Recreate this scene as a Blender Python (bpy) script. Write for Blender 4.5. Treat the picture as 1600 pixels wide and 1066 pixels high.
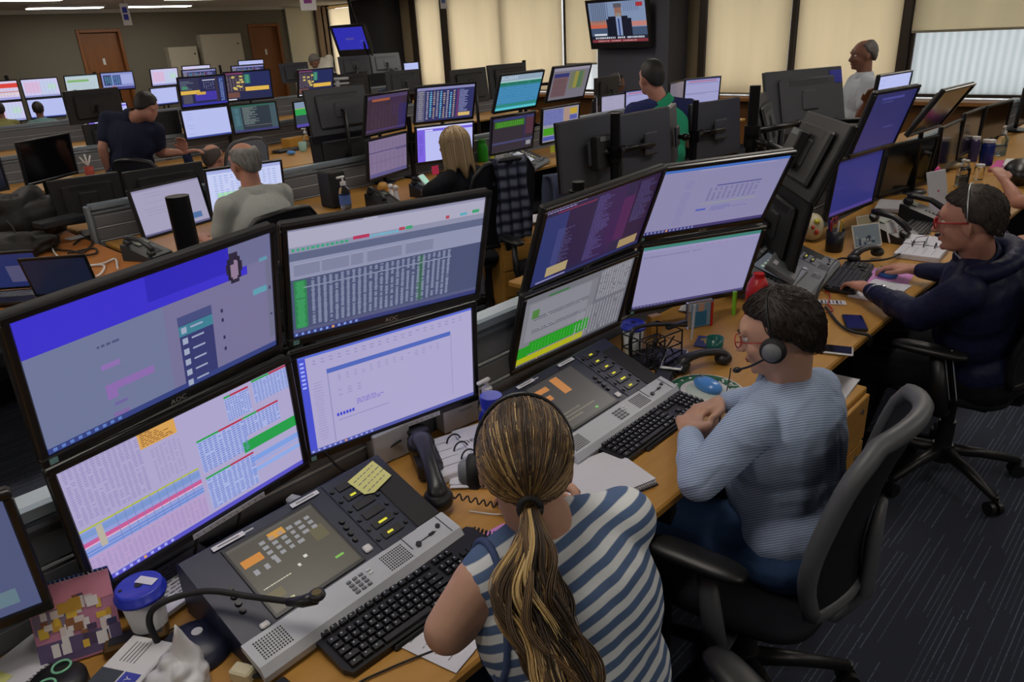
import bpy, bmesh, math, random
from math import sin, cos, pi, radians as R, sqrt
from mathutils import Vector as V, Matrix as M, Euler
from mathutils import noise as mnoise

SC = bpy.context.scene
for _o in list(bpy.data.objects):
    bpy.data.objects.remove(_o)
COL = bpy.data.collections.new('trading_room')
SC.collection.children.link(COL)

# ------------------------------------------------------------------ camera
cam_d = bpy.data.cameras.new('camera')
cam_d.sensor_width = 36.0
cam_d.lens = 1151.18 * 36.0 / 1600.0
cam_d.clip_start = 0.05
cam_d.clip_end = 200
cam = bpy.data.objects.new('camera', cam_d)
COL.objects.link(cam)
cam.matrix_world = M(((0.68568, 0.31287, -0.65723, 0.0),
                      (-0.72616, 0.23162, -0.64733, 0.0),
                      (-0.05030, 0.92112, 0.38601, 1.86),
                      (0, 0, 0, 1)))
SC.camera = cam

# ------------------------------------------------------------------ world, exposure
world = bpy.data.worlds.new('daylight')
SC.world = world
world.use_nodes = True
_bg = world.node_tree.nodes['Background']
_bg.inputs['Color'].default_value = (0.93, 0.96, 1.0, 1)
_bg.inputs['Strength'].default_value = 2.3
SC.view_settings.view_transform = 'Standard'
SC.view_settings.look = 'None'
SC.view_settings.gamma = 1.0
SC.view_settings.use_curve_mapping = False
SC.view_settings.exposure = 0.0
CEIL_LAMP = 15.0          # emission of the ceiling luminaires
SC.cycles.max_bounces = 6
SC.cycles.diffuse_bounces = 3
SC.cycles.glossy_bounces = 3
SC.cycles.transmission_bounces = 5
SC.cycles.transparent_max_bounces = 6
SC.cycles.sample_clamp_indirect = 4.0
rnd = random.Random(7)

# ------------------------------------------------------------------ materials
def s2l(c):
    if isinstance(c, str):
        c = [int(c[i:i + 2], 16) / 255 for i in (0, 2, 4)]
    return tuple((x / 12.92 if x <= 0.04045 else ((x + 0.055) / 1.055) ** 2.4) for x in c[:3])

_mats = {}
def N(nt, t, **k):
    n = nt.nodes.new('ShaderNode' + t)
    for a, b in k.items():
        setattr(n, a, b)
    return n
def math_(nt, op, a, b=None, c=None):
    n = N(nt, 'Math', operation=op)
    for i, x in enumerate((a, b, c)):
        if x is None: continue
        if isinstance(x, (int, float)): n.inputs[i].default_value = x
        else: nt.links.new(x, n.inputs[i])
    return n.outputs[0]
def new_mat(name):
    m = bpy.data.materials.new(name); m.use_nodes = True
    nt = m.node_tree
    return m, nt, nt.nodes['Principled BSDF']
def ramp_mix(nt, fac, ca, cb):
    n = N(nt, 'Mix', data_type='RGBA')
    nt.links.new(fac, n.inputs[0])
    for i, c in ((6, ca), (7, cb)):
        if isinstance(c, tuple): n.inputs[i].default_value = (*c, 1)
        else: nt.links.new(c, n.inputs[i])
    return n.outputs[2]
def mat(name, c, rough=0.5, metal=0.0, spec=0.5, var=0.06, scale=30.0, bump=0.0, bscale=None, trans=0.0, alpha=1.0, coat=0.0, sheen=0.0, sss=0.0):
    """plain surface with a little noise in its tone"""
    if name in _mats: return _mats[name]
    m, nt, b = new_mat(name)
    col = s2l(c)
    tc = N(nt, 'TexCoord'); no = N(nt, 'TexNoise')
    no.inputs['Scale'].default_value = scale; no.inputs['Detail'].default_value = 3
    nt.links.new(tc.outputs['Object'], no.inputs['Vector'])
    lo = tuple(x * (1 - var) for x in col); hi = tuple(min(1, x * (1 + var)) for x in col)
    nt.links.new(ramp_mix(nt, no.outputs['Fac'], lo, hi), b.inputs['Base Color'])
    b.inputs['Roughness'].default_value = rough; b.inputs['Metallic'].default_value = metal
    b.inputs['Specular IOR Level'].default_value = spec
    b.inputs['Transmission Weight'].default_value = trans; b.inputs['Alpha'].default_value = alpha
    b.inputs['Coat Weight'].default_value = coat
    b.inputs['Sheen Weight'].default_value = sheen
    if sss:
        b.inputs['Subsurface Weight'].default_value = sss
        b.inputs['Subsurface Radius'].default_value = (0.01, 0.004, 0.002)
    if bump:
        n2 = N(nt, 'TexNoise'); n2.inputs['Scale'].default_value = bscale or scale; n2.inputs['Detail'].default_value = 4
        nt.links.new(tc.outputs['Object'], n2.inputs['Vector'])
        bp = N(nt, 'Bump'); bp.inputs['Strength'].default_value = bump; bp.inputs['Distance'].default_value = 0.01
        nt.links.new(n2.outputs['Fac'], bp.inputs['Height']); nt.links.new(bp.outputs['Normal'], b.inputs['Normal'])
    _mats[name] = m
    return m
def emit_mat(name, c, strength):
    if name in _mats: return _mats[name]
    m, nt, b = new_mat(name)
    b.inputs['Base Color'].default_value = (*s2l(c), 1)
    b.inputs['Emission Color'].default_value = (*s2l(c), 1); b.inputs['Emission Strength'].default_value = strength
    _mats[name] = m
    return m
def attr_mat(name, emission=True, rough=0.35, k=1.0):
    if name in _mats: return _mats[name]
    m, nt, b = new_mat(name)
    a = N(nt, 'Attribute'); a.attribute_name = 'Col'
    if emission:
        b.inputs['Base Color'].default_value = (0.012, 0.012, 0.014, 1)
        nt.links.new(a.outputs['Color'], b.inputs['Emission Color']); b.inputs['Emission Strength'].default_value = k
        b.inputs['Specular IOR Level'].default_value = 0.35
    else:
        nt.links.new(a.outputs['Color'], b.inputs['Base Color'])
    b.inputs['Roughness'].default_value = rough
    _mats[name] = m
    return m
def wood_mat(name, c1, c2, rough=0.42, axis=0):
    if name in _mats: return _mats[name]
    m, nt, b = new_mat(name)
    tc = N(nt, 'TexCoord'); mp = N(nt, 'Mapping'); no = N(nt, 'TexNoise')
    sc = [14, 14, 14]; sc[axis] = 1.2
    mp.inputs['Scale'].default_value = sc
    nt.links.new(tc.outputs['Object'], mp.inputs['Vector']); nt.links.new(mp.outputs['Vector'], no.inputs['Vector'])
    no.inputs['Scale'].default_value = 2.2; no.inputs['Detail'].default_value = 6; no.inputs['Distortion'].default_value = 0.6
    nt.links.new(ramp_mix(nt, no.outputs['Fac'], s2l(c1), s2l(c2)), b.inputs['Base Color'])
    b.inputs['Roughness'].default_value = rough
    _mats[name] = m
    return m
def stripe_mat(name, ca, cb, d, period, duty=0.5, soft=0.12, rough=0.85, wob=0.0, second=None, wrinkle=0.25, wscale=9, off=0.0, xamp=0.0):
    """woven stripes across direction d (object space)"""
    m, nt, b = new_mat(name)
    tc = N(nt, 'TexCoord')
    def band(dv, per, du):
        dt = N(nt, 'VectorMath', operation='DOT_PRODUCT')
        nt.links.new(tc.outputs['Object'], dt.inputs[0]); dt.inputs[1].default_value = V(dv).normalized()
        v = dt.outputs['Value']
        if wob:
            no = N(nt, 'TexNoise'); no.inputs['Scale'].default_value = 5
            nt.links.new(tc.outputs['Object'], no.inputs['Vector'])
            v = math_(nt, 'ADD', v, math_(nt, 'MULTIPLY', math_(nt, 'SUBTRACT', no.outputs['Fac'], 0.5), wob))
        fr = math_(nt, 'FRACT', math_(nt, 'ADD', math_(nt, 'MULTIPLY', v, 1 / per), 50 + off))
        tri = math_(nt, 'ABSOLUTE', math_(nt, 'SUBTRACT', fr, 0.5))
        mr = N(nt, 'MapRange'); nt.links.new(tri, mr.inputs[0])
        mr.inputs[1].default_value = du / 2 - soft / 2; mr.inputs[2].default_value = du / 2 + soft / 2
        return mr.outputs[0]
    f = band(d, period, duty)
    c = ramp_mix(nt, f, s2l(cb), s2l(ca))
    if second:
        f2 = band(second[0], second[1], second[2])
        n = N(nt, 'Mix', data_type='RGBA', blend_type='MULTIPLY'); n.inputs[0].default_value = 1
        nt.links.new(c, n.inputs[6]); nt.links.new(ramp_mix(nt, f2, s2l(second[3]), (1.0, 1.0, 1.0)), n.inputs[7]); c = n.outputs[2]
    nt.links.new(c, b.inputs['Base Color']); b.inputs['Roughness'].default_value = rough
    b.inputs['Specular IOR Level'].default_value = 0.2
    if wrinkle:
        n2 = N(nt, 'TexNoise'); n2.inputs['Scale'].default_value = wscale; n2.inputs['Detail'].default_value = 3; n2.inputs['Distortion'].default_value = 1.2
        nt.links.new(tc.outputs['Object'], n2.inputs['Vector'])
        bp = N(nt, 'Bump'); bp.inputs['Strength'].default_value = wrinkle; bp.inputs['Distance'].default_value = 0.03
        nt.links.new(n2.outputs['Fac'], bp.inputs['Height']); nt.links.new(bp.outputs['Normal'], b.inputs['Normal'])
    _mats[name] = m
    return m
def cloth(name, c, wrinkle=0.35, rough=0.9, wscale=8, sheen=0.0, var=0.08):
    if name in _mats: return _mats[name]
    m = mat(name, c, rough=rough, spec=0.2, var=var, scale=60, bump=wrinkle, bscale=wscale, sheen=sheen)
    for n in m.node_tree.nodes:
        if n.bl_idname == 'ShaderNodeBump': n.inputs['Distance'].default_value = 0.035
    return m

# carpet: dark, with short pale dashes running along the rows
def carpet():
    m, nt, b = new_mat('carpet')
    tc = N(nt, 'TexCoord'); sp = N(nt, 'SeparateXYZ'); nt.links.new(tc.outputs['Object'], sp.inputs[0])
    X, Y = sp.outputs[0], sp.outputs[1]
    P = 0.0165
    row = math_(nt, 'FLOOR', math_(nt, 'DIVIDE', Y, P))
    fy = math_(nt, 'FRACT', math_(nt, 'DIVIDE', Y, P))
    w1 = N(nt, 'TexWhiteNoise', noise_dimensions='1D'); nt.links.new(row, w1.inputs['W'])
    seg = math_(nt, 'FLOOR', math_(nt, 'ADD', math_(nt, 'MULTIPLY', X, 4.2), math_(nt, 'MULTIPLY', w1.outputs['Value'], 9.7)))
    cv = N(nt, 'CombineXYZ'); nt.links.new(row, cv.inputs[0]); nt.links.new(seg, cv.inputs[1])
    w2 = N(nt, 'TexWhiteNoise', noise_dimensions='2D'); nt.links.new(cv.outputs[0], w2.inputs['Vector'])
    on = math_(nt, 'GREATER_THAN', w2.outputs['Value'], 0.38)
    thin = math_(nt, 'LESS_THAN', math_(nt, 'ABSOLUTE', math_(nt, 'SUBTRACT', fy, 0.5)), 0.10)
    no = N(nt, 'TexNoise'); no.inputs['Scale'].default_value = 220; no.inputs['Detail'].default_value = 2
    nt.links.new(tc.outputs['Object'], no.inputs['Vector'])
    gap = math_(nt, 'GREATER_THAN', no.outputs['Fac'], 0.44)
    f = math_(nt, 'MULTIPLY', math_(nt, 'MULTIPLY', on, thin), math_(nt, 'MULTIPLY', gap, math_(nt, 'MULTIPLY', w2.outputs['Value'], 0.8)))
    n3 = N(nt, 'TexNoise'); n3.inputs['Scale'].default_value = 420; nt.links.new(tc.outputs['Object'], n3.inputs['Vector'])
    base = ramp_mix(nt, n3.outputs['Fac'], s2l('23262f'), s2l('474b59'))
    n4 = N(nt, 'TexNoise'); n4.inputs['Scale'].default_value = 2.5; nt.links.new(tc.outputs['Object'], n4.inputs['Vector'])
    base2 = N(nt, 'Mix', data_type='RGBA', blend_type='MULTIPLY'); base2.inputs[0].default_value = 0.5
    nt.links.new(base, base2.inputs[6]); nt.links.new(n4.outputs['Color'], base2.inputs[7])
    nt.links.new(ramp_mix(nt, f, base, s2l('737c8c')), b.inputs['Base Color'])
    b.inputs['Roughness'].default_value = 0.95; b.inputs['Specular IOR Level'].default_value = 0.1
    return m

# ------------------------------------------------------------------ mesh builder
class MB:
    def __init__(s):
        s.v = []; s.f = []; s.m = []; s.sm = []; s.c = []
    def add(s, vs, fs, mi=0, T=None, smooth=False, col=None):
        o = len(s.v)
        s.v += [(T @ V(p)) if T is not None else V(p) for p in vs]
        for f in fs:
            s.f.append([i + o for i in f]); s.m.append(mi); s.sm.append(smooth); s.c.append(col)
        return s
    def box(s, c, d, mi=0, T=None, ch=0.0, rz=0.0, col=None):
        x, y, z = (a / 2 for a in d); h = min(ch, x * .95, y * .95, z * .95)
        TT = M.Translation(V(c)) @ M.Rotation(rz, 4, 'Z')
        if T is not None: TT = T @ TT
        if h <= 0:
            vs = [(i, j, k) for i in (-x, x) for j in (-y, y) for k in (-z, z)]
            return s.add(vs, [(0, 1, 3, 2), (4, 6, 7, 5), (0, 4, 5, 1), (2, 3, 7, 6), (0, 2, 6, 4), (1, 5, 7, 3)], mi, TT, col=col)
        vs = []; idx = {}
        for i in (-1, 1):
            for j in (-1, 1):
                for k in (-1, 1):
                    for a, p in enumerate(((i * x, j * (y - h), k * (z - h)), (i * (x - h), j * y, k * (z - h)), (i * (x - h), j * (y - h), k * z))):
                        idx[(i, j, k, a)] = len(vs); vs.append(p)
        fs = []
        for i in (-1, 1):
            q = [(i, -1, -1, 0), (i, 1, -1, 0), (i, 1, 1, 0), (i, -1, 1, 0)]; fs.append([idx[t] for t in (q if i > 0 else q[::-1])])
            q = [(-1, i, -1, 1), (-1, i, 1, 1), (1, i, 1, 1), (1, i, -1, 1)]; fs.append([idx[t] for t in (q if i > 0 else q[::-1])])
            q = [(-1, -1, i, 2), (1, -1, i, 2), (1, 1, i, 2), (-1, 1, i, 2)]; fs.append([idx[t] for t in (q if i > 0 else q[::-1])])
        for i in (-1, 1):
            for j in (-1, 1):
                fs.append([idx[(i, j, -1, 0)], idx[(i, j, 1, 0)], idx[(i, j, 1, 1)], idx[(i, j, -1, 1)]])
                fs.append([idx[(i, -1, j, 0)], idx[(i, 1, j, 0)], idx[(i, 1, j, 2)], idx[(i, -1, j, 2)]])
                fs.append([idx[(-1, i, j, 1)], idx[(1, i, j, 1)], idx[(1, i, j, 2)], idx[(-1, i, j, 2)]])
                for k in (-1, 1): fs.append([idx[(i, j, k, 0)], idx[(i, j, k, 1)], idx[(i, j, k, 2)]])
        return s.add(vs, fs, mi, TT, col=col)
    def quad(s, a, b, c, d, mi=0, T=None, col=None):
        return s.add([a, b, c, d], [(0, 1, 2, 3)], mi, T, col=col)
    def lathe(s, prof, seg=24, mi=0, T=None, smooth=True, cap=True):
        vs = []; fs = []
        for r, z in prof:
            for k in range(seg):
                a = 2 * pi * k / seg; vs.append((r * cos(a), r * sin(a), z))
        for i in range(len(prof) - 1):
            for k in range(seg):
                k2 = (k + 1) % seg
                fs.append((i * seg + k, i * seg + k2, (i + 1) * seg + k2, (i + 1) * seg + k))
        s.add(vs, fs, mi, T, smooth)
        if cap:
            if prof[0][0] > 1e-5: s.add(vs[:seg], [tuple(range(seg))[::-1]], mi, T)
            if prof[-1][0] > 1e-5: s.add(vs[-seg:], [tuple(range(seg))], mi, T)
        return s
    def cyl(s, a, b, r0, r1=None, seg=16, mi=0, T=None, smooth=True):
        a = V(a); b = V(b); d = b - a; q = d.to_track_quat('Z', 'Y').to_matrix().to_4x4()
        TT = M.Translation(a) @ q
        if T is not None: TT = T @ TT
        return s.lathe([(r0, 0), (r1 if r1 is not None else r0, d.length)], seg, mi, TT, smooth)
    def tube(s, pts, r, seg=8, mi=0, T=None, col=None, flat=1.0):
        pts = [V(p) for p in pts]; n = len(pts); vs = []; fs = []
        t = (pts[1] - pts[0]).normalized(); up = V((0, 0, 1)) if abs(t.z) < .9 else V((1, 0, 0))
        nx = t.cross(up).normalized()
        for i, p in enumerate(pts):
            t = ((pts[i + 1] if i < n - 1 else pts[i]) - (pts[i - 1] if i else pts[i])).normalized()
            nx = (nx - t * nx.dot(t)).normalized(); ny = t.cross(nx)
            rr = r[i] if isinstance(r, (list, tuple)) else r
            for k in range(seg):
                a = 2 * pi * k / seg; vs.append(p + nx * rr * cos(a) + ny * rr * flat * sin(a))
        for i in range(n - 1):
            for k in range(seg):
                k2 = (k + 1) % seg; fs.append((i * seg + k, i * seg + k2, (i + 1) * seg + k2, (i + 1) * seg + k))
        fs.append(tuple(range(seg))[::-1]); fs.append(tuple(range((n - 1) * seg, n * seg)))
        return s.add(vs, fs, mi, T, True, col=col)
    def ball(s, c, r, mi=0, T=None, seg=16, rings=10, rot=None, fn=None, smooth=True):
        if not isinstance(r, (tuple, list)): r = (r, r, r)
        vs = [(0, 0, -1)]
        for i in range(1, rings):
            a = -pi / 2 + pi * i / rings
            for k in range(seg): b = 2 * pi * k / seg; vs.append((cos(a) * cos(b), cos(a) * sin(b), sin(a)))
        vs.append((0, 0, 1)); fs = []
        for k in range(seg):
            k2 = (k + 1) % seg; fs.append((0, 1 + k2, 1 + k)); L = 1 + (rings - 2) * seg; fs.append((L + k, L + k2, len(vs) - 1))
        for i in range(rings - 2):
            for k in range(seg):
                k2 = (k + 1) % seg; o = 1 + i * seg; fs.append((o + k, o + k2, o + seg + k2, o + seg + k))
        if fn:
            k_ = [fn(V(p)) for p in vs]
            vs = [V(p) * q if not isinstance(q, V) else V((p[0] * q.x, p[1] * q.y, p[2] * q.z)) for p, q in zip(vs, k_)]
        TT = M.Translation(V(c)) @ (rot.to_4x4() if rot else M.Identity(4)) @ M.Diagonal((*r, 1))
        if T is not None: TT = T @ TT
        return s.add(vs, fs, mi, TT, smooth)
    def prism(s, outline, z0, z1, mi=0, T=None):
        n = len(outline)
        vs = [(x, y, z0) for x, y in outline] + [(x, y, z1) for x, y in outline]
        fs = [tuple(range(n))[::-1], tuple(range(n, 2 * n))] + [(i, (i + 1) % n, n + (i + 1) % n, n + i) for i in range(n)]
        return s.add(vs, fs, mi, T)
    def build(s, name, mats, parent=None, loc=(0, 0, 0)):
        me = bpy.data.meshes.new(name)
        me.from_pydata([tuple(p) for p in s.v], [], s.f)
        if not isinstance(mats, (list, tuple)): mats = [mats]
        for m in mats: me.materials.append(m)
        me.polygons.foreach_set('material_index', s.m)
        me.polygons.foreach_set('use_smooth', s.sm)
        if any(c is not None for c in s.c):
            ca = me.color_attributes.new('Col', 'FLOAT_COLOR', 'CORNER'); buf = []
            for f, c in zip(s.f, s.c): buf += list((*(c or (0, 0, 0)), 1.0)) * len(f)
            ca.data.foreach_set('color', buf)
        me.update()
        o = bpy.data.objects.new(name, me); COL.objects.link(o); o.location = loc
        if parent: o.parent = parent
        return o

def tag(o, label=None, cat=None, group=None, kind=None):
    if label: o['label'] = label
    if cat: o['category'] = cat
    if group: o['group'] = group
    if kind: o['kind'] = kind
    return o
def thing(name, label, cat, loc=(0, 0, 0), rz=0.0, group=None, mtx=None):
    o = bpy.data.objects.new(name, None); COL.objects.link(o); o.empty_display_size = .05
    if mtx is not None: o.matrix_world = mtx
    else: o.location = loc; o.rotation_euler = (0, 0, rz)
    return tag(o, label, cat, group)
def part(o, name, mb, mats, label=None):
    p = mb.build(name, mats, o)
    if label: p['label'] = label
    return p
def single(name, label, cat, mb, mats, loc=(0, 0, 0), rz=0.0, group=None, mtx=None):
    o = mb.build(name, mats)
    if mtx is not None: o.matrix_world = mtx
    else: o.location = loc; o.rotation_euler = (0, 0, rz)
    return tag(o, label, cat, group)
def struct(name, mb, mats):
    o = mb.build(name, mats); o['kind'] = 'structure'; return o
def kids(o): return [c for c in COL.objects if c.parent == o]
def copy_tree(o, parent=None):
    c = o.copy(); COL.objects.link(c)
    if parent is not None: c.parent = parent
    for ch in kids(o): copy_tree(ch, c)
    return c
def lettering(s, size, m, parent, T, name='lettering', align='CENTER', depth=0.0):
    cu = bpy.data.curves.new('t', 'FONT'); cu.body = s; cu.size = size; cu.align_x = align; cu.align_y = 'CENTER'
    cu.extrude = depth; cu.resolution_u = 3
    to = bpy.data.objects.new('t', cu); SC.collection.objects.link(to)
    dg = bpy.context.evaluated_depsgraph_get(); dg.update()
    me = bpy.data.meshes.new_from_object(to.evaluated_get(dg)); bpy.data.objects.remove(to); bpy.data.curves.remove(cu)
    me.transform(T); me.materials.clear(); me.materials.append(m)
    o = bpy.data.objects.new(name, me); COL.objects.link(o); o.parent = parent
    return o
FRONT = M.Rotation(pi / 2, 4, 'X')     # text plane XY -> XZ, read from -Y

def smooth_path(pts, n=6):
    """Catmull-Rom through the points"""
    P = [V(p) for p in pts]; P = [P[0] * 2 - P[1]] + P + [P[-1] * 2 - P[-2]]; out = []
    for i in range(1, len(P) - 2):
        a, b, c, d = P[i - 1:i + 3]
        for k in range(n):
            t = k / n
            out.append(.5 * ((2 * b) + (c - a) * t + (2 * a - 5 * b + 4 * c - d) * t * t + (3 * b - a - 3 * c + d) * t ** 3))
    out.append(P[-2]); return out
def cable(name, label, pts, r, m, group=None, cat='cable', n=7):
    return single(name, label, cat, MB().tube(smooth_path(pts, n), r, 7), m, group=group)

def remesh(name, mb, voxel, m, parent, it=6, fac=0.5):
    me = bpy.data.meshes.new('tmp'); me.from_pydata([tuple(p) for p in mb.v], [], mb.f)
    to = bpy.data.objects.new('tmp', me); SC.collection.objects.link(to)
    md = to.modifiers.new('r', 'REMESH'); md.mode = 'VOXEL'; md.voxel_size = voxel; md.use_smooth_shade = True
    if it:
        ms = to.modifiers.new('s', 'SMOOTH'); ms.factor = fac; ms.iterations = it
    dg = bpy.context.evaluated_depsgraph_get(); dg.update()
    res = bpy.data.meshes.new_from_object(to.evaluated_get(dg)); bpy.data.objects.remove(to); bpy.data.meshes.remove(me)
    res.name = name; res.materials.clear(); res.materials.append(m)
    for p in res.polygons: p.use_smooth = True
    o = bpy.data.objects.new(name, res); COL.objects.link(o)
    if parent: o.parent = parent
    return o
# ------------------------------------------------------------------ palette
m_black = mat('black_plastic', '1b1b1e', .38, var=.1)
m_blackmat = mat('matt_black', '141416', .65)
m_back = mat('monitor_back', '242427', .5, var=.08, bump=.05, bscale=300)
m_backg = mat('grey_monitor_back', '3c3e45', .45, var=.05)
m_bezel = mat('bezel', '1a191b', .3, spec=.5)
m_offscreen = mat('switched_off_panel', '0c0b0c', .12, spec=.6, var=.02)
m_metal = mat('brushed_steel', 'b9bcc0', .3, metal=1.0)
m_dmetal = mat('dark_metal', '2a2a2d', .35, metal=.8)
m_silver = mat('silver_plastic', 'b6bac2', .38, var=.03)
m_navy = mat('console_navy', '1c2239', .42, var=.05, bump=.06, bscale=500)
m_white = mat('white_plastic', 'd6d6d8', .4, var=.02)
m_paper = mat('paper', 'cfcfd8', .8, var=.03)
m_grey = mat('grey_plastic', '6c7076', .5)
m_blue = mat('blue_plastic', '2434b4', .35)
m_mouse = mat('sky_blue_plastic', '4c8bd4', .3, coat=.3)
m_pink = mat('pink_card', 'c886c8', .7)
m_red = mat('red_plastic', 'b01418', .35)
m_yellow = mat('yellow_note', 'd8d88c', .8)
m_lime = mat('lime_note', 'c6d638', .8)
m_ink = mat('ink', '22222c', .7)
m_rubber = mat('rubber', '18181a', .7)
m_glass = mat('clear_plastic', 'eef2f4', .06, trans=1.0, var=0)
m_wood = wood_mat('desk_wood', 'a5762f', 'bf9047', .4, 0)
m_woodr = wood_mat('orange_desk_wood', 'a5652c', 'bf7c40', .4, 0)
m_woodsill = wood_mat('sill_wood', '7c4f22', '98662e', .4, 1)
m_door = wood_mat('door_wood', '6e4018', '85501f', .45, 2)
m_cab = mat('cabinet_enamel', 'a8a291', .45, var=.02)
m_wall = mat('painted_wall', '6a665a', .9, var=.02)
m_ceil = mat('ceiling_tile', 'c4c2bc', .95, var=.02)
m_col = mat('column_paint', '4a4a54', .8, var=.03)
m_coldark = mat('dark_column_paint', '2b2b30', .8, var=.03)
m_tan = mat('tan_panel', '8f8064', .85, var=.03)
m_mull = mat('bronze_mullion', '3a3026', .45, metal=.3)
m_rail = mat('anodised_rail', '8795a2', .35, metal=.4, var=.03)
m_slat = mat('partition_slat', '64676d', .55, var=.04)
m_groove = mat('slat_edge', 'b4b8bc', .4)
m_chair = cloth('chair_fabric', '1b1c22', .12, wscale=80)
m_chairgrey = mat('chair_frame_grey', '585a5e', .45)
m_chairblk = mat('chair_black', '19191b', .42)
m_screen = attr_mat('screen_light', True, .3)
m_print = attr_mat('printed', False, .75)
m_chrome = mat('chrome', 'd8dade', .12, metal=1.0)

def translucent(name, c, amt=.6):
    m, nt, b = new_mat(name)
    tc = N(nt, 'TexCoord'); mp = N(nt, 'Mapping'); mp.inputs['Scale'].default_value = (1, 2.2, .25)
    no = N(nt, 'TexNoise'); no.inputs['Scale'].default_value = 1.3; no.inputs['Detail'].default_value = 2
    nt.links.new(tc.outputs['Object'], mp.inputs[0]); nt.links.new(mp.outputs[0], no.inputs['Vector'])
    col = s2l(c); cc = ramp_mix(nt, no.outputs['Fac'], tuple(x * .82 for x in col), tuple(min(1, x * 1.12) for x in col))
    d = N(nt, 'BsdfDiffuse'); t = N(nt, 'BsdfTranslucent'); mx = N(nt, 'MixShader'); mx.inputs[0].default_value = amt
    nt.links.new(cc, d.inputs[0]); nt.links.new(cc, t.inputs[0])
    nt.links.new(d.outputs[0], mx.inputs[1]); nt.links.new(t.outputs[0], mx.inputs[2])
    nt.links.new(mx.outputs[0], nt.nodes['Material Output'].inputs[0])
    nt.nodes.remove(b)
    return m
m_blind = translucent('blind_fabric', 'eed6ac', .72)
def ribbed_film():
    m = translucent('frosted_film', 'd0d4d4', .9); nt = m.node_tree
    wv = N(nt, 'TexWave'); wv.bands_direction = 'Y'; wv.inputs['Scale'].default_value = 3.4; wv.inputs['Distortion'].default_value = .6
    tc = N(nt, 'TexCoord'); nt.links.new(tc.outputs['Object'], wv.inputs['Vector'])
    c = ramp_mix(nt, wv.outputs['Fac'], s2l('dce0e0'), s2l('eceeee'))
    for n in nt.nodes:
        if n.bl_idname in ('ShaderNodeBsdfDiffuse', 'ShaderNodeBsdfTranslucent'): nt.links.new(c, n.inputs[0])
    return m
m_frost = ribbed_film()

def thin_pane():
    m, nt, b = new_mat('thin_window_pane'); t = N(nt, 'BsdfTransparent'); g = N(nt, 'BsdfGlossy'); mx = N(nt, 'MixShader')
    g.inputs['Roughness'].default_value = .02; mx.inputs[0].default_value = .06
    nt.links.new(t.outputs[0], mx.inputs[1]); nt.links.new(g.outputs[0], mx.inputs[2]); nt.links.new(mx.outputs[0], nt.nodes['Material Output'].inputs[0]); nt.nodes.remove(b)
    return m
m_pane = thin_pane()
# ------------------------------------------------------------------ the room
CEIL = 2.69; WX = 11.3; WY = 16.8
struct('floor', MB().quad((-4, -3.5, 0), (WX + .3, -3.5, 0), (WX + .3, WY, 0), (-4, WY, 0)), carpet())
struct('ceiling', MB().box((3.75, 6.65, CEIL + .05), (15.9, 20.5, .1)), m_ceil)
def wall_with_doors():
    mb = MB(); T = 2.33
    xs = [-4, 5.46, 6.30, 9.08, 9.88, WX + .2]
    for a, b in ((0, 1), (2, 3), (4, 5)):
        mb.box(((xs[a] + xs[b]) / 2, WY + .1, CEIL / 2), (xs[b] - xs[a], .2, CEIL))
    for a, b in ((1, 2), (3, 4)):
        mb.box(((xs[a] + xs[b]) / 2, WY + .1, (T + CEIL) / 2), (xs[b] - xs[a], .2, CEIL - T))
    struct('wall_left', mb, m_wall)
wall_with_doors()
struct('wall_back', MB().box((-4.1, 6.65, CEIL / 2), (.2, 20.5, CEIL)), m_wall)
struct('wall_right', MB().box((3.75, -3.6, CEIL / 2), (15.9, .2, CEIL)), m_wall)
for i, (x0, x1) in enumerate(((5.46, 6.30), (9.08, 9.88)), 1):
    d = struct('door_%d' % i, MB().box(((x0 + x1) / 2, WY + .09, 1.14), (x1 - x0 - .12, .05, 2.26), ch=.004), m_door)
    f = MB()
    for x in (x0 + .03, x1 - .03): f.box((x, WY + .05, 1.165), (.06, .16, 2.33), ch=.005)
    f.box(((x0 + x1) / 2, WY + .05, 2.30), (x1 - x0 - .12, .16, .06), ch=.005)
    f.build('door_frame', m_door, d)
    MB().box(((x0 + x1) / 2, WY + .06, 1.73), (.05, .006, .12), ch=.002).build('door_sign', m_white, d)
    MB().cyl((x0 + .14, WY + .065, 1.02), (x0 + .14, WY + .01, 1.02), .012).box((x0 + .19, WY + .005, 1.02), (.12, .02, .02), ch=.005).build('door_handle', m_metal, d)
struct('trim_1', MB().box((3.6, WY - .012, CEIL - .035), (15, .024, .07)), m_ceil)
struct('baseboard_left', MB().box((.7, WY - .01, .05), (9.4, .02, .1)), m_woodsill)

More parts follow.
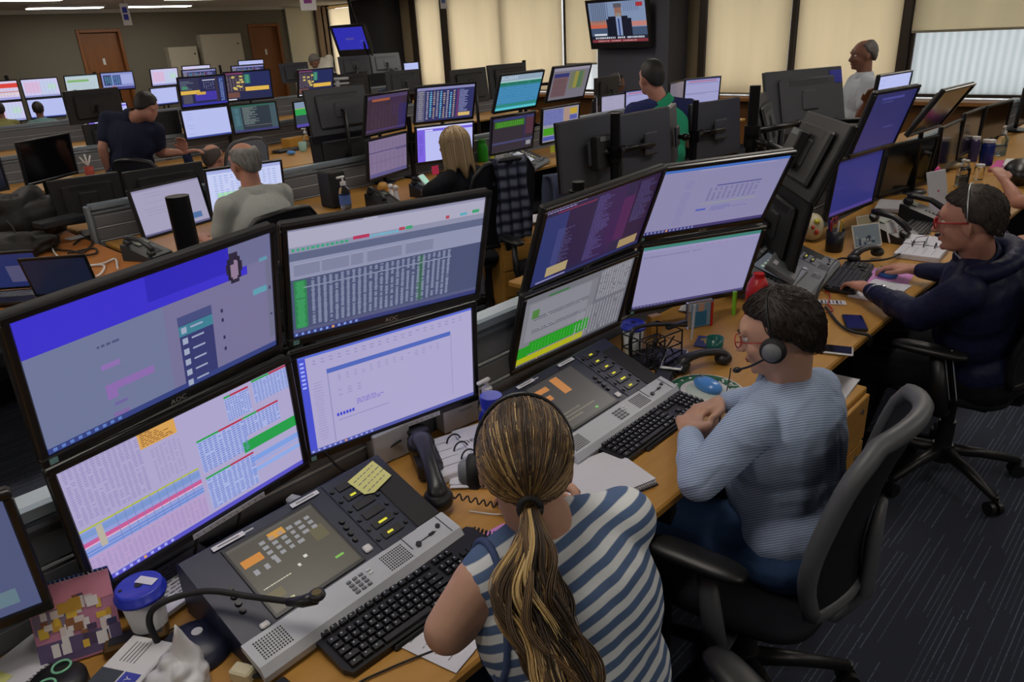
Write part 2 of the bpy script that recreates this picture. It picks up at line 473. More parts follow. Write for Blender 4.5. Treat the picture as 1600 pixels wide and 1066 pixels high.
# window wall, seen from right (low y) to left (high y)
mb = MB()
mb.box((WX + .1, 6.65, .36), (.2, 20.5, .72)); mb.box((WX + .1, 6.65, CEIL - .03), (.2, 20.5, .06))
struct('wall_window', mb, m_wall)
struct('trim_2', MB().box((WX - .16, 2.05, .735), (.42, 9.3, .05), ch=.006).box((WX - .02, 2.05, .37), (.04, 9.3, .68)), m_woodsill)
struct('trim_3', MB().box((WX - .16, 12.4, .735), (.42, 8.6, .05), ch=.006).box((WX - .02, 12.4, .37), (.04, 8.6, .68)), m_woodsill)
glass = mat('window_glass', 'ffffff', 0.0, trans=1.0, var=0)
def window(n, y0, y1, zb=.78, glassm=None):
    f = MB()
    for y in (y0 + .025, y1 - .025): f.box((WX + .04, y, (zb + 2.66) / 2), (.07, .05, 2.66 - zb), ch=.004)
    for z in (zb + .02, 2.64): f.box((WX + .04, (y0 + y1) / 2, z), (.068, y1 - y0 - .1, .04), ch=.004)
    w = struct('window_%d' % n, f, m_mull)
    if glassm:
        MB().box((WX + .05, (y0 + y1) / 2, (zb + 2.64) / 2), (.008, y1 - y0 - .1, 2.6 - zb)).build('pane', glassm, w)
for n, (a, b) in enumerate(((-1.6, 3.42), (3.52, 4.97), (5.03, 6.42), (8.55, 9.31), (9.33, 10.91), (10.93, 12.45), (12.65, 13.45), (15.25, 16.75)), 1):
    window(n, a, b, .78, m_frost if n == 1 else m_pane)
MB0 = MB()
for a, b in ((3.42, 3.52), (4.97, 5.03), (6.42, 6.54), (12.45, 12.65), (13.45, 13.64), (16.75, 16.8), (-1.75, -1.6)):
    MB0.box((WX + .02, (a + b) / 2, 1.7), (.2, b - a, 1.98), ch=.005)
struct('trim_4', MB0, m_mull)
struct('trim_5', MB().box((WX + .05, 6.83, 1.7), (.1, .58, 1.98)).box((WX + .05, 14.16, 1.7), (.1, 1.04, 1.98)), m_tan)
struct('trim_6', MB().box((WX + .1, -2.6, 1.7), (.2, 1.7, 1.98)), m_wall)
struct('trim_7', MB().box((10.98, 7.44, CEIL / 2), (.56, 1.37, CEIL - .02), ch=.01), m_col)
struct('trim_8', MB().box((11.02, 14.61, CEIL / 2), (.54, 1.17, CEIL - .02), ch=.01), m_coldark)
struct('trim_9', MB().box((10.45, WY - .03, 1.4), (.74, .05, 2.5)), mat('cream_panel', 'c9c6b4', .8))
struct('trim_10', MB().box((10.9, WY - .08, 1.4), (.16, .14, 2.52), ch=.01).box((11.1, WY - .05, 1.4), (.1, .1, 2.52), ch=.01), mat('bronze_trim', '6a584a', .5, metal=.2))
def blind(y0, y1, zb, label):
    t = thing('roller_blind', label, 'blind', (WX - .06, (y0 + y1) / 2, 0))
    mb = MB(); w = y1 - y0; n = max(8, int(w * 14)); ph = rnd.random() * 6; vs = []; fs = []
    for i in range(n + 1):
        y = -w / 2 + w * i / n; x = .006 * sin(y * 9 + ph) + .004 * sin(y * 23)
        vs += [(x, y, zb), (x * .3, y, 2.60)]
    for i in range(n): fs.append((2 * i, 2 * i + 1, 2 * i + 3, 2 * i + 2))
    mb.add(vs, fs, 0, smooth=True); part(t, 'fabric', mb, m_blind)
    part(t, 'roller', MB().cyl((0, -w / 2, 2.635), (0, w / 2, 2.635), .028), m_blind)
    part(t, 'bottom_bar', MB().box((0, 0, zb), (.018, w, .03), ch=.003), mat('blind_bar', '9a927c', .5))
blind(-1.6, 3.40, 1.60, 'wide cream roller blind half lowered above the bright frosted window')
blind(3.54, 4.94, .80, 'cream roller blind behind the standing white-shirted man, lowered to the sill')
blind(5.05, 6.40, .80, 'cream roller blind between the grey television column and the bald man in white')
blind(8.56, 9.27, 1.27, 'narrow cream roller blind directly left of the grey television column')
blind(9.36, 10.93, .80, 'broad cream roller blind with bright right edge, second left of the television column')
blind(10.93, 12.45, .80, 'cream roller blind right of the thin dark mullion, behind glossy black monitor backs')
blind(12.66, 13.44, .80, 'narrow cream roller blind beside the brown wall panel near the dark column')
blind(15.26, 16.74, .80, 'cream roller blind farthest away, left of the blue television')
# what stands outside: a ribbed pale facade lit by the sky
mb = MB()
for i in range(46): mb.box((13.6, -3 + i * .3, 2.5), (.12, .05, 6))
mb.box((13.75, 4, 2.5), (.1, 20, 6)); struct('trim_11', mb, mat('ribbed_facade', 'e4e6e6', .9, var=.05))

# ceiling luminaires (a regular grid) with real emitting diffusers
m_diff = emit_mat('lamp_diffuser', 'fff6ea', CEIL_LAMP)
def luminaire(x, y, label, grp):
    t = thing('ceiling_light', label, 'ceiling light', (x, y, CEIL), group=grp)
    part(t, 'frame', MB().box((0, 0, -.022), (1.26, .32, .04), ch=.004), m_white)
    part(t, 'diffuser', MB().box((0, 0, -.046), (1.18, .25, .012)), m_diff)
for x in (-2, .8, 3.6, 6.4, 9.2):
    for y in (-1.6, 1.2, 4.0, 7.0, 10.2, 13.2):
        luminaire(x, y, 'recessed fluorescent ceiling light, off the top of the photo', 'ceiling lights over the desks')
for x, y, l in ((4.95, 15.4, 'fluorescent ceiling light at top left, left of the hanging white sign'), (6.55, 15.35, 'fluorescent ceiling light just right of the hanging white sign')):
    luminaire(x, y, l, None)
    
# two electrical cabinets on the left wall
for x0, x1, z0, z1, l in ((7.1, 7.72, 1.25, 1.93, 'smaller beige wall cabinet left of the bigger one'), (7.84, 8.78, 1.2, 2.15, 'larger beige wall cabinet beside the right-hand wooden door')):
    t = thing('electrical_cabinet', l, 'cabinet', ((x0 + x1) / 2, WY - .1, z0))
    w = x1 - x0; h = z1 - z0
    part(t, 'body', MB().box((0, 0, h / 2), (w, .2, h), ch=.004), m_cab)
    part(t, 'door', MB().box((0, -.108, h / 2), (w - .03, .016, h - .03), ch=.003), m_cab)
    part(t, 'lock', MB().cyl((w * .38, -.116, h * .78), (w * .38, -.13, h * .78), .018), m_black)

# ------------------------------------------------------------------ desks and partitions
def partition(x0, x1, y, label, z1=1.03, ends=(1, 1), z0=.10):
    t = thing('desk_partition', label, 'partition', ((x0 + x1) / 2, y, 0))
    w = x1 - x0
    part(t, 'top_rail', MB().box((0, 0, z1 - .02), (w, .07, .04), ch=.008).box((0, 0, z1 - .055), (w, .05, .012)), m_rail)
    core = MB().box((0, 0, (z0 + z1 - .06) / 2), (w - .01, .03, z1 - .06 - z0))
    z = z1 - .075
    while z > .5:
        core.box((0, 0, z - .04), (w - .02, .042, .074), ch=.006); z -= .085
    part(t, 'slat_panel', core, m_slat)
    g = MB(); z = z1 - .155
    while z > .5:
        for s in (-1, 1): g.box((0, s * .0175, z), (w - .03, .009, .006))
        z -= .085
    part(t, 'groove_strips', g, m_groove)
    for s, e in ((-1, ends[0]), (1, ends[1])):
        if e: part(t, 'end_post', MB().box((s * (w / 2 + .012), 0, (z1 - .01) / 2), (.024, .07, z1 - .01), ch=.006), m_rail)
def desk(x0, x1, y0, y1, label, m=m_wood, legs=True):
    t = thing('long_desk', label, 'desk', ((x0 + x1) / 2, (y0 + y1) / 2, 0))
    w, d = x1 - x0, y1 - y0
    part(t, 'worktop', MB().box((0, 0, .725), (w, d, .03), ch=.006), m)
    n = max(1, round(w / 1.45))
    for i in range(n + 1):
        x = -w / 2 + .03 + (w - .06) * i / n
        part(t, 'side_panel', MB().box((x, 0, .355), (.028, d - .14, .71), ch=.003), m_blackmat)
    part(t, 'modesty_panel', MB().box((0, (d / 2 - .03) * (1 if (y0 + y1) / 2 < round((y0 + y1) / 2 / 3.5) * 3.5 + 1.62 else -1), .45), (w - .08, .018, .45)), m_blackmat)
desk(-1.6, 6.2, .83, 1.585, 'nearest long wooden desk, shared by the woman and the two men in front')
desk(6.24, 9.3, .83, 1.585, 'far right end section of the nearest desk row with bottles and cups on it')
desk(2.45, 8.8, 1.655, 2.42, 'long wooden desk back to back behind the nearest desk row')
desk(1.53, 8.8, 4.42, 5.165, 'second-row wooden desk where the blonde person and grey polo man sit')
desk(-.6, 1.49, 3.86, 5.95, 'orange-brown deep desk at left with open laptops and tangled cables', m_woodr)
desk(1.53, 8.8, 5.235, 5.98, 'second-row far-side wooden desk behind the grey slatted partition')
desk(3.55, 4.75, 6.75, 7.75, 'short yellowish desk end with a blue mouse behind the grey lettered monitor back')
desk(-.5, 8.8, 7.82, 8.565, 'third-row wooden desk under the four lit monitors behind the bald man')
desk(-.5, 8.8, 8.635, 9.38, 'third-row far-side desk beyond the four lit monitors')
desk(-.2, 9.6, 11.22, 11.965, 'fourth-row desk near the dark slatted partition at far left')
desk(-.2, 9.6, 12.035, 12.78, 'fourth-row far-side desk in the back of the room')
desk(1.0, 9.6, 14.7, 15.4, 'farthest desk, against the left wall under white screens')
partition(-1.4, 3.0, 1.62, 'slatted grey partition with blue-grey rail behind the four nearest screens')
partition(3.04, 8.8, 1.62, 'slatted partition continuing behind the navy-jacket man\'s screens')
partition(1.50, 8.8, 5.2, 'slatted grey partition with pale rail beside the lone grey-screened monitor and the grey polo man', .985)
partition(-.5, 2.0, 8.6, 'short slatted partition end at the left edge below the dark brownish monitor', 1.0)
partition(2.44, 8.8, 8.6, 'slatted partition behind the bending navy T-shirt man', 1.0)
partition(-.2, 3.68, 12.0, 'slatted partition at far left under the white screens', 1.045)
partition(4.5, 9.6, 12.0, 'slatted partition in the fourth row, mostly hidden by screens', 1.045)

def pedestal(x, y, label, m=m_wood, w=.4, d=.5, h=.58, rz=0, n=3):
    t = thing('drawer_pedestal', label, 'drawer unit', (x, y, 0), rz)
    part(t, 'carcass', MB().box((0, 0, h / 2 + .02), (w, d, h), ch=.004), m)
    for i in range(n):
        hh = (h - .03) / n
        dr = part(t, 'drawer', MB().box((0, -d / 2 - .008, .035 + hh * (i + .5)), (w - .02, .016, hh - .01), ch=.003), m)
        MB().cyl((w * .3, -d / 2 - .016, .035 + hh * (i + .75)), (w * .3, -d / 2 - .022, .035 + hh * (i + .75)), .01, seg=10).build('lock', m_metal, dr)
pedestal(2.37, 1.0, 'wooden drawer unit under the desk between the blue-shirt man and navy-jacket man', rz=0, h=.6)
pedestal(3.62, 3.42, 'light wooden drawer unit with papers on top beside the plaid scarf chair', w=.45, d=.5, h=.58, rz=-.5)
pedestal(1.72, 5.62, 'small yellowish wooden drawer unit behind the left slatted partition end', w=.36, d=.3, h=.2, n=1)
# ------------------------------------------------------------------ what the screens show
DN = 1.0
def rows(u0, v0, u1, v1, n, c, cols=None, fill=.65, h=.45, lay=3, rr=None, gaps=True):
    n = max(1, round(n * DN)) if n > 2 else n; cols = round(cols * DN) if cols else cols
    rr = rr or random.Random(int((u0 * 91 + v0 * 57 + n) * 1000)); o = []; dv = (v1 - v0) / n
    for i in range(n):
        v = v0 + dv * (i + .5 - h / 2)
        if cols:
            w = (u1 - u0) / cols
            for k in range(cols):
                if rr.random() < .93:
                    f = fill * (.6 + .4 * rr.random()); o.append((u0 + w * k + w * (1 - f) / 2, v, u0 + w * k + w * (1 + f) / 2, v + dv * h, c, lay))
        else:
            u = u0; end = u0 + (u1 - u0) * (.35 + .65 * rr.random())
            while u < end:
                w = rr.uniform(.008, .03); o.append((u, v, min(u + w, u1), v + dv * h, c, lay)); u += w + .006
    return o
def taskbar(c='3a3a6c', n=10, v=.965, dots='8fb4e8'):
    o = [(0, v, 1, 1, c, 4)]
    for i in range(n): o.append((.01 + i * .03, v + .008, .022 + i * .03, .992, dots if i != 6 else 'd89a5c', 5))
    return o
def scr_chat(s):
    o = [(0, 0, 1, 1, '6d7597', 0), (.5, 0, 1, 1, '736f94', 1), (0, 0, .88, .27, '3a30c6', 2), (.45, 0, .80, .20, '2f27b4', 3), (.80, 0, 1, .20, '6a6a90', 3)]
    o += [(.79, .10, .85, .27, '241e30', 4), (.80, .06, .84, .30, '2a2438', 4), (.783, .14, .858, .22, '2a2438', 4), (.803, .13, .838, .25, '8c7690', 5), (.81, .12, .832, .27, '8c7690', 5), (.80, .10, .82, .15, '2a2438', 6), (.97, 0, 1, .9, '6c6c88', 2)]
    o += rows(.24, .36, .34, .40, 1, '4c5278', fill=.7)
    o += [(.24, .52, .31, .56, '8a6cac', 3), (.24, .68, .43, .74, '8968aa', 3), (.24, .74, .28, .80, '8968aa', 3), (.26, .84, .31, .865, '6c609c', 3), (.25, .92, .31, .96, '7c649e', 3)]
    o += [(.55, .40, .70, 1, '34386c', 3), (.55, .40, .70, .47, '444c7c', 4), (.55, .475, .70, .56, '3c7c90', 4)]
    for i in range(6):
        v = .49 + i * .09; o += [(.56, v, .583, v + .05, '9aa4bc', 5), (.60, v + .01, .655, v + .025, '98a0bc', 5)]
    o += [(.74, v, .75, v + .03, '2c2c50', 3) for v in (.47, .55, .70, .80)]
    o += [(.90, .42, .97, .47, '5c98ac', 3), (.94, .18, .98, .21, '5c98ac', 3), (.98, .44, .99, .47, '3c3c64', 3), (.98, .68, .99, .70, '3c3c64', 3)]
    return o + [(0, .955, 1, 1, '35417e', 4)] + [(.02 + i * .03, .965, .034 + i * .03, .99, '5c7cc0', 5) for i in range(9)]
def scr_sheet(s):
    o = [(0, 0, 1, 1, 'aba3ca', 0)] + rows(.01, .01, .30, .47, 15, '928abb', 8, .8, .45) + rows(.33, .16, .46, .46, 9, '948cb8', 4, .7, .35)
    o += [(.30, .0, .455, .13, 'd4a054', 2)] + rows(.31, .01, .44, .12, 4, '8c5c34', None)
    o += [(0, .50, .50, .86, '8f9cd4', 1), (0, .50, .50, .515, 'b0b840', 3), (0, .53, .50, .58, '7a94cc', 2), (0, .61, .50, .645, 'c25c94', 3), (0, .645, .5, .655, 'e0b4cc', 3), (.06, .52, .085, .70, 'b4ac9c', 4),
          (0, .69, .5, .70, '5c80d0', 3), (0, .715, .5, .725, '5c80d0', 3), (0, .74, .5, .95, 'b49cc8', 2)]
    o += rows(.0, .76, .5, .94, 7, '9c8ebc', 14, .8, .45)
    o += [(.14 + i * .035, .5, .142 + i * .035, .74, '6c7cb4', 4) for i in range(10)]
    for (a, b, c, d, n, split) in ((.52, .30, .75, .58, 8, .45), (.68, .055, .80, .26, 6, .25), (.82, 0.03, 1, .22, 7, .5), (.74, .30, .93, .46, 5, .4), (.52, .64, .76, .93, 9, .5)):
        o += [(a, b, c, d, 'a4b0e0', 1), (a, b - .018, a + (c - a) * split, b, '2f9c50', 3), (a + (c - a) * split, b - .018, c, b, 'b03450', 3)]
        o += rows(a, b + .005, c, d, n, '7280c8', 6, .85, .5)
    o += [(.72, .50, 1, .60, '249a48', 3), (.74, .67, 1, .72, '7c9ce0', 2), (.73, .78, 1, .82, '8ca8e4', 2), (.73, .73, 1, .75, '98a4dc', 2)]
    return o + taskbar('5a54c4', 11, .96, 'a4a8f0')
def scr_table(s):
    o = [(0, 0, 1, 1, '5c6484', 0), (0, 0, 1, .16, 'a8a6bc', 1), (0, 0, .35, .02, '7c7c98', 2), (.42, .0, 1, .03, '8c8ca8', 2), (0, .16, 1, .21, '8c8ea8', 1), (0, .21, 1, .28, '5c6482', 1), (0, .28, 1, .45, '8c90ac', 1)]
    o += rows(.01, .17, .28, .20, 1, '3c9c78', 9, .8, .8) + [(.30, .155, .38, .185, 'b03458', 3)] + rows(.38, .165, .56, .195, 1, '6cb0c8', 8, .9, .8) + [(.53, .15, .56, .18, 'b04458', 4), (.565, .15, .6, .18, '3c9c6c', 4), (.78, .12, .80, .15, 'b04458', 4), (.86, .12, .90, .145, '58a4b8', 4), (.93, .11, .97, .14, '3c9c6c', 4)]
    for a, b in ((.02, .14), (.15, .28), (.29, .35), (.37, .55), (.57, .72)): o += [(a, .31, b, .42, '7c809c', 2), (a, .31, b, .315, 'a4a8c0', 3)]
    o += [(0, .45, 1, .93, '454d6e', 1)]
    for i in range(24): o.append((0.0, .46 + i * .0195, .99, .463 + i * .0195, '525a7c', 2))
    o += rows(.09, .46, .83, .92, 30, '98a0bc', 19, .62, .5)
    o += [(.015, .46, .075, .92, '2f7c50', 3), (.64, .46, .675, .92, '35604c', 2), (.06, .53, .83, .537, '98a0b8', 5)] + rows(.02, .47, .07, .92, 24, '3fa060', 1, .95, .6, 4)
    o += [(0, .93, 1, .965, '54587c', 3)]
    return o + taskbar('363c74', 11, .96, '7c98dc')
def scr_mail(s):
    o = [(0, 0, 1, 1, 'aba4cc', 0), (0, 0, 1, .03, '5468d0', 2), (0, .03, .04, 1, '4850cc', 2), (.14, .19, .86, .235, '4f66b8', 3), (.14, .235, .145, .95, '8c8cb8', 2), (.86, .235, .863, .9, '8c8cb8', 2)]
    o += rows(.06, .06, .95, .12, 2, '8c88b4', 20, .5, .3) + rows(.05, .28, .12, .9, 22, '9890bc', 1, .8, .25) + rows(.18, .27, .8, .34, 3, '8c88b4', 14, .4, .3)
    o += rows(.17, .42, .33, .50, 3, '908ab8', 3, .5, .3) + rows(.28, .58, .44, .64, 3, '7c6cc8', None) + [(.17, .74, .46, .745, '7478b0', 3)]
    o += [(.165 + i * .017, .668, .177 + i * .017, .70, '3c46c8', 4) for i in range(6)]
    return o + taskbar('545aa8', 12, .965, '9ca4ec') + [(.01, .06 + i * .04, .03, .08 + i * .04, '9ca8f4', 4) for i in range(7)]
def scr_purple(s):
    o = [(0, 0, 1, 1, '2b2444', 0), (0, .1, .2, 1, '2c3468', 1), (.2, .1, .42, .9, '2c2040', 1), (.45, 0, .7, 1, '33224a', 1), (.60, .2, .80, .8, '4a2250', 1), (.80, 0, 1, 1, '2a1c3a', 1)]
    o += rows(.14, .3, .28, .9, 24, '5c5a8c', None, h=.3) + rows(.44, .05, .6, .92, 34, '6460a0', None, h=.3) + rows(.82, .05, .98, .6, 20, '5a5890', None, h=.3) + rows(.0, .0, .5, .06, 2, '8c84ac', None)
    o += [(.12, .80, .30, .93, 'a4936c', 4), (.78, .83, .96, .95, '9c8660', 4), (.1, .07, .42, .085, '7c2c4c', 3)]
    return o + [(0, .96, 1, 1, '2c3060', 4), (.05, .965, .3, .985, '8c88b4', 5)]
def scr_greygrid(s):
    o = [(0, 0, 1, 1, '77777f', 0), (0, 0, 1, .1, '6c6c74', 1), (.05, .12, .60, .66, '83838d', 1), (.66, .02, 1, .98, '6a6a74', 1), (.10, .68, .66, .86, '1f8e22', 2), (0, .72, .10, .9, '1f8e22', 2), (0, .88, .62, .97, 'a8a81c', 3), (.2, .07, .38, .10, '3c6c44', 3), (.08, .22, .14, .34, '4c7c3c', 3)]
    o += rows(.68, .03, .98, .45, 16, 'a4a4ac', 8, .75, .55) + rows(.52, .5, .98, .95, 5, '8c8c94', 10, .5, .9) + rows(.1, .32, .6, .38, 2, '50505c', 16, .85, .5) + rows(.1, .5, .6, .56, 2, '505060', 16, .85, .5)
    o += rows(.12, .7, .64, .85, 1, '3cb43c', 12, .2, .95)
    return o + taskbar('4c4c54', 14, .97, '74747c')
def scr_doc(s):
    o = [(0, 0, 1, 1, '8683a8', 0), (0, 0, 1, .05, '3c68b8', 2), (.30, .06, .9, .07, '9c98b8', 2)]
    o += rows(.20, .2, .3, .9, 16, '7470a0', 1, .8, .25) + [(.48, .32, .84, .34, '54548c', 3)] + rows(.42, .36, .84, .56, 6, '5c5a88', 8, .6, .45) + [(.40, .6, .85, .61, '8c9c80', 3), (.38, .68, .46, .71, '4858b0', 3)] + rows(.5, .66, .8, .74, 3, '6060a8', None)
    return o + taskbar('40386c', 14, .95, '7c88c0')
def scr_blank(s):
    o = [(0, 0, 1, 1, '8e8ab0', 0), (0, 0, 1, .06, '3c7c74', 2), (0, .06, 1, .10, '9490b8', 1)] + rows(.02, .15, .5, .20, 1, '5c5880', 24, .5, .3) + rows(.3, .09, .8, .11, 1, 'a06c90', 8, .4, .4)
    return o + [(0, .96, 1, 1, '4a4470', 4)] + [(.02 + i * .03, .97, .03 + i * .03, .985, '7c80b0', 5) for i in range(12)]
def scr_bluedesk(s):
    return [(0, 0, 1, 1, '2a2a5e', 0), (.2, .08, .72, .12, '44448c', 2), (.22, .15, .48, .17, '44447c', 2), (.5, .62, .75, .64, '44447c', 2), (0, .5, 1, 1, '2a2a60', 1)]
def scr_bluelow(s):
    return [(0, 0, 1, 1, '2c2e70', 0), (0, 0, 1, .05, '24245c', 1), (.1, .5, .3, .52, '383a80', 2), (0, .94, 1, 1, '4c3c84', 2)]
def scr_orders(s):
    r = random.Random(s); o = [(0, 0, 1, 1, '2e3160', 0), (0, 0, 1, .08, '8484b4', 1), (0, .08, .14, 1, '5a5a74', 1)]
    for i in range(9): o += rows(.16 + i * .058, .12, .21 + i * .058, .95, 14, ('a4a0b0', '6cc0e0', 'b09c8c')[i % 3], 1, .7, .55)
    o += rows(.01, .1, .13, .95, 14, '8c8894', 1, .8, .5) + rows(.74, .12, .9, .8, 18, '9aa0d0', None) + [(.70, .12, .73, .95, '6c3468', 2), (.74, .82, .95, .93, 'd0b06c', 4)]
    return o
def scr_yellow(s):
    o = [(0, 0, 1, 1, '23264c', 0), (0, 0, .42, .45, '30304c', 1), (0, .45, .42, .58, 'd8b04c', 3), (.34, .52, .54, .62, 'c8a044', 4), (.30, .52, .78, .84, '4034a0', 2), (.78, 0, .82, 1, '3c3038', 2), (.86, .05, .96, .9, '304480', 2), (.04, .6, .24, .9, '4c4a58', 2), (.5, .1, .78, .13, 'c8c8d8', 3), (0, .92, 1, 1, '3434a0', 3)]
    return o + rows(.02, .1, .3, .42, 6, '6c7c8c', None) + [(.05, .3, .16, .38, '2c8c5c', 3)] + rows(.5, .16, .76, .45, 7, '8484a8', 5, .5, .4) + rows(.87, .1, .95, .9, 14, '8c98c0', 2, .7, .5)
def scr_yellow2(s):
    o = [(0, 0, 1, 1, '23284c', 0), (0, 0, .42, .7, '3a3040', 1), (.42, 0, 1, .5, '222a58', 1), (.42, .55, .95, .70, 'dcb04c', 3), (0, .72, .28, .92, '6c4840', 2), (.42, .08, .55, .42, '2c6c60', 2), (0, .96, .2, 1, 'd8d8e0', 3), (0, 0, .4, .05, '7c3c6c', 2)]
    r = random.Random(s)
    for i in range(9):
        u, v = r.uniform(.12, .38), r.uniform(.12, .6); o.append((u, v, u + .07, v + .06, 'd4bc5c', 3))
    return o + rows(.02, .1, .4, .68, 12, '8c8490', 6, .4, .4) + rows(.43, .1, .54, .42, 7, '68b090', 1, .8, .4)
def scr_term(s):
    o = [(0, 0, 1, 1, '2a343e', 0), (0, 0, 1, .07, '2c5c50', 1), (0, .07, .2, 1, '3c5c66', 1), (.86, 0, 1, 1, '40545c', 1), (.26, .78, .88, .80, '6c6470', 3), (0, .92, 1, 1, '3c3c70', 2)]
    return o + rows(.03, .1, .18, .75, 16, '54808c', 1, .8, .4) + rows(.24, .08, .6, .74, 16, '98a8a4', None, h=.35)
def scr_white(s):
    r = random.Random(s); o = [(0, 0, 1, 1, 'b4bcec', 0), (0, .94, 1, 1, '3c4c98', 2)]
    return o + rows(.03, .06, .25, .9, 8, 'a4b0e4', 1, .8, .3)
def scr_whitegrid(s):
    return [(0, 0, 1, 1, 'c4ccf0', 0), (0, 0, 1, .08, 'a0aadc', 1), (.1, .55, .45, .68, 'a4dcae', 2)] + rows(.06, .12, .94, .92, 14, '98a8dc', 12, .7, .35)
def scr_pinksheet(s):
    r = random.Random(s); o = [(0, 0, 1, 1, 'ccc8ec', 0), (.05, .15, .48, .75, 'd8b8d8', 1), (.5, .1, .9, .9, 'c0cce8', 1), (.7, .3, .95, .6, 'b8d8cc', 2), (0, .9, 1, 1, '9498cc', 2)]
    return o + rows(.03, .05, .97, .9, 12, 'b8a8d0', 9, .6, .25)
def scr_redband(s):
    return [(0, 0, 1, 1, 'd4c8e4', 0), (0, .12, 1, .36, 'd8443c', 2), (0, .55, 1, .6, 'c88474', 2), (0, .66, 1, .74, 'e0d0c8', 2), (0, .88, 1, 1, '9c9cd8', 2)] + rows(.1, .4, .9, .9, 8, 'a89cc0', 9, .6, .25)
def scr_greenband(s):
    return [(0, 0, 1, 1, 'b8c8d0', 0), (.05, .26, .72, .36, '74b060', 3), (.05, .2, .72, .25, 'a4b49c', 2), (0, 0, 1, .05, '9cb4c0', 2)] + rows(.05, .4, .9, .95, 8, 'a0b0c0', 9, .6, .25)
def scr_bluetable(s):
    return [(0, 0, 1, 1, '8890c8', 0), (.05, .12, .30, .75, '34406c', 2), (.35, .15, .6, .75, '444c8c', 2), (.6, .12, .98, .7, 'a0a8dc', 1), (0, .85, 1, 1, '4c4c8c', 2), (.3, .8, .38, .95, 'b04c5c', 3)] + rows(.08, .2, .58, .7, 6, '5c9cac', 7, .7, .5)
def scr_violet(s):
    return [(0, 0, 1, 1, 'b8bcf0', 0), (0, 0, 1, .05, 'c8c8f4', 1), (0, .06, 1, .13, '7460d8', 2), (0, .06, .14, 1, '7860dc', 2), (.14, .08, .28, .12, 'd0ccf8', 3)] + rows(.01, .2, .12, .8, 14, '5c48b4', 1, .7, .3)
def scr_mauve(s):
    o = [(0, 0, 1, 1, '7c6c8c', 0), (0, .32, 1, .345, '4c4474', 2), (.7, .36, 1, .38, '3c3468', 2), (0, .6, 1, .61, '5c5080', 2), (0, .9, 1, 1, '5a5484', 1)]
    return o + rows(.02, .05, .95, .28, 8, '685c7c', 10, .6, .3) + rows(.02, .4, .95, .88, 14, '685c80', 8, .6, .3)
def scr_darkred(s):
    return [(0, 0, 1, 1, '3a2a3a', 0), (0, 0, 1, .1, '4a3c60', 1), (.12, .1, .55, .16, '9c5434', 3), (.6, .1, .9, .6, '3c2a44', 1), (.8, .3, 1, 1, '30285a', 1)] + rows(.1, .25, .9, .9, 14, '503c4c', 9, .6, .3) + [(.0, .92, 1, .96, '4c3c6c', 2)]
def scr_cyan(s):
    return [(0, 0, 1, 1, '3c80ac', 0), (0, 0, 1, .16, '8ca0b4', 1), (0, .2, 1, .31, '2c7c6c', 2), (0, .83, 1, .91, '2c8474', 2), (0, .93, 1, 1, '54c0c8', 2), (0, .16, 1, .2, 'a4c4c4', 2)] + rows(.02, .03, .4, .13, 2, 'd0d8e4', 8, .6, .5) + rows(.02, .21, .98, .3, 1, '1c5c50', 30, .6, .7) + rows(.02, .34, .98, .8, 6, '4c90b8', 20, .7, .5)
def scr_greentop(s):
    return [(0, 0, 1, 1, '342c34', 0), (0, .04, 1, .10, '343c70', 1), (.05, .12, .76, .30, '3a7424', 2), (.76, 0, .8, 1, '302c50', 2), (0, .72, 1, .78, '44446c', 2), (.8, .1, 1, .6, '50303c', 1), (.84, .8, .96, .93, '8c8c94', 4)] + rows(.1, .14, .72, .28, 2, '5ca43c', 12, .5, .5)
def scr_mixed(s):
    return [(0, 0, 1, 1, '706c78', 0), (0, 0, 1, .1, '8c8898', 1), (.05, .18, .45, .3, '34346c', 2), (.05, .3, .45, .92, '6c5458', 2), (.5, .15, .9, .7, '6c7058', 2), (.62, .15, .72, .68, '8c8440', 3), (.72, .15, .84, .68, '506c4c', 3)] + rows(.06, .34, .44, .9, 3, '5c464c', 8, .6, .9)
def scr_blocks(s):
    return [(0, 0, 1, 1, '8c8c9c', 0), (.02, .03, .56, .48, '6468a4', 1), (.58, .03, .74, .48, 'a4887c', 2), (.75, .06, .96, .25, 'b89834', 2), (.75, .28, .96, .42, '54589c', 2), (.02, .58, .45, .80, '449420', 2), (.46, .52, .56, .76, '449420', 2), (.02, .84, .4, .96, '4c54a0', 2)] + rows(.03, .05, .55, .46, 6, '8c90bc', 8, .9, .2)
def scr_plain(s):
    return [(0, 0, 1, 1, 'a09cb8', 0), (.55, .75, .9, .88, '4c6c9c', 2), (0, .0, 1, .04, '8c88a4', 1), (0, .96, 1, 1, '605c84', 1)] + rows(.04, .08, .5, .6, 8, '9490ac', 1, .8, .2)
def scr_redline(s):
    return [(0, 0, 1, 1, '9c9cc8', 0), (0, 0, 1, .04, '5c5c94', 1), (.08, .08, .9, .11, 'b0405c', 3), (.03, .16, .97, .18, '6c6c9c', 2), (0, .56, 1, .58, '74749c', 2), (0, .95, 1, 1, '5c5c8c', 1), (.05, .6, .6, .62, '8484ac', 2)]
def scr_grey(s):
    return [(0, 0, 1, 1, '6c6674', 0), (.5, 0, 1, 1, '746c78', 1), (0, .95, 1, 1, '54505c', 1)]
def scr_green2(s):
    return [(0, 0, 1, 1, '6c8490', 0), (0, 0, .5, .25, '7c90a8', 1), (0, .27, .52, .52, '2c9c4c', 2), (0, .52, .52, .88, '34404c', 2), (.52, .0, 1, .92, '98aca4', 1), (0, .88, .5, 1, '5044a0', 2), (0, .25, .5, .28, '94b44c', 3)]
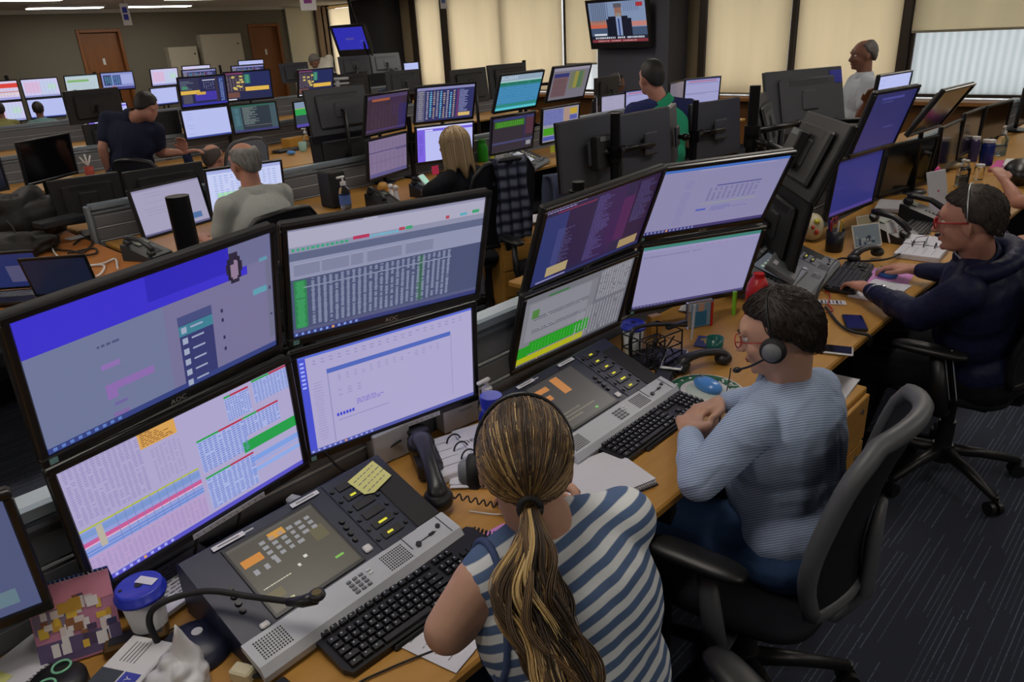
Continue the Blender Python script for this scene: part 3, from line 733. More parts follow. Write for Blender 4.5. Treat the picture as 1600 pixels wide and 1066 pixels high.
def scr_laptop(s):
    return [(0, 0, 1, 1, '1e2858', 0), (.45, .35, .80, .85, '4c4a6c', 2), (.1, .7, .2, .8, '6c7090', 3)]

# ------------------------------------------------------------------ monitors
SW, SH = .521, .293
def screen_mesh(w, h, rects):
    mb = MB(); Z = 0
    for (a, b, c, d, col, lay) in rects:
        y = -lay * .00022
        mb.quad((-w / 2 + a * w, y, h / 2 - d * h), (-w / 2 + c * w, y, h / 2 - d * h), (-w / 2 + c * w, y, h / 2 - b * h), (-w / 2 + a * w, y, h / 2 - b * h), col=s2l(col))
    return mb
def pose(x, y, z, yaw, tilt=0, roll=0):
    return M.Translation((x, y, z)) @ M.Rotation(R(yaw), 4, 'Z') @ M.Rotation(R(-tilt), 4, 'X') @ M.Rotation(R(-roll), 4, 'Y')
MON = []
def monitor(label, x, y, z, yaw, tilt=0, roll=0, scr=None, w=SW, h=SH, seed=1, bez=.016, chin=.022, logo=None, sticker=False, backm=None, ruler=False, box=False, group=None, foot=False, thick=.05, flat_=False):
    Mx = pose(x, y, z, yaw, tilt, roll)
    t = thing('monitor', label, 'monitor', mtx=Mx, group=group); MON.append((t, x, y, z, yaw))
    bm = backm or m_back
    W, H = w + 2 * bez, h + bez + chin; zc = (bez - chin) / 2
    f = MB(); fy, fd = -.0015, .013
    f.box((0, fy, h / 2 + bez / 2), (W, fd, bez), ch=.003); f.box((0, fy, -h / 2 - chin / 2), (W, fd, chin), ch=.003)
    for s in (-1, 1): f.box((s * (w / 2 + bez / 2), fy, 0), (bez, fd, h + .002), ch=.003)
    part(t, 'bezel', f, m_bezel)
    b = MB().box((0, .014, zc), (W - .001, .022, H - .001), ch=.006)
    if not flat_: b.box((0, .025 + thick / 4, zc), (W * .72, thick / 2, H * .72), ch=.02)
    b.box((0, .025 + thick * .55, zc), (.12, thick * .35, .12), ch=.01)
    for i in range(0 if flat_ else 6): b.box((0, .0262 + thick / 2, zc + H * .24 + i * .006), (W * .5, .002, .0025))
    part(t, 'housing', b, bm)
    if scr: part(t, 'screen', screen_mesh(w, h, scr(seed)), m_screen)
    else: part(t, 'screen', MB().quad((-w / 2, 0, -h / 2), (w / 2, 0, -h / 2), (w / 2, 0, h / 2), (-w / 2, 0, h / 2)), m_offscreen, 'dark switched-off screen')
    if logo: lettering(logo, .017, m_white, t, M.Translation((0, -.0085, -h / 2 - chin / 2)) @ FRONT, 'logo')
    if sticker: part(t, 'sticker', MB().box((-w / 2 + .004, -.009, -h / 2 - chin / 2 + .001), (.015, .0012, .013)), mat('teal_sticker', '8cc8c8', .6))
    if box: part(t, 'thin_client', MB().box((-.1 if box is True else box, .055 + thick * .5, zc), (.13, .045, .16), ch=.006).box((-.1 if box is True else box, .0785 + thick * .5, zc + .065), (.09, .002, .022), 1), [m_back, m_grey])
    if ruler:
        rl = MB().box((0, -.0095, 0), (.19, .0015, .014)); 
        for i in range(11): rl.box((-.085 + i * .017, -.0106, -.001), (.0022, .0006, .004), 1)
        o = single('tape_strip', ruler, 'tape', rl, [m_paper, m_grey], mtx=Mx @ M.Translation((.04, 0, -h / 2 - chin / 2 - .002)))
    if foot:
        st = MB().tube([(0, .05, zc), (0, .09, zc - H * .35), (0, .1, -(z - .745) + .02)], .018, 8)
        o2 = part(t, 'stand', st.box((0, .09, -(z - .745) + .008), (.22, .18, .012), ch=.004), m_black)
    return t

def dense(f, k=1.6):
    def g(s):
        global DN
        DN = k; o = f(s); DN = 1.0; return o
    return g
scr_sheet, scr_table, scr_greygrid, scr_purple, scr_doc = dense(scr_sheet, 1.7), dense(scr_table, 1.35), dense(scr_greygrid, 1.5), dense(scr_purple, 1.3), dense(scr_doc, 1.3)
monitor('large near monitor at upper left showing a blue chat window', .496, 1.452, 1.338, 8.5, -14.7, 3.2, scr_chat, logo='AOC', sticker=True)
monitor('near lower-left monitor with spreadsheets in blue, pink and green', .509, 1.500, 1.005, 5.5, -4.6, 2.8, scr_sheet, sticker=True, ruler='narrow white tape strip along the bottom of the spreadsheet monitor')
monitor('near upper-right monitor filled with a grey-blue number table and green column', 1.064, 1.454, 1.339, -12.2, -16.2, -.9, scr_table, logo='AOC', sticker=True)
monitor('near lower-right monitor showing a pale lilac e-mail window with blue frame', 1.084, 1.535, .994, -10.6, -5.3, .3, scr_mail, sticker=True, ruler='white tape strip along the bottom of the lilac e-mail monitor')
monitor('monitor cut by left edge, lower one, dark blue-grey screen', -.063, 1.503, 1.013, -12, -5, 0, w=.443, h=.249, scr=lambda s: [(0, 0, 1, 1, '4c5478', 0), (.5, .78, .93, .92, '5c7480', 2), (.6, .3, .9, .32, '6c749c', 2)])
monitor('monitor cut by left edge, upper one, only its corner showing', -.085, 1.49, 1.30, -12, -8, 0, scr_bluedesk, w=.443, h=.249)
monitor('blue-shirt man\'s upper-left monitor, dark purple code with two beige boxes', 1.861, 1.423, 1.264, -4.1, -24.0, 4.6, scr_purple, logo='AOC', sticker=True)
monitor('blue-shirt man\'s lower-left monitor, grey tables with green and yellow bars', 1.867, 1.520, .956, -5, -18.6, 2.5, scr_greygrid)
monitor('blue-shirt man\'s upper-right monitor, lilac document under a blue top bar', 2.416, 1.311, 1.279, -26.6, -29.2, .7, scr_doc, logo='AOC', sticker=True)
monitor('blue-shirt man\'s lower-right monitor, blank lilac sheet under a green top bar', 2.490, 1.417, .963, -26.8, -18.8, .1, scr_blank, sticker=True)
monitor('navy-jacket man\'s upper-left monitor seen from behind, black back with box', 3.20, 1.285, 1.310, 40, -23.5, 0, scr_bluedesk, box=.05)
monitor('navy-jacket man\'s lower-left monitor seen from behind, standing over a grey console', 3.235, 1.40, .985, 40, -10, 0, scr_bluelow)
monitor('navy-jacket man\'s upper-right monitor with dim dark-blue screen', 4.125, 1.31, 1.352, -3.5, -16.5, -1, scr_bluedesk)
monitor('navy-jacket man\'s lower-right monitor with blue-violet screen above the photos', 4.20, 1.44, 1.01, -5, -5, 0, scr_bluelow)
monitor('upper switched-off grey monitor against the bright frosted window', 5.379, 1.38, 1.275, -3.3, -32.3, 0)
monitor('lower switched-off black monitor behind the telephone and white tablet', 5.30, 1.50, .93, -14, -5.4, 0)
monitor('brownish dark monitor next to the black switched-off one, first of the right-edge row', 6.121, 1.48, .945, 1, .8, 0, foot=True)
monitor('dark monitor second in the right-edge row, reflecting tan blinds', 6.673, 1.48, .978, -.4, -1.8, 0, foot=True)
monitor('dark monitor third in the right-edge row above the green notes', 7.213, 1.44, .978, -6.8, -3.2, 0, foot=True)
monitor('last dark monitor at the right edge, olive-brown reflection', 8.60, 1.44, 1.0, -8.7, -2.2, 0, foot=True)
monitor('small lit white monitor peeking between dim blue and grey screens', 6.2, 1.95, 1.28, -6, -5, 0, scr_white)
# second row, users with their backs to us
monitor('purple-red dim monitor above the mauve spreadsheet screen', 3.801, 5.02, 1.314, 14.4, -13.2, 0, scr_darkred)
monitor('mauve spreadsheet monitor standing alone over the slatted partition', 3.751, 5.0, .98, 16.3, -6, 0, scr_mauve)
monitor('order-book monitor above the blonde person\'s head', 4.304, 4.87, 1.342, -18, -21.5, 0, scr_orders)
monitor('bright violet and white monitor behind the blonde person\'s head', 4.337, 4.95, 1.011, -18, -10, 0, scr_violet)
monitor('cyan and green table monitor right of the blonde person', 4.755, 4.44, 1.402, 1.2, -20.5, 0, scr_cyan)
monitor('dark monitor with green strip below the cyan one', 4.815, 4.59, 1.05, 0, -10, 0, scr_greentop)
monitor('grey and brown striped monitor in front of the cream blinds', 5.612, 4.60, 1.403, -.5, -19.7, 0, scr_mixed)
monitor('blue and green block monitor left of the grey monitor backs', 5.50, 4.62, 1.049, .5, -5.9, 0, scr_blocks)
monitor('pale document monitor at left of the grey polo man', 1.963, 5.05, .871 + .03, 15, 9, 0, scr_plain, foot=True)
monitor('white grid monitor in front of the grey polo man', 2.50, 5.03, .94, -10, -8, 0, scr_whitegrid, foot=True)
# backs facing us, far side of the nearest row
monitor('left of two dark grey monitor backs joined at a black pole', 2.975, 2.33, 1.290, 180, -4, 0, scr_plain, w=.44, h=.30, backm=m_backg, flat_=True, box=-.02)
monitor('right of two dark grey monitor backs joined at a black pole', 3.435, 2.31, 1.275, 180, -4, 0, scr_plain, w=.44, h=.30, backm=m_backg, flat_=True)
monitor('slanted dark monitor back just right of the green polo man', 3.86, 2.42, 1.25, 205, -4, 0, scr_plain, w=.44, h=.30, backm=m_backg, flat_=True)
monitor('dark monitor back with silver edge, right of the thin pole and near the gas arm', 4.25, 2.34, 1.25, 172, -5, 0, scr_plain, w=.44, h=.30, backm=m_backg, flat_=True)
monitor('big black glossy monitor back with a blue screen corner below the standing man', 4.668, 1.97, 1.381, 158, -14, 0, scr_bluedesk, w=.58, h=.34, backm=m_backg)
monitor('black monitor edge wedged behind the navy-jacket man\'s raised monitor back', 3.9, 1.86, 1.32, 200, -16, 0, scr_bluedesk)
# far side of second row, backs
monitor('low black monitor back at left beside the loose cables', 1.62, 5.56, .965, 172, 4, 0, scr_plain, w=.40, h=.27, foot=True)
monitor('low black monitor back right behind the pale document screen', 2.14, 5.52, .94, 176, 2, 0, scr_plain, foot=True)
monitor('grey-black monitor back with maker\'s lettering, above another black back', 3.604, 5.42, 1.341, 181.5, -9, 0, scr_plain, backm=m_backg, w=.56, h=.33)
monitor('black monitor back below the grey lettered back, over the pale rail', 3.62, 5.45, .98, 180, -3, 0, scr_plain, w=.56, h=.33)
monitor('glossy black monitor back against blinds, left half of a pair', 5.32, 5.65, 1.39, 184, -6, 0, scr_plain, w=.5)
monitor('glossy black monitor back against blinds, right half by a short pole', 5.88, 5.65, 1.40, 176, -6, 0, scr_plain, w=.5)
monitor('grey narrow oblique screen left of the plain lilac monitor', 7.60, 5.8, .93, 35, 0, 0, scr_grey, foot=True)
monitor('plain lilac monitor left of the green polo man', 7.673, 5.563, .949, -5.2, -1.2, 0, scr_plain, foot=True)
monitor('red-lined white monitor half hidden by the green polo man', 8.10, 5.50, .97, -8, -1, 0, scr_redline, foot=True)
monitor('grey oblique screen right of the green polo man', 8.369, 5.142, 1.04, 12.2, -2, 0, scr_grey, foot=True)
monitor('lilac monitor with a red line right of the green polo man', 8.656, 4.957, 1.066, -21.9, -4.6, 0, scr_redline, foot=True)
monitor('black monitor back in front of the headset wearer by the column', 8.0, 5.95, 1.12, 184, 0, 0, scr_plain)
# third row
monitor('upper-left of four lit screens, yellow bar and purple chart', 3.886, 8.40, 1.433, 0, -6.5, 0, scr_yellow)
monitor('upper-right of four lit screens, yellow bar and yellow spots', 4.42, 8.38, 1.45, -10, -6, 0, scr_yellow2)
monitor('lower-left of four lit screens, plain bright bluish white', 3.833, 8.355, 1.102, 0, 1, 0, scr_white)
monitor('lower-right of four lit screens, dark terminal with grey text', 4.398, 8.317, 1.098, -8.6, .5, 0, scr_term)
monitor('dark monitor with orange line left of the grey lettered back', 5.392, 8.50, 1.41, 5, -12, 0, scr_yellow2, seed=5)
monitor('green and white monitor with left half hidden, below the orange-lined one', 5.20, 8.40, 1.06, 10, -3, 0, scr_green2)
monitor('large black monitor back above the bending man\'s shoulder', 2.843, 8.75, 1.375, 184, 5, 0, scr_plain)
monitor('black monitor back below the large black one at left', 2.95, 8.78, 1.03, 184, 0, 0, scr_plain)
monitor('black monitor back right of the bending man\'s head', 3.42, 8.76, 1.08, 178, 0, 0, scr_plain)
monitor('switched-off brownish monitor at left below the far slatted partition', 1.758, 6.723, 1.131, 34, -2.5, 0)
monitor('low black monitor by the left edge beside the brownish switched-off one', 1.15, 6.6, 1.12, 10, 0, 0)
# fourth and fifth rows
monitor('violet-lit screen sliver between black backs at far left', 3.85, 11.4, 1.08, -10, 0, 0, scr_violet)
monitor('red-banded white screen at the left edge, upper row', 3.45, 14.8, 1.396, -8, -12, 0, scr_redband)
monitor('white document screen at the left edge, lower row', 3.43, 14.75, 1.07, -8, -4, 0, scr_pinksheet, seed=9)
monitor('pinkish white screen above the far man\'s head', 4.066, 14.838, 1.396, -14, -14, 0, scr_pinksheet)
monitor('bluish white screen behind the far man\'s head', 4.05, 14.75, 1.075, -14, -6, 0, scr_white, seed=4)
monitor('white screen with a green bar left of the dark wooden door', 4.837, 15.2, 1.394, -5, -14, 0, scr_greenband)
monitor('white screen below the green-barred one, behind a dark head', 4.83, 15.15, 1.06, -5, 0, 0, scr_white, seed=6)
monitor('blue table screen in front of the left wooden door', 5.42, 15.1, 1.404, -12, -14, 0, scr_bluetable)
monitor('pink-topped screen right of the bending man\'s head', 6.325, 15.2, 1.405, 4, -9, 0, scr_pinksheet, seed=3)
monitor('white screen below the pink-topped one near the bending man\'s face', 6.2, 15.1, 1.07, 8, -6, 0, scr_white, seed=8)
monitor('pale lilac screen behind dark order screens below the smaller cabinet', 6.95, 15.15, 1.42, -8, -10, 0, scr_pinksheet, seed=7)
monitor('wide dark order screen under the larger cabinet, left of a thin pole', 5.35, 11.6, 1.43, 2, -8, 0, scr_orders, seed=2)
monitor('wide dark order screen right of the thin pole under the larger cabinet', 6.15, 11.6, 1.44, -4, -8, 0, scr_orders, seed=3)
monitor('pale screen below the right wooden door, left part showing', 8.1, 15.1, 1.45, -5, -8, 0, scr_white, seed=12)
monitor('dark grey monitor back beneath the right wooden door', 6.55, 12.3, 1.36, 182, -4, 0, scr_plain, backm=m_backg)
monitor('dark grey monitor back left of the white-shirted leaning person', 7.4, 12.3, 1.40, 178, -4, 0, scr_plain, backm=m_backg)
monitor('tilted grey monitor back right under the blue television', 8.05, 11.4, 1.46, 160, -12, 0, scr_plain, backm=m_backg)
monitor('paler grey monitor back with bracket, right of the thin pole under the television', 8.65, 11.3, 1.47, 165, -12, 0, scr_plain, backm=m_grey)
monitor('small white-lit monitor near the hand beside the brown wall panel', 8.9, 10.9, 1.36, -5, 0, 0, scr_white, seed=15, w=.3, h=.18)
monitor('dark monitor back below the small white-lit monitor', 7.0, 8.8, 1.28, 178, 0, 0, scr_plain, w=.56, backm=m_backg)
monitor('black monitor back behind the order-book monitor, near the blinds', 6.1, 8.8, 1.30, 182, 0, 0, scr_plain, w=.56, backm=m_back)

# pole stands that carry the stacked monitors (nearest stations with arms)
ARM_ENDS = []
def pole_stand(label, x, y, top, targets, r=.024, base=.74, m=m_dmetal):
    t = thing('monitor_pole', label, 'monitor stand', (x, y, base))
    part(t, 'pole', MB().cyl((0, 0, .01), (0, 0, top - base), r, seg=20), m)
    part(t, 'base', MB().box((0, 0, .008), (.14, .1, .016), ch=.003), m)
    for tx, ty, tz in targets:
        ARM_ENDS.append((tx, ty, tz))
        dx, dy = tx - x, ty - y; el = V((dx * .45 - dy * .2, dy * .45 + abs(dx) * .12, 0))
        mb = MB().cyl((0, 0, tz - base - .03), (0, 0, tz - base + .03), r + .012, seg=16)
        mb.tube([(0, 0, tz - base), (el.x, el.y, tz - base)], .016, 8).ball((el.x, el.y, tz - base), .022)
        mb.tube([(el.x, el.y, tz - base), (dx, dy, tz - base)], .014, 8)
        part(t, 'arm', mb, m)
_big = [m for m in MON if m[0]['label'].startswith('big black glossy')][0][0]
part(_big, 'blue_screen_corner', MB().box((-.245, .028, .125), (.10, .003, .075)), mat('screen_blue', '2c34a8', .5))  # flat blue patch added in place of another monitor's lit screen corner
def back_of(x, y, z, yaw, d=.07): return (x - sin(R(yaw)) * d, y + cos(R(yaw)) * d, z)
pole_stand('thick black pole sticking up above the nearest left monitors', .69, 1.735, 1.552, [back_of(.496, 1.452, 1.338, 8.5), back_of(.509, 1.5, 1.005, 5.5), back_of(1.064, 1.454, 1.339, -12), back_of(1.084, 1.535, .994, -10)], .026, base=0)
pole_stand('black pole hidden behind the blue-shirt man\'s four monitors', 2.14, 1.72, 1.34, [back_of(1.861, 1.423, 1.264, -4), back_of(1.867, 1.52, .956, -5), back_of(2.416, 1.311, 1.279, -27), back_of(2.49, 1.417, .963, -27)], base=0)
pole_stand('tall black pole with gas arms left of the big glossy monitor back', 3.50, 1.72, 1.567, [back_of(3.2, 1.285, 1.31, 40), back_of(3.235, 1.4, .985, 40), back_of(4.125, 1.31, 1.352, -3), back_of(4.2, 1.44, 1.01, -5)], .026)
pole_stand('black pole in front of the two joined grey monitor backs', 3.03, 2.20, 1.475, [(2.975, 2.26, 1.29), (3.435, 2.24, 1.275)], .024)
pole_stand('thin black pole between the slanted back and the silver-edged back', 3.90, 2.27, 1.452, [(3.86, 2.35, 1.25), (4.25, 2.27, 1.25)], .018)
pole_stand('pale grey pole with cup-like clamp in front of the standing man', 4.95, 2.05, 1.45, [(4.69, 1.99, 1.38)], .035, m=m_silver)
pole_stand('short black pole at the right end of the glossy backs near the blinds', 6.20, 5.70, 1.58, [(5.88, 5.7, 1.4)], .02)
pole_stand('black pole rising over the left far screens', 3.72, 15.30, 1.62, [], .03)
pole_stand('black pole in front of the left wooden door', 5.12, 15.30, 1.58, [], .03)
pole_stand('thin black pole between the dark order screens', 5.75, 11.7, 1.62, [], .02)
pole_stand('thin black pole between the grey backs under the blue television', 8.35, 11.45, 1.95, [], .02)
pole_stand('black pole at the mauve spreadsheet monitor', 4.08, 5.10, 1.25, [(3.80, 5.08, .98), (4.33, 5.03, 1.01)], .02)
pole_stand('black pole behind the cyan and grey-brown monitors', 5.15, 4.80, 1.40, [(4.755, 4.5, 1.402), (4.815, 4.65, 1.05), (5.612, 4.67, 1.403), (5.5, 4.69, 1.049)], .02)
pole_stand('black pole standing behind the four lit screens', 4.14, 8.50, 1.50, [(3.886, 8.46, 1.433), (3.833, 8.42, 1.102), (4.42, 8.44, 1.45), (4.398, 8.38, 1.098)], .02)

# every monitor that no arm reaches gets its own post down to its desk
ARMED = [V(p) for p in ARM_ENDS]
for (t, x, y, z, yaw) in MON:
    if any(c.name.startswith('stand') for c in kids(t)): continue
    bk = V(back_of(x, y, z, yaw))
    if any((bk - a).length < .12 for a in ARMED): continue
    Mi = t.matrix_world.inverted() if t.matrix_world != M.Identity(4) else t.matrix_basis.inverted()
    if abs(yaw) < 90: off = V((-sin(R(yaw)), cos(R(yaw)), 0)) * .10
    else: off = V((-sin(R(yaw)), cos(R(yaw)), 0)) * .10
    p = V((x, y, z)) + off
    mb = MB().tube([Mi @ V((x, y, z)) + V((0, .03, 0)), Mi @ p, Mi @ V((p.x, p.y, .745))], .016, 8).lathe([(.09, 0), (.09, .01), (.02, .016), (0, .016)], 20, T=Mi @ M.Translation((p.x, p.y, .7405)))
    part(t, 'stand', mb, m_black)

# televisions
def tv(label, Mx, w, h, rects, mount, logo=None, bb=.05):
    t = thing('television', label, 'television', mtx=Mx)
    f = MB(); b = .045
    f.box((0, -.004, h / 2 + b / 2), (w + 2 * b, .03, b), ch=.006); f.box((0, -.004, -h / 2 - bb), (w + 2 * b, .03, 2 * bb), ch=.006)
    for s in (-1, 1): f.box((s * (w / 2 + b / 2), -.004, 0), (b, .03, h + .004), ch=.006)
    part(t, 'bezel', f, m_black)
    part(t, 'housing', MB().box((0, .045, -.03), (w + .08, .07, h + .1), ch=.02).box((0, .1, -.02), (w * .6, .05, h * .6), ch=.02), m_blackmat)
    part(t, 'screen', screen_mesh(w, h, rects), m_screen)
    part(t, 'wall_bracket', mount, m_dmetal)
    if logo: lettering(logo, .07, m_white, t, M.Translation((-.02, -.004, .0)) @ FRONT, 'lettering')
    return t
news = [(0, 0, 1, 1, '7a8cac', 0), (0, 0, .3, .62, '6c7c98', 1), (.0, .45, .4, .62, 'a8705c', 1), (0, .55, .4, .64, 'c06048', 2), (.7, .5, 1, .62, 'b87c74', 2), (0, .64, 1, .9, '40506c', 2), (.05, .78, .28, .83, 'c8ccd4', 3), (0, .84, 1, .93, '1c2030', 4), (0, .93, 1, 1, '7c3038', 4), (.84, .05, .95, .15, 'a02c30', 4)]
news += [(.05 + i * .035, 0, .06 + i * .035, .5, '44506c', 3) for i in range(9)] + [(.62 + i * .035, 0, .63 + i * .035, .25, '54648c', 3) for i in range(8)]
news += [(.30, .42, .74, .86, '101424', 5), (.34, .36, .68, .45, '101424', 5), (.47, .36, .57, .84, '8494b8', 6), (.505, .42, .53, .84, '1c3070', 7), (.46, .1, .58, .36, '8c6458', 6), (.45, .05, .59, .15, '56525a', 7), (.47, .28, .57, .37, '8c8078', 7)]
news += rows(.06, .855, .94, .92, 1, 'c4c8d4', 26, .8, .7, 6) + rows(.1, .945, .8, .985, 1, 'c49898', 20, .8, .7, 6)
tv('wall television showing a grey-haired newsreader in dark suit', pose(10.50, 7.58, 1.93, -90, -12.8), 1.10, .615, news, MB().box((0, .17, 0), (.3, .12, .25), ch=.01))
tv('small blue television near the corner, tilted forward', pose(8.25, 11.7, 1.905, -76, -18.4), .68, .385, [(0, 0, 1, 1, '2c2ca8', 0), (.75, .7, .8, .72, '5c60d0', 2), (.8, .62, .9, .64, '5c60d0', 2), (.7, .9, .75, .92, '5c60d0', 2)],
   MB().cyl((.1, .14, -.2), (.1, .14, .75), .025).box((.05, .1, 0), (.2, .1, .2)), 'necton', bb=.06)
# signs hanging from the ceiling
def hang_sign(x, y, zc, w, h, label, blocks):
    t = thing('hanging_sign', label, 'sign', (x, y, zc), -.7)
    b = MB().box((0, 0, 0), (w, .012, h), ch=.004)
    part(t, 'panel', b, m_white)
    pm = MB()
    for (a, c, ww, hh, col) in blocks: pm.box((a * w, -.0075, c * h), (ww * w, .002, hh * h), col=s2l(col))
    part(t, 'print', pm, m_print)
    part(t, 'cord', MB().cyl((0, 0, h / 2), (0, 0, CEIL - zc), .004, seg=6), m_black)
hang_sign(3.49, 9.04, 2.25, .09, .22, 'small white hanging sign with two blue squares, left part of the ceiling', [(0, .2, .55, .26, '3440a8'), (0, -.12, .55, .26, '3440a8')])
hang_sign(4.89, 7.64, 2.27, .17, .16, 'white hanging sign with a purple figure near the cream panel', [(0, .1, .5, .3, '8c3c8c')])
hang_sign(5.16, 5.75, 2.17, .06, .14, 'tiny white hanging sign with blue square against the blinds', [(0, .1, .6, .5, '5c74b0')])
# ------------------------------------------------------------------ things on the desks
DZ = .741
def w3(p, z=None): return (p[0], p[1], DZ if z is None else z)
def cable_on(*pts): return [V(p) for p in pts]

def console(loc, yaw, label, body, strip, lcd, W=.53, D=.30, module=True, note=None):
    t = thing('dealer_console', label, 'phone console', loc, R(yaw))
    hw = W / 2
    # wedge body: side profile extruded along x
    prof = [(-D / 2, 0), (D / 2, 0), (D / 2, .125), (D / 2 - .02, .138), (-D / 2 + .055, .052), (-D / 2 + .045, .045), (-D / 2, .03)]
    b = MB(); n = len(prof)
    vs = [(-hw, y, z) for y, z in prof] + [(hw, y, z) for y, z in prof]
    b.add(vs, [tuple(range(n)), tuple(range(n, 2 * n))[::-1]] + [(i, n + i, n + (i + 1) % n, (i + 1) % n) for i in range(n)])
    part(t, 'body', b, body)
    sp = [(-D / 2 - .012, .004), (-D / 2 - .016, .022), (-D / 2 - .004, .040), (-D / 2 + .058, .0565), (-D / 2 + .058, .045), (-D / 2, .02)]
    b = MB(); n = len(sp); vs = [(-hw - .004, y, z) for y, z in sp] + [(hw + .004, y, z) for y, z in sp]
    b.add(vs, [tuple(range(n)), tuple(range(n, 2 * n))[::-1]] + [(i, n + i, n + (i + 1) % n, (i + 1) % n) for i in range(n)])
    part(t, 'front_strip', b, strip)
    a = math.atan2(.138 - .052, D - .075)
    S = M.Translation((0, -D / 2 + .055, .052)) @ M.Rotation(a, 4, 'X')      # sloped face: x, y up the slope, z out
    L = (D - .075) / cos(a)
    F = M.Translation((0, -D / 2 + .027, .0485)) @ M.Rotation(math.atan2(.0165, .062), 4, 'X')
    # touch display
    dx0, dx1 = (-hw + .085, -hw + .085 + .215)
    part(t, 'display_frame', MB().box(((dx0 + dx1) / 2, L * .47, .001), (dx1 - dx0 + .014, L * .86, .004), T=S, ch=.002), m_black)
    sm = screen_mesh(dx1 - dx0, L * .78, lcd)
    o = part(t, 'touch_display', sm, m_screen); o.matrix_local = S @ M.Translation(((dx0 + dx1) / 2, L * .47, .0036)) @ M.Rotation(-pi / 2, 4, 'X')
    # keypad on strip
    cx = .01
    for i in range(3):
        for j in range(4):
            part(t, 'key', MB().box((cx - .036 + i * .016, -.016 + j * .0105 - .003, .0015), (.0115, .007, .004), T=F, ch=.0015), m_grey)
    for i in range(2): part(t, 'key', MB().box((cx + .016, .002 + i * .01, .0015), (.012, .006, .003), T=F, ch=.0015), m_white, 'pale oblong key')
    # speaker grilles
    for gx in (-hw + .045, hw - .17):
        g = MB()
        for i in range(11):
            for j in range(8): g.box((gx - .03 + i * .006, -.023 + j * .006, .0008), (.0028, .0028, .0014), T=F)
        part(t, 'speaker_grille', g, m_black)
    part(t, 'volume_slider', MB().box((hw - .075, -.004, .001), (.05, .002, .0016), T=F).box((hw - .064, -.004, .003), (.016, .006, .005), T=F, ch=.001).cyl((hw - .108, -.008, .001), (hw - .108, -.008, .006), .007, T=F).cyl((hw - .037, .004, .001), (hw - .037, .004, .005), .006, T=F), m_black)
    part(t, 'seam', MB().box((hw - .127, .02, .0012), (.0014, .06, .0012), T=F).box((hw - .02, 0, .0012), (.0014, .06, .0012), T=F), m_black)
    # round buttons left of the display and right of it
    for bx in (-hw + .04, dx1 + .022):
        for j in range(4): part(t, 'round_button', MB().cyl((bx + j * .002, L * .28 + j * .019, 0), (bx + j * .002, L * .28 + j * .019, .006), .0075, .006, 12, T=S), m_black)
    part(t, 'white_button', MB().box((dx1 + .028, L * .13, .003), (.02, .02, .006), T=S, ch=.003), m_white)
    part(t, 'mode_button', MB().box((-hw + .055, L * .06, .003), (.02, .014, .006), T=S, ch=.003), m_white)
    if module:
        mx = hw - .128
        part(t, 'line_module', MB().box((mx, L * .5, .001), (.10, L * .98, .006), T=S, ch=.002), body)
        for j in range(6):
            y = L * .14 + j * L * .142
            part(t, 'line_display', MB().box((mx, y, .006), (.056, .021, .004), T=S, ch=.001), m_black)
            if j in (0, 1, 4) or module == 2:
                part(t, 'lit_text', MB().box((mx - .006 + (j % 2) * .006, y, .0084), (.016 if j != 1 else .024, .006, .0006), T=S), emit_mat('yellow_segment', 'b8b428', .9))
            for s in (-1, 1): part(t, 'line_button', MB().cyl((mx + s * .041, y, .003), (mx + s * .041, y, .009), .006, .005, 12, T=S), m_black)
        part(t, 'speaker_panel', MB().box((hw - .037, L * .42, .001), (.07, L * .8, .004), T=S, ch=.002), m_blackmat)
    part(t, 'logo', MB().box((dx0 + .07, L * .95, .001), (.022, .004, .001), T=S).cyl((dx0 + .05, L * .95, 0), (dx0 + .05, L * .95, .0015), .005, seg=10, T=S), m_silver)
    for x in (dx0 + .02, dx1 + .0): part(t, 'label_strip', MB().box((x, L * .945, .0045), (.075, .012, .0012), T=S).box((x, L * .945, .0053), (.05, .003, .0004), 1, T=S), [m_paper, m_grey])
    return t, S
lcdW = [(0, 0, 1, 1, '4a463c', 0), (0, 0, 1, .04, '54504a', 1), (.42, .07, .60, .17, 'c48c34', 3), (.04, .22, .26, .33, 'c07c2c', 3)] + rows(.28, .10, .92, .42, 4, '8c8c90', 6, .7, .6) + rows(.05, .38, .4, .5, 1, '8c8c90', 3, .6, .6) + rows(.05, .66, .36, .69, 1, 'c0bca8', None) + [(.46, .62, .49, .66, 'c8c8c0', 3), (.56, .56, .60, .60, 'c8c8c0', 3), (.8, .8, .9, .83, '74b048', 3), (.14, .92, .24, .95, 'b8b888', 3), (.03, .74, .2, .86, '5c5434', 2), (.78, .3, .94, .5, '5c563c', 2)]
lcdM = [(0, 0, 1, 1, '3c3a38', 0), (.02, .12, .3, .22, 'b4763c', 3), (.04, .30, .22, .40, 'b4763c', 3), (.44, .05, .60, .42, 'b4763c', 3), (.6, .9, .66, .94, '5c9c48', 3)] + rows(.05, .7, .7, .9, 3, '6c6858', None)
cW, SW_ = console((.655, 1.265, DZ), 2.5, 'navy and silver phone console in front of the woman, with lit touch display', m_navy, m_silver, lcdW)
cM, SM_ = console((1.615, 1.27, DZ), 1, 'navy and silver phone console in front of the blue-shirt man', m_navy, m_silver, lcdM, module=2)
console((3.17, 1.335, DZ), 9, 'all-grey phone console beneath the navy-jacket man\'s raised monitor backs', m_grey, m_grey, [(0, 0, 1, 1, '50545a', 0)] + rows(.1, .1, .9, .9, 5, '8ca08c', 4), W=.6)
console((4.93, 4.55, DZ), 24, 'dark grey phone console on the second-row desk right of the plaid scarf', m_grey, m_grey, [(0, 0, 1, 1, '8c9098', 0)] + rows(.1, .3, .9, .7, 3, '6c7078', 4), W=.42, D=.28)

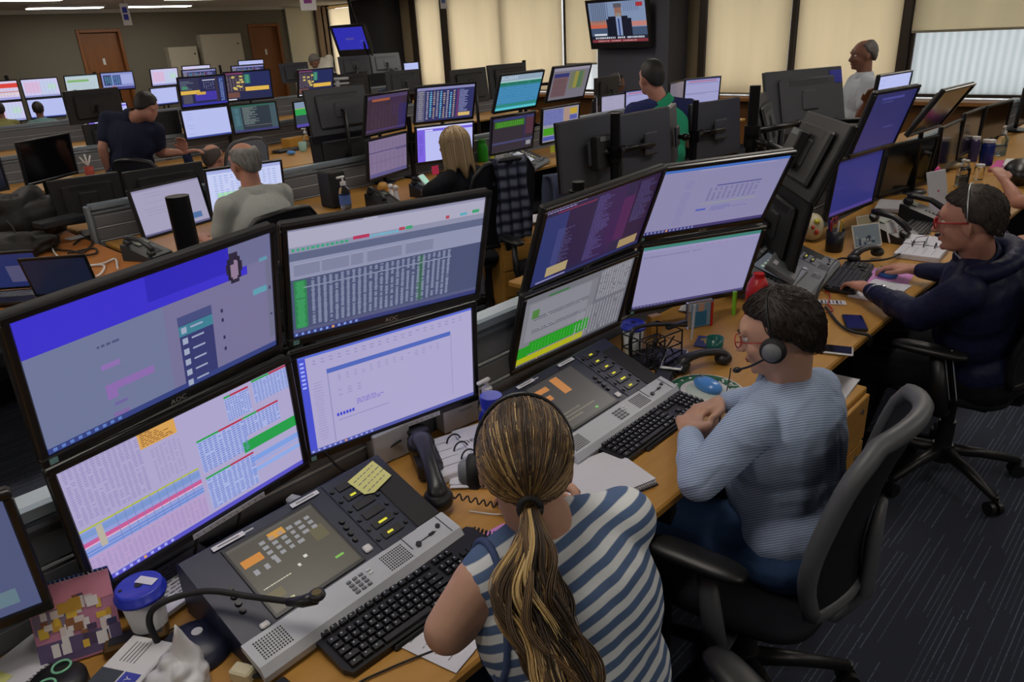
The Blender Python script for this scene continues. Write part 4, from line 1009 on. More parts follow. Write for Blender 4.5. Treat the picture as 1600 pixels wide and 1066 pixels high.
def note(name, label, cat, pts, m, mtx=None, thick=.0012, lines=0, inkc=None, parent=None):
    """paper of an outline, lying at mtx"""
    mb = MB().prism(pts, 0, thick)
    t = thing(name, label, cat, mtx=mtx); part(t, 'sheet', mb, m)
    if lines:
        xs = [p[0] for p in pts]; ys = [p[1] for p in pts]; x0, x1, y0, y1 = min(xs), max(xs), min(ys), max(ys); ln = MB()
        for i in range(lines):
            y = y1 - (y1 - y0) * (i + 1) / (lines + 1); xx = x0 + (x1 - x0) * .12; e = x1 - (x1 - x0) * rnd.uniform(.12, .4)
            while xx < e: w = rnd.uniform(.006, .016); ln.box((xx + w / 2, y, thick + .0003), (w, .0022, .0003)); xx += w + .004
        part(t, 'writing', ln, inkc or m_grey)
    return t
rect = lambda w, h: [(-w / 2, -h / 2), (w / 2, -h / 2), (w / 2, h / 2), (-w / 2, h / 2)]
flat = lambda p, a, z=None: M.Translation((p[0], p[1], (DZ + .001) if z is None else z)) @ M.Rotation(R(a), 4, 'Z')
note('sticky_note', 'pale yellow note with curled corner stuck on the woman\'s console', 'note', [(-.05, -.02), (-.03, -.035), (.04, -.035), (.05, .03), (-.045, .035)], m_yellow, M.Translation((.655, 1.265, DZ)) @ M.Rotation(R(2.5), 4, 'Z') @ SW_ @ M.Translation((.195, .185, .008)) @ M.Rotation(.25, 4, 'Z'), lines=4)

# ---- keyboards
def keyboard(loc, yaw, label, L=.445, D=.155, keys=True, logo=None, group=None):
    t = thing('keyboard', label, 'keyboard', loc, R(yaw), group)
    T = M.Rotation(R(3.5), 4, 'X')
    b = MB(); b.prism([(-L / 2 + .01, -D / 2), (L / 2 - .01, -D / 2), (L / 2, -D / 2 + .02), (L / 2, D / 2 - .015), (L / 2 - .01, D / 2), (-L / 2 + .01, D / 2), (-L / 2, D / 2 - .015), (-L / 2, -D / 2 + .02)], .006, .019, T=T)
    b.box((0, -D / 2 - .004, .008), (L * .55, .012, .012), T=T, ch=.004)
    part(t, 'case', b, m_black)
    part(t, 'foot', MB().box((-L * .4, D / 2 - .02, .008), (.03, .02, .016)).box((L * .4, D / 2 - .02, .008), (.03, .02, .016)), m_black)
    P = .0188; x0 = -L / 2 + .012; y0 = -D / 2 + .016; ks = []
    for r in range(6):
        y = y0 + r * P + (.008 if r == 5 else 0)
        if r == 0: rowk = [(.026, 1), (.022, 1), (.024, 1), (.112, 0), (.024, 1), (.022, 1), (.024, 1)]
        elif r == 5: rowk = [(P, 1)] + [(P, 1)] * 12
        else: rowk = [(P * (1.25 + .25 * (r == 2) + (.5 if r == 1 else 0)), 1)] + [(P, 1)] * (11 if r > 1 else 10) + [(P * (2.0 - (.25 if r == 4 else 0)), 1)]
        x = x0; tot = sum(k[0] for k in rowk); sc = (P * 15) / tot
        for w, l in rowk: ks.append((x + w * sc / 2, y, w * sc, l)); x += w * sc
    xn = x0 + P * 15 + .009
    for r in (0, 3, 4, 5):
        for i in range(3):
            if r == 0 or r > 2: ks.append((xn + P * (i + .5), y0 + r * P + (.008 if r == 5 else 0), P, 1))
    ks.append((xn + P * 1.5, y0 + P, P, 1))
    xm = xn + P * 3 + .009
    for r in range(5):
        for i in range(4):
            if xm + P * (i + 1) < L / 2 + .004: ks.append((xm + P * (i + .5) - .003, y0 + r * P, P * .96, 1))
    if keys:
        first = {}
        for i, (x, y, w, l) in enumerate(ks):
            kk = (round(w, 4), l)
            if i < 100:
                if kk not in first:
                    mb = MB(); a = w / 2 - .0012; c = P / 2 - .0012
                    mb.add([(-a, -c, 0), (a, -c, 0), (a, c, 0), (-a, c, 0), (-a + .002, -c + .0015, .0075), (a - .002, -c + .0015, .0075), (a - .002, c - .003, .0082), (-a + .002, c - .003, .0082)], [(0, 1, 5, 4), (1, 2, 6, 5), (2, 3, 7, 6), (3, 0, 4, 7), (4, 5, 6, 7)])
                    if l: mb.box((-.002, .0012, .0082), (.0034, .0036, .0003), 1)
                    first[kk] = mb
                    o = mb.build('key', [m_black, m_silver], t); first[kk] = o
                else:
                    o = first[kk].copy(); COL.objects.link(o); o.parent = t
                o.matrix_local = T @ M.Translation((x, y, .019))
        if len(ks) > 100:
            mb = MB()
            for (x, y, w, l) in ks[100:]: mb.box((x, y, .0225), (w - .0024, P - .0024, .007), T=T, ch=.001)
            part(t, 'more_keys', mb, m_black)['kind'] = 'stuff'
    else:
        mb = MB()
        for (x, y, w, l) in ks: mb.box((x, y, .0225), (w - .0024, P - .0024, .007), T=T, ch=.0012)
        part(t, 'keys', mb, m_black)['kind'] = 'stuff'
    if logo: lettering(logo, .014, m_silver, t, T @ M.Translation((L * .22, D / 2 - .014, .0195)), 'logo')
    return t
keyboard((.735, 1.055, DZ), -1.0, 'black keyboard with white key legends in front of the woman, maker\'s name at top right', .455, .16, logo='DELL')
keyboard((1.665, 1.09, DZ), 0.5, 'black keyboard under the blue-shirt man\'s clasped hands', .44, .155)
keyboard((3.36, 1.125, DZ), 9, 'black flat keyboard under the navy-jacket man\'s left hand', .44, .13, keys=False)
keyboard((4.45, 1.16, DZ), 4, 'grey-keyed black keyboard between the navy-jacket man\'s face and the papers', .42, .14, keys=False)
keyboard((5.35, 4.25, DZ), 24, 'dark keyboard in front of the second-row grey console', .42, .14, keys=False)
keyboard((4.455, 7.780, 0.742), 10, 'dark keyboard on the small yellowish desk end behind the grey lettered monitor back', .4, .14, keys=False)

# ---- mice
def mouse(loc, yaw, label, m):
    t = thing('computer_mouse', label, 'mouse', loc, R(yaw))
    part(t, 'shell', MB().ball((0, 0, .009), (.033, .056, .024), seg=24, rings=14, fn=lambda p: V((1, 1, 1 if p.z > 0 else .4)) .length / 1.732 if False else 1.0), m)
    part(t, 'wheel', MB().cyl((-.003, .03, .028), (.003, .03, .028), .008, seg=12), m_grey)
    return t
mouse((1.985, 1.065, DZ + .011), -15, 'sky-blue mouse on the round green and white mat', m_mouse)
mouse((3.49, 1.01, DZ + .008), -25, 'sky-blue mouse under the navy-jacket man\'s right hand', m_mouse)
mouse((4.921, 4.557, 0.757), 60, 'blue mouse on a blue mat near the dark grey console', m_mouse)
mouse((4.294, 7.466, 0.757), 20, 'pale blue mouse on the yellowish desk end left of the big grey monitor back', m_mouse)
mouse((4.701, 1.211, 0.765), 70, 'light blue mouse beside the navy-jacket man\'s glasses, behind the grey-keyed keyboard', m_mouse)
single('mouse_mat', 'blue mat beneath the blue mouse in the second row', 'mouse mat', MB().box((0, 0, 0), (.24, .2, .004), ch=.001), m_blue, (4.876, 4.509, 0.745), R(30))
single('mouse_mat', 'violet mat beside the light blue mouse at the navy-jacket man\'s glasses', 'mouse mat', MB().box((0, 0, 0), (.2, .2, .004), ch=.001), m_pink, (4.841, 1.206, 0.745), R(10))
note('sheet_of_notes', 'pink paper under the navy-jacket man\'s mouse', 'paper', rect(.23, .2), m_pink, flat((3.483, 1.007, 0.745), 8), lines=6)
note('sheet_of_paper', 'white sheet sticking out below the pink paper and watch wrist', 'paper', rect(.30, .16), m_paper, flat((3.273, 0.963, 0.742), -2, .7425), lines=4)
note('sheet_of_paper', 'white sheet under the front of the woman\'s keyboard', 'paper', rect(.15, .22), m_paper, flat((.70, .96, 0), 12, .7425), lines=6)
note('price_strip', 'white strip with black bars by the navy-jacket man\'s keyboard', 'label strip', rect(.16, .05), m_paper, flat((3.010, 1.093, 0.745), -62), lines=0)
mb = MB()
for i in range(9): mb.box((-.06 + i * .015, 0, .0016), (.008 if i % 2 else .004, .035, .0006))
single('barcode_card', 'black barcode printing on the white strip', 'card', mb, m_ink, mtx=flat((3.010, 1.093, 0.745), -62))

# round club mat with lettering round the edge
t = thing('mouse_mat', 'round green and white club mat under the sky-blue mouse', 'mouse mat', (1.975, 1.068, DZ))
t.scale = (1.14, 1.14, 1)
part(t, 'base', MB().lathe([(0, 0), (.108, 0), (.110, .002), (.108, .004), (0, .004)], 64), m_white)
part(t, 'green_ring', MB().lathe([(.070, .0041), (.0702, .0046), (.103, .0046), (.1032, .0041)], 64, cap=False), mat('club_green', '0f5c3c', .6))
part(t, 'centre', MB().lathe([(0, .0046), (.056, .0046), (.056, .0041)], 48, cap=False), mat('club_pale', 'c8d4cc', .7))
for i, ch in enumerate('PALMEIRAS'):
    a = R(-175 + i * 21)
    lettering(ch, .042, m_white, t, M.Rotation(a, 4, 'Z') @ M.Translation((.087, 0, .0049)) @ M.Rotation(pi / 2, 4, 'Z'), 'letter')
for i in range(5):
    a = R(40 + i * 20); part(t, 'star', MB().ball((.087 * cos(a), .087 * sin(a), .0047), (.005, .005, .0006), seg=8, rings=5), m_white)

# ---- cups, bottles
def travel_cup(p, label, body, lid, h=.135, r=.042, sticker=True):
    t = thing('travel_cup', label, 'cup', p)
    part(t, 'cup', MB().lathe([(r * .74, 0), (r * .76, .004), (r, h * .86), (r * .95, h * .86), (0, h * .84)], 32), body)
    part(t, 'lid', MB().lathe([(r * 1.0, h * .80), (r * 1.16, h * .805), (r * 1.17, h * .86), (r * 1.08, h * .875), (r * 1.06, h * .97), (r * .95, h), (r * .9, h * .985), (0, h * .985)], 36), lid)
    part(t, 'sip_hole', MB().cyl((-r * .75, .01, h * .98), (-r * .75, .01, h * .992), .004, seg=10).cyl((0, 0, h * .98), (0, 0, h * .995), .008, seg=14), m_blackmat)
    if sticker: part(t, 'sticker', MB().box((.016, 0, h * .992), (.02, .042, .001), rz=.5), m_paper)
    return t
travel_cup((.308, 1.405, DZ), 'white cup with blue lid and a sticker, left of the woman\'s console', m_white, m_blue, .125, .043)
travel_cup((2.10, 1.44, DZ), 'white cup with blue lid behind the blue-shirt man\'s console', m_white, m_blue, .12, .04, False)
def bottle(name, p, label, cat, prof, m, cap=None, capm=None, liquid=None):
    t = thing(name, label, cat, p); part(t, 'body', MB().lathe(prof, 24), m)
    if cap: part(t, 'cap', cap, capm or m_white)
    if liquid: part(t, 'label_wrap', liquid[0], liquid[1])
    return t
def pump_bottle(p, label, s=1.0, wrap=None):
    h = .13 * s; r = .032 * s
    cap = MB().cyl((0, 0, h), (0, 0, h + .02 * s), r * .5).cyl((0, 0, h + .02 * s), (0, 0, h + .04 * s), .006 * s).box((-.012 * s, 0, h + .045 * s), (.05 * s, .014 * s, .012 * s), ch=.004 * s)
    t = bottle('pump_bottle', p, label, 'bottle', [(r * .9, 0), (r, .006), (r, h * .75), (r * .8, h * .9), (r * .42, h * .97), (r * .42, h), (0, h)], m_glass, cap, m_white)
    part(t, 'gel', MB().lathe([(r * .8, .006), (r * .88, .012), (r * .88, h * .5), (0, h * .5)], 20), mat('gel', 'c8d8e4', .1, trans=.8, var=0))
    if wrap: part(t, 'label', MB().lathe([(r * 1.01, h * .2), (r * 1.01, h * .6)], 20, cap=False), wrap)
    return t
pump_bottle((1.345, 1.44, DZ), 'clear sanitizer pump bottle behind the woman\'s head')
pump_bottle((2.991, 4.558, 0.742), 'clear sanitizer pump bottle with blue label on the second-row desk', 1.3, mat('label_blue', '4c6cb4', .6))
pump_bottle((7.104, 1.343, 0.742), 'tall clear pump bottle at the right edge behind the jars', 1.3)
pump_bottle((5.736, 1.285, 0.742), 'clear pump bottle above the navy-jacket man\'s head', 1.0)
pump_bottle((4.736, 7.853, 0.742), 'small clear pump bottle by the yellow note behind the fourth-row screens', 1.2)
bottle('thermos_bottle', (2.66, 1.235, DZ), 'red bottle standing behind the blue-shirt man\'s forehead', 'bottle', [(.042, 0), (.045, .004), (.045, .12), (.040, .15), (.028, .175), (.022, .18), (0, .18)], m_red, MB().cyl((0, 0, .18), (0, 0, .195), .022), m_red)
bottle('drink_bottle', (1.255, 1.33, DZ), 'translucent blue drinking bottle between the woman\'s headset and the open binder', 'bottle', [(.036, 0), (.038, .005), (.038, .13), (.03, .15), (.03, .165), (0, .165)], mat('blue_translucent', '2038d0', .15, trans=.5), MB().cyl((0, 0, .165), (0, 0, .195), .031), m_blue)
bottle('drink_bottle', (4.964, 5.142, 0.742), 'bright green bottle right of the blonde person', 'bottle', [(.05, 0), (.052, .005), (.052, .13), (.04, .16), (.035, .17), (0, .17)], mat('green_plastic', '34c030', .3, trans=.2), MB().cyl((0, 0, .17), (0, 0, .2), .038), mat('green_cap', '38a838', .4))
bottle('drink_bottle', (5.092, 5.390, 0.742), 'small orange-capped bottle beside the bright green bottle', 'bottle', [(.025, 0), (.026, .1), (.015, .13), (0, .13)], m_glass, MB().cyl((0, 0, .13), (0, 0, .16), .022), mat('orange', 'd0582c', .4))
bottle('drink_bottle', (6.610, 1.334, 0.742), 'blue capped jar among the clear bottles at the right edge', 'bottle', [(.045, 0), (.047, .005), (.047, .15), (.04, .17), (0, .17)], mat('deep_blue', '1c2c7c', .25, trans=.3), MB().cyl((0, 0, .17), (0, 0, .19), .045), m_white)
bottle('drink_bottle', (6.745, 1.453, 0.742), 'purple-topped flask left of the blue jar', 'bottle', [(.035, 0), (.036, .15), (.03, .17), (0, .17)], mat('violet_glass', '4c4470', .2, trans=.4), MB().cyl((0, 0, .17), (0, 0, .19), .03), m_white)
bottle('jar', (6.019, 1.241, 0.742), 'small glass jar with white lid below the blue jar', 'jar', [(.03, 0), (.032, .08), (.026, .09), (0, .09)], m_glass, MB().cyl((0, 0, .09), (0, 0, .105), .03), m_white)
bottle('drink_bottle', (5.702, 1.257, 0.742), 'slim clear bottle left of the small glass jar', 'bottle', [(.03, 0), (.032, .12), (.015, .15), (.014, .17), (0, .17)], m_glass, MB().cyl((0, 0, .17), (0, 0, .18), .016), m_white)
# mug
t = thing('mug', 'small dark green mug near the blue-shirt man\'s forehead', 'mug', (2.27, 1.20, DZ))
part(t, 'cup', MB().lathe([(.026, 0), (.029, .003), (.031, .06), (.028, .06), (.026, .006), (0, .006)], 28), mat('teal_ceramic', '1c6058', .25))
part(t, 'handle', MB().tube([(.03, 0, .048), (.048, 0, .045), (.05, 0, .028), (.045, 0, .015), (.028, 0, .012)], .004, 6), mat('teal_ceramic', '1c6058', .25))

# ---- telephone handsets and desk phones
def handset(loc, yaw, label, pitch=0, m=m_black, s=1.0, roll=0):
    Mx = M.Translation(loc) @ M.Rotation(R(yaw), 4, 'Z') @ M.Rotation(R(pitch), 4, 'X') @ M.Rotation(R(roll), 4, 'Y') @ M.Scale(s, 4)
    t = thing('telephone_handset', label, 'handset', mtx=Mx)
    part(t, 'grip', MB().tube(smooth_path([(0, -.095, .012), (0, -.07, .035), (0, 0, .046), (0, .07, .035), (0, .095, .012)], 5), [.016, .02, .022, .022, .021, .019, .018, .017, .017, .017, .017, .017, .018, .019, .021, .022, .022, .021, .02, .018, .016][:21], 12, flat=.75), m)
    for y, n in ((-.085, 'mouthpiece'), (.085, 'earpiece')):
        part(t, n, MB().lathe([(0, -.012), (.022, -.012), (.03, -.004), (.031, .008), (.024, .022), (0, .026)], 20, T=M.Translation((0, y, .006))), m)
    return t
handset((1.03, 1.35, DZ + .045), -29, 'black handset resting at the right end of the woman\'s console', 12, s=1.25)
handset((2.13, 1.17, DZ + .01), 62, 'black handset lying on the desk by the blue-shirt man\'s face', 0)
handset((3.664, 1.167, 0.765), 72, 'black handset lying before the leaning photographs', 0)
def coil(pts, r, R_, name, label, turns):
    path = smooth_path(pts, 14); out = []
    n = len(path); 
    for i in range(n * 3):
        f = i / 3; k = min(int(f), n - 2); p = path[k].lerp(path[k + 1], f - k); t = (path[k + 1] - path[k]).normalized()
        a = t.cross(V((0, 0, 1))).normalized(); b = t.cross(a); an = 2 * pi * turns * i / (n * 3)
        out.append(p + a * R_ * cos(an) + b * R_ * sin(an))
    return single(name, label, 'cord', MB().tube(out, r, 5), m_rubber)
coil([(1.0, 1.22, .79), (1.06, 1.14, .765), (1.10, 1.08, .757), (1.05, 1.03, .757), (.985, 1.06, .757), (.965, 1.11, .757)], .0022, .007, 'coiled_cord', 'coiled black cord looping right of the woman\'s keyboard', 26)
coil([(2.02, 1.30, .76), (1.98, 1.24, .757), (2.03, 1.19, .757), (2.10, 1.21, .757), (2.12, 1.27, .757), (2.06, 1.31, .757), (1.95, 1.33, .757)], .0022, .008, 'coiled_cord', 'coiled black cord bunched behind the blue-shirt man\'s two phones', 30)
# console wedge lets the handset sit in a cradle
single('handset_cradle', 'black cradle with round pad holding the woman\'s handset', 'cradle', MB().box((0, 0, .03), (.07, .2, .06), ch=.012).lathe([(0, 0), (.03, 0), (.034, .012), (.026, .02), (0, .022)], 24, T=M.Translation((0, .075, .058))), m_black, (1.10, 1.455, DZ), R(-29))
def desk_phone(loc, yaw, label, m=m_black, s=1.0):
    t = thing('desk_phone', label, 'telephone', loc, R(yaw)); t.scale = (s, s, s)
    b = MB(); b.add([(-.09, -.1, 0), (.09, -.1, 0), (.09, .1, 0), (-.09, .1, 0), (-.09, -.1, .02), (.09, -.1, .02), (.09, .1, .095), (-.09, .1, .095)], [(0, 3, 2, 1), (0, 1, 5, 4), (1, 2, 6, 5), (2, 3, 7, 6), (3, 0, 4, 7), (4, 5, 6, 7)])
    part(t, 'body', b, m)
    T = M.Translation((0, -.1, .02)) @ M.Rotation(math.atan2(.075, .2), 4, 'X')
    k = MB()
    for i in range(3):
        for j in range(4): k.box((.0 + i * .022, .04 + j * .018, .003), (.015, .011, .004), T=T, ch=.001)
    part(t, 'keypad', k, m_grey)
    part(t, 'display', MB().box((.025, .16, .003), (.09, .04, .004), T=T, ch=.001), mat('lcd_grey', '5c685c', .3))
    hs = MB().tube([V((-.06, .01, .04)), V((-.06, .03, .055)), V((-.06, .1, .068)), V((-.06, .18, .055)), V((-.06, .2, .04))], [.016, .016, .013, .016, .016], 10, T=T)
    hs.box((-.06, .02, .022), (.045, .045, .035), T=T, ch=.01).box((-.06, .185, .022), (.045, .045, .035), T=T, ch=.01)
    part(t, 'receiver', hs, m)
    return t
desk_phone((3.194, 4.376, 0.742), 0, 'black desk phone on the second row below the mauve spreadsheet screen')
desk_phone((1.546, 4.500, 0.742), 25, 'grey-blue desk phone beside the slatted partition end and thick pole', mat('dark_slate_plastic', '2c3238', .4), 1.0)
desk_phone((4.622, 1.194, 0.742), 10, 'black desk phone between the black switched-off screen and white tablet', m_black, 1.15)
desk_phone((4.158, 1.215, 0.742), -5, 'black desk phone behind the leaning black-and-white photograph', m_black, 1.1)
desk_phone((3.621, 4.389, 0.742), 10, 'dark desk phone left of the blonde person\'s hand', m_black)

# ---- smartphones
def phone(loc, yaw, label, body, face, s=1.0, pitch=0):
    t = thing('smartphone', label, 'phone', mtx=M.Translation(loc) @ M.Rotation(R(yaw), 4, 'Z') @ M.Rotation(R(pitch), 4, 'X') @ M.Scale(s, 4))
    part(t, 'case', MB().box((0, 0, .0045), (.074, .15, .009), ch=.004), body)
    part(t, 'screen', MB().box((0, 0, .0093), (.066, .138, .0006), ch=.0002), face)
    return t
m_face = mat('phone_face', '14151c', .08, var=0)
phone((2.07, 1.245, DZ + .03), -68, 'white-cased smartphone propped over black devices by the blue-shirt man', m_white, m_face, 1.0, 4)
phone((2.527, 0.879, 0.743), 20, 'white-edged smartphone at the desk edge behind the blue-shirt man\'s head', m_white, m_face)
phone((2.832, 0.908, 0.743), -62, 'dark-blue-screened smartphone near the desk edge, farther one', m_black, mat('dark_blue_face', '1a2050', .1, var=0), 1.05)
single('card_reader', 'black device under the white smartphone', 'device', MB().box((0, 0, .012), (.065, .14, .024), ch=.008), m_black, (1.975, 1.225, DZ), R(-68))
t = single('power_adapter', 'small beige plug block on the desk at the left end of the woman\'s console', 'adapter', MB().box((0, 0, .014), (.03, .045, .028), ch=.004), mat('beige_plastic', 'c8c0a0', .5), (.375, 1.14, DZ), R(25))
single('cable_plug', 'grey plug standing behind the woman\'s console below the screens', 'plug', MB().box((0, 0, .0), (.03, .05, .025), ch=.006), m_silver, (.72, 1.50, .80), R(20))
part(t, 'lead', MB().tube(smooth_path([(0, -.02, .012), (.01, -.05, .01), (.03, -.06, .008)], 5), .004, 6), m_rubber)

# ---- gooseneck microphone
t = thing('gooseneck_microphone', 'black gooseneck microphone on a round base in front of the blue-lidded cup', 'microphone', (.345, 1.285, DZ))
part(t, 'base', MB().lathe([(.076, 0), (.078, .006), (.058, .026), (.022, .038), (0, .04)], 36), m_navy)
part(t, 'sticker', MB().cyl((.012, .0, .0375), (.012, .0, .041), .011, seg=20), m_white)
part(t, 'neck', MB().tube(smooth_path([(-.05, .03, .01), (-.055, .04, .09), (-.03, .02, .13), (.04, -.02, .135), (.10, -.08, .115), (.15, -.145, .105)], 7), .0065, 10), m_rubber)
hd = MB().tube([(.145, -.14, .105), (.165, -.165, .107), (.185, -.185, .115)], [.008, .012, .014], 14).lathe([(.014, 0), (.017, .004), (.015, .012), (0, .012)], 18, T=M.Translation((.187, -.187, .115)))
part(t, 'head', hd, m_black)
part(t, 'windscreen', MB().cyl((.187, -.187, .126), (.187, -.187, .129), .010, seg=16), mat('brass', '8c7c50', .4, metal=.8))

# ---- paper goods and small things by the woman
t = thing('photo_calendar', 'standing pink and yellow picture calendar left of the blue-lidded cup', 'calendar', mtx=M.Translation((.185, 1.435, DZ + .004)) @ M.Rotation(R(-22), 4, 'Z') @ M.Scale(.9, 4))
FT = M.Rotation(R(-22), 4, 'X')
part(t, 'back_card', MB().box((0, 0, 0), (.165, .003, .185), T=M.Translation((0, .103, .085)) @ M.Rotation(R(21), 4, 'X')), mat('blue_card', '2c4c8c', .7))
pc = MB().box((0, 0, .09), (.165, .002, .18), T=FT, col=s2l('b87c9c'))
rr = random.Random(3)
pc.box((0, -.0015, .15), (.165, .001, .06), T=FT, col=s2l('d48ca4')); pc.box((-.04, -.0015, .1), (.08, .001, .05), T=FT, col=s2l('7c708c')); pc.box((0, -.0015, .03), (.165, .001, .05), T=FT, col=s2l('5c5078'))
for i in range(46):
    x, z = rr.uniform(-.07, .07), rr.uniform(.03, .135)
    pc.box((x, -.0025 - rr.random() * .0008, z), (rr.uniform(.01, .026), .0006, rr.uniform(.012, .03)), T=FT, rz=0, col=s2l(rr.choice(['d8b444', 'c89c3c', 'd8cccc', '4c3c5c', '8c5c3c', '3c3c64', 'e0dce0', '6c4c6c'])))
part(t, 'picture_page', pc, m_print)
part(t, 'spiral', MB().tube([(-.08 + .16 * i / 120, -.001 + .005 * cos(i * .9), .181 + .005 * sin(i * .9)) for i in range(121)], .0008, 4, T=FT), m_silver)
t = thing('picture_frame', 'small dark gilt frame lying behind the picture calendar', 'picture frame', (.275, 1.395, DZ), R(-25))
part(t, 'frame', MB().box((0, 0, .012), (.12, .05, .024), ch=.004), mat('gilt', '5c4420', .4, metal=.4))
part(t, 'picture', MB().box((0, 0, .0245), (.1, .03, .001)), m_ink)
t = thing('medicine_box', 'white box with dark and blue printing at bottom left corner', 'box', (.225, 1.30, DZ), R(28))
part(t, 'carton', MB().box((0, 0, .02), (.15, .10, .04), ch=.003), m_white)
pm = MB().box((-.035, .022, .0405), (.05, .05, .001), col=s2l('3c424c')); pm.box((-.035, -.025, .0405), (.05, .035, .001), col=s2l('3c44a8'))
for i in range(5): pm.box((.035, .025 - i * .008, .0405), (.05, .0015, .001), col=s2l('70747c'))
part(t, 'printing', pm, m_print)
lettering('TRY', .018, m_white, t, M.Translation((-.035, -.025, .0412)), 'lettering')
def crumple(name, label, cat, c, r, m, seed, stretch=(), soft=False):
    t = random.Random(seed); mb = MB(); off = V((t.random() * 9, t.random() * 9, 0))
    mb.ball((0, 0, 0), (1, 1, 1), seg=48, rings=30, fn=lambda p: .72 + .45 * abs(mnoise.noise(p * (1.4 if soft else 2.3) + off)) + (.10 if soft else .22) * abs(mnoise.noise(p * (4 if soft else 6) + off)))
    mb.v = [V((v.x * r[0], v.y * r[1], max(v.z, -.6) * r[2] + .6 * r[2])) for v in mb.v]
    for p in stretch:
        for i, v in enumerate(mb.v):
            d = (V((v.x - p[0], v.y - p[1], 0))).length
            if v.z > r[2] * .8 and d < p[3]: v.z += p[2] * (1 - d / p[3]) ** 2
    mb.sm = [soft] * len(mb.sm)
    return single(name, label, cat, mb, m, c)
crumple('plastic_bag', 'crumpled white plastic bag in front of the microphone base', 'bag', (.285, 1.205, DZ), (.065, .06, .05), mat('white_film', 'd8d8dc', .35, trans=.15), 5, [(.02, .01, .09, .03)], soft=True)
t = thing('wire_notebook', 'small spiral notebook with yellow note at the bottom left edge', 'notebook', (.085, 1.50, DZ), R(22))
part(t, 'pages', MB().box((0, 0, .008), (.15, .11, .016), ch=.002), m_paper)
part(t, 'spiral', MB().tube([(-.07 + .14 * i / 140, -.056 + .006 * cos(i * .8), .009 + .009 * sin(i * .8)) for i in range(141)], .0009, 4), m_ink)
part(t, 'yellow_tab', MB().box((-.05, .01, .017), (.06, .05, .001)), m_yellow)
t = thing('headphones_case', 'black round case with green rings at the bottom left corner', 'case', (.12, 1.375, DZ))
part(t, 'shell', MB().lathe([(.04, 0), (.055, .01), (.055, .03), (.04, .045), (0, .046)], 28), m_black)
for dx in (-.015, .02):
    part(t, 'ring', MB().tube([(dx + .016 * cos(a / 20 * 2 * pi), dx * .8 + .016 * sin(a / 20 * 2 * pi), .047) for a in range(21)], .0025, 6), mat('ring_green', '7cc09c', .4))
def stack_papers(p, yaw, label, n=5, w=.21, h=.29, cat='papers', spread=.012):
    t = thing('paper_stack', label, cat, p, R(yaw))
    for i in range(n): part(t, 'sheet', MB().box((rnd.uniform(-1, 1) * spread, rnd.uniform(-1, 1) * spread, .002 + i * .0035), (w, h, .003), rz=rnd.uniform(-.06, .06)), m_paper)
    ln = MB()
    for i in range(9):
        x = -w * .38
        while x < w * .2: ww = rnd.uniform(.008, .02); ln.box((x, h * .36 - i * h * .085, .0022 + n * .0035), (ww, .0025, .0006)); x += ww + .005
    part(t, 'writing', ln, m_grey); return t
stack_papers((.40, 1.50, DZ), 10, 'loose stack of papers behind the blue-lidded cup and the console', 6, .2, .14)
# binder with rings and printed name
def ring_binder(p, yaw, label, w=.26, h=.2, word=None, n=3):
    t = thing('ring_binder', label, 'binder', p, R(yaw))
    part(t, 'pages', MB().box((0, 0, .014), (w, h, .028), ch=.003).box((w * .25, .004, .031), (w * .48, h * .96, .006), ch=.002), m_paper)
    for i in range(n):
        y = (-.25 + .25 * i) * h
        part(t, 'ring', MB().tube([(-.012 + .022 * cos(pi * k / 12), y, .026 + .026 * sin(pi * k / 12)) for k in range(13)], .0026, 6), m_black)
    ln = MB()
    for i in range(4): ln.box((-w * .28, h * (.3 - i * .2), .0285), (w * .3, .0015, .0006))
    part(t, 'ruling', ln, m_grey)
    if word: lettering(word, .04, m_ink, t, M.Translation((w * .25, h * .1, .0345)) @ M.Rotation(-.0, 4, 'Z'), 'lettering')
    return t
ring_binder((1.20, 1.395, DZ), -18, 'open white ring binder with printed name behind the woman\'s headset', .24, .20, 'necton')
ring_binder((4.0, 1.0, DZ), 5, 'open printed ring binder in front of the navy-jacket man\'s chest', .38, .2, None)
stack_papers((1.16, 1.30, DZ - .0), 40, 'paper pile under the open ring binder corner', 3, .15, .12)
t = thing('folder_stand', 'white folded card box behind the sanitizer under the lilac e-mail screen', 'box', (1.32, 1.55, DZ), R(-8))
part(t, 'card', MB().box((0, 0, .06), (.14, .05, .12), ch=.003), m_white); lettering('necton', .018, m_grey, t, M.Translation((.01, -.0262, .06)) @ FRONT, 'lettering')
single('socket_box', 'light grey box under the lilac e-mail screen beside the cables', 'box', MB().box((0, 0, .05), (.12, .05, .1), ch=.004), m_silver, (1.06, 1.565, DZ), R(-5))
# spiral notebook, blank page
t = thing('spiral_notebook', 'blank white spiral notebook right of the woman\'s head', 'notebook', (1.335, 1.02, DZ), R(-17))
part(t, 'pages', MB().box((0, 0, .006), (.24, .19, .012), ch=.002).box((.004, .003, .0135), (.235, .185, .003)), m_paper)
part(t, 'cover', MB().box((0, 0, .001), (.245, .2, .002)), m_ink)
part(t, 'spiral', MB().tube([(-.11 + .22 * i / 260, -.098 + .0075 * cos(i * .78), .009 + .0085 * sin(i * .78)) for i in range(261)], .0009, 4), m_ink)
note('pink_card', 'pink card beside the woman\'s headset cable', 'card', rect(.07, .10), m_pink, flat((1.0, 1.045, 0), -8, .7425), lines=4)
stack_papers((.40, 1.2, DZ) if False else (2.62, 1.50, DZ), 20, 'papers behind the red bottle', 2, .1, .1)
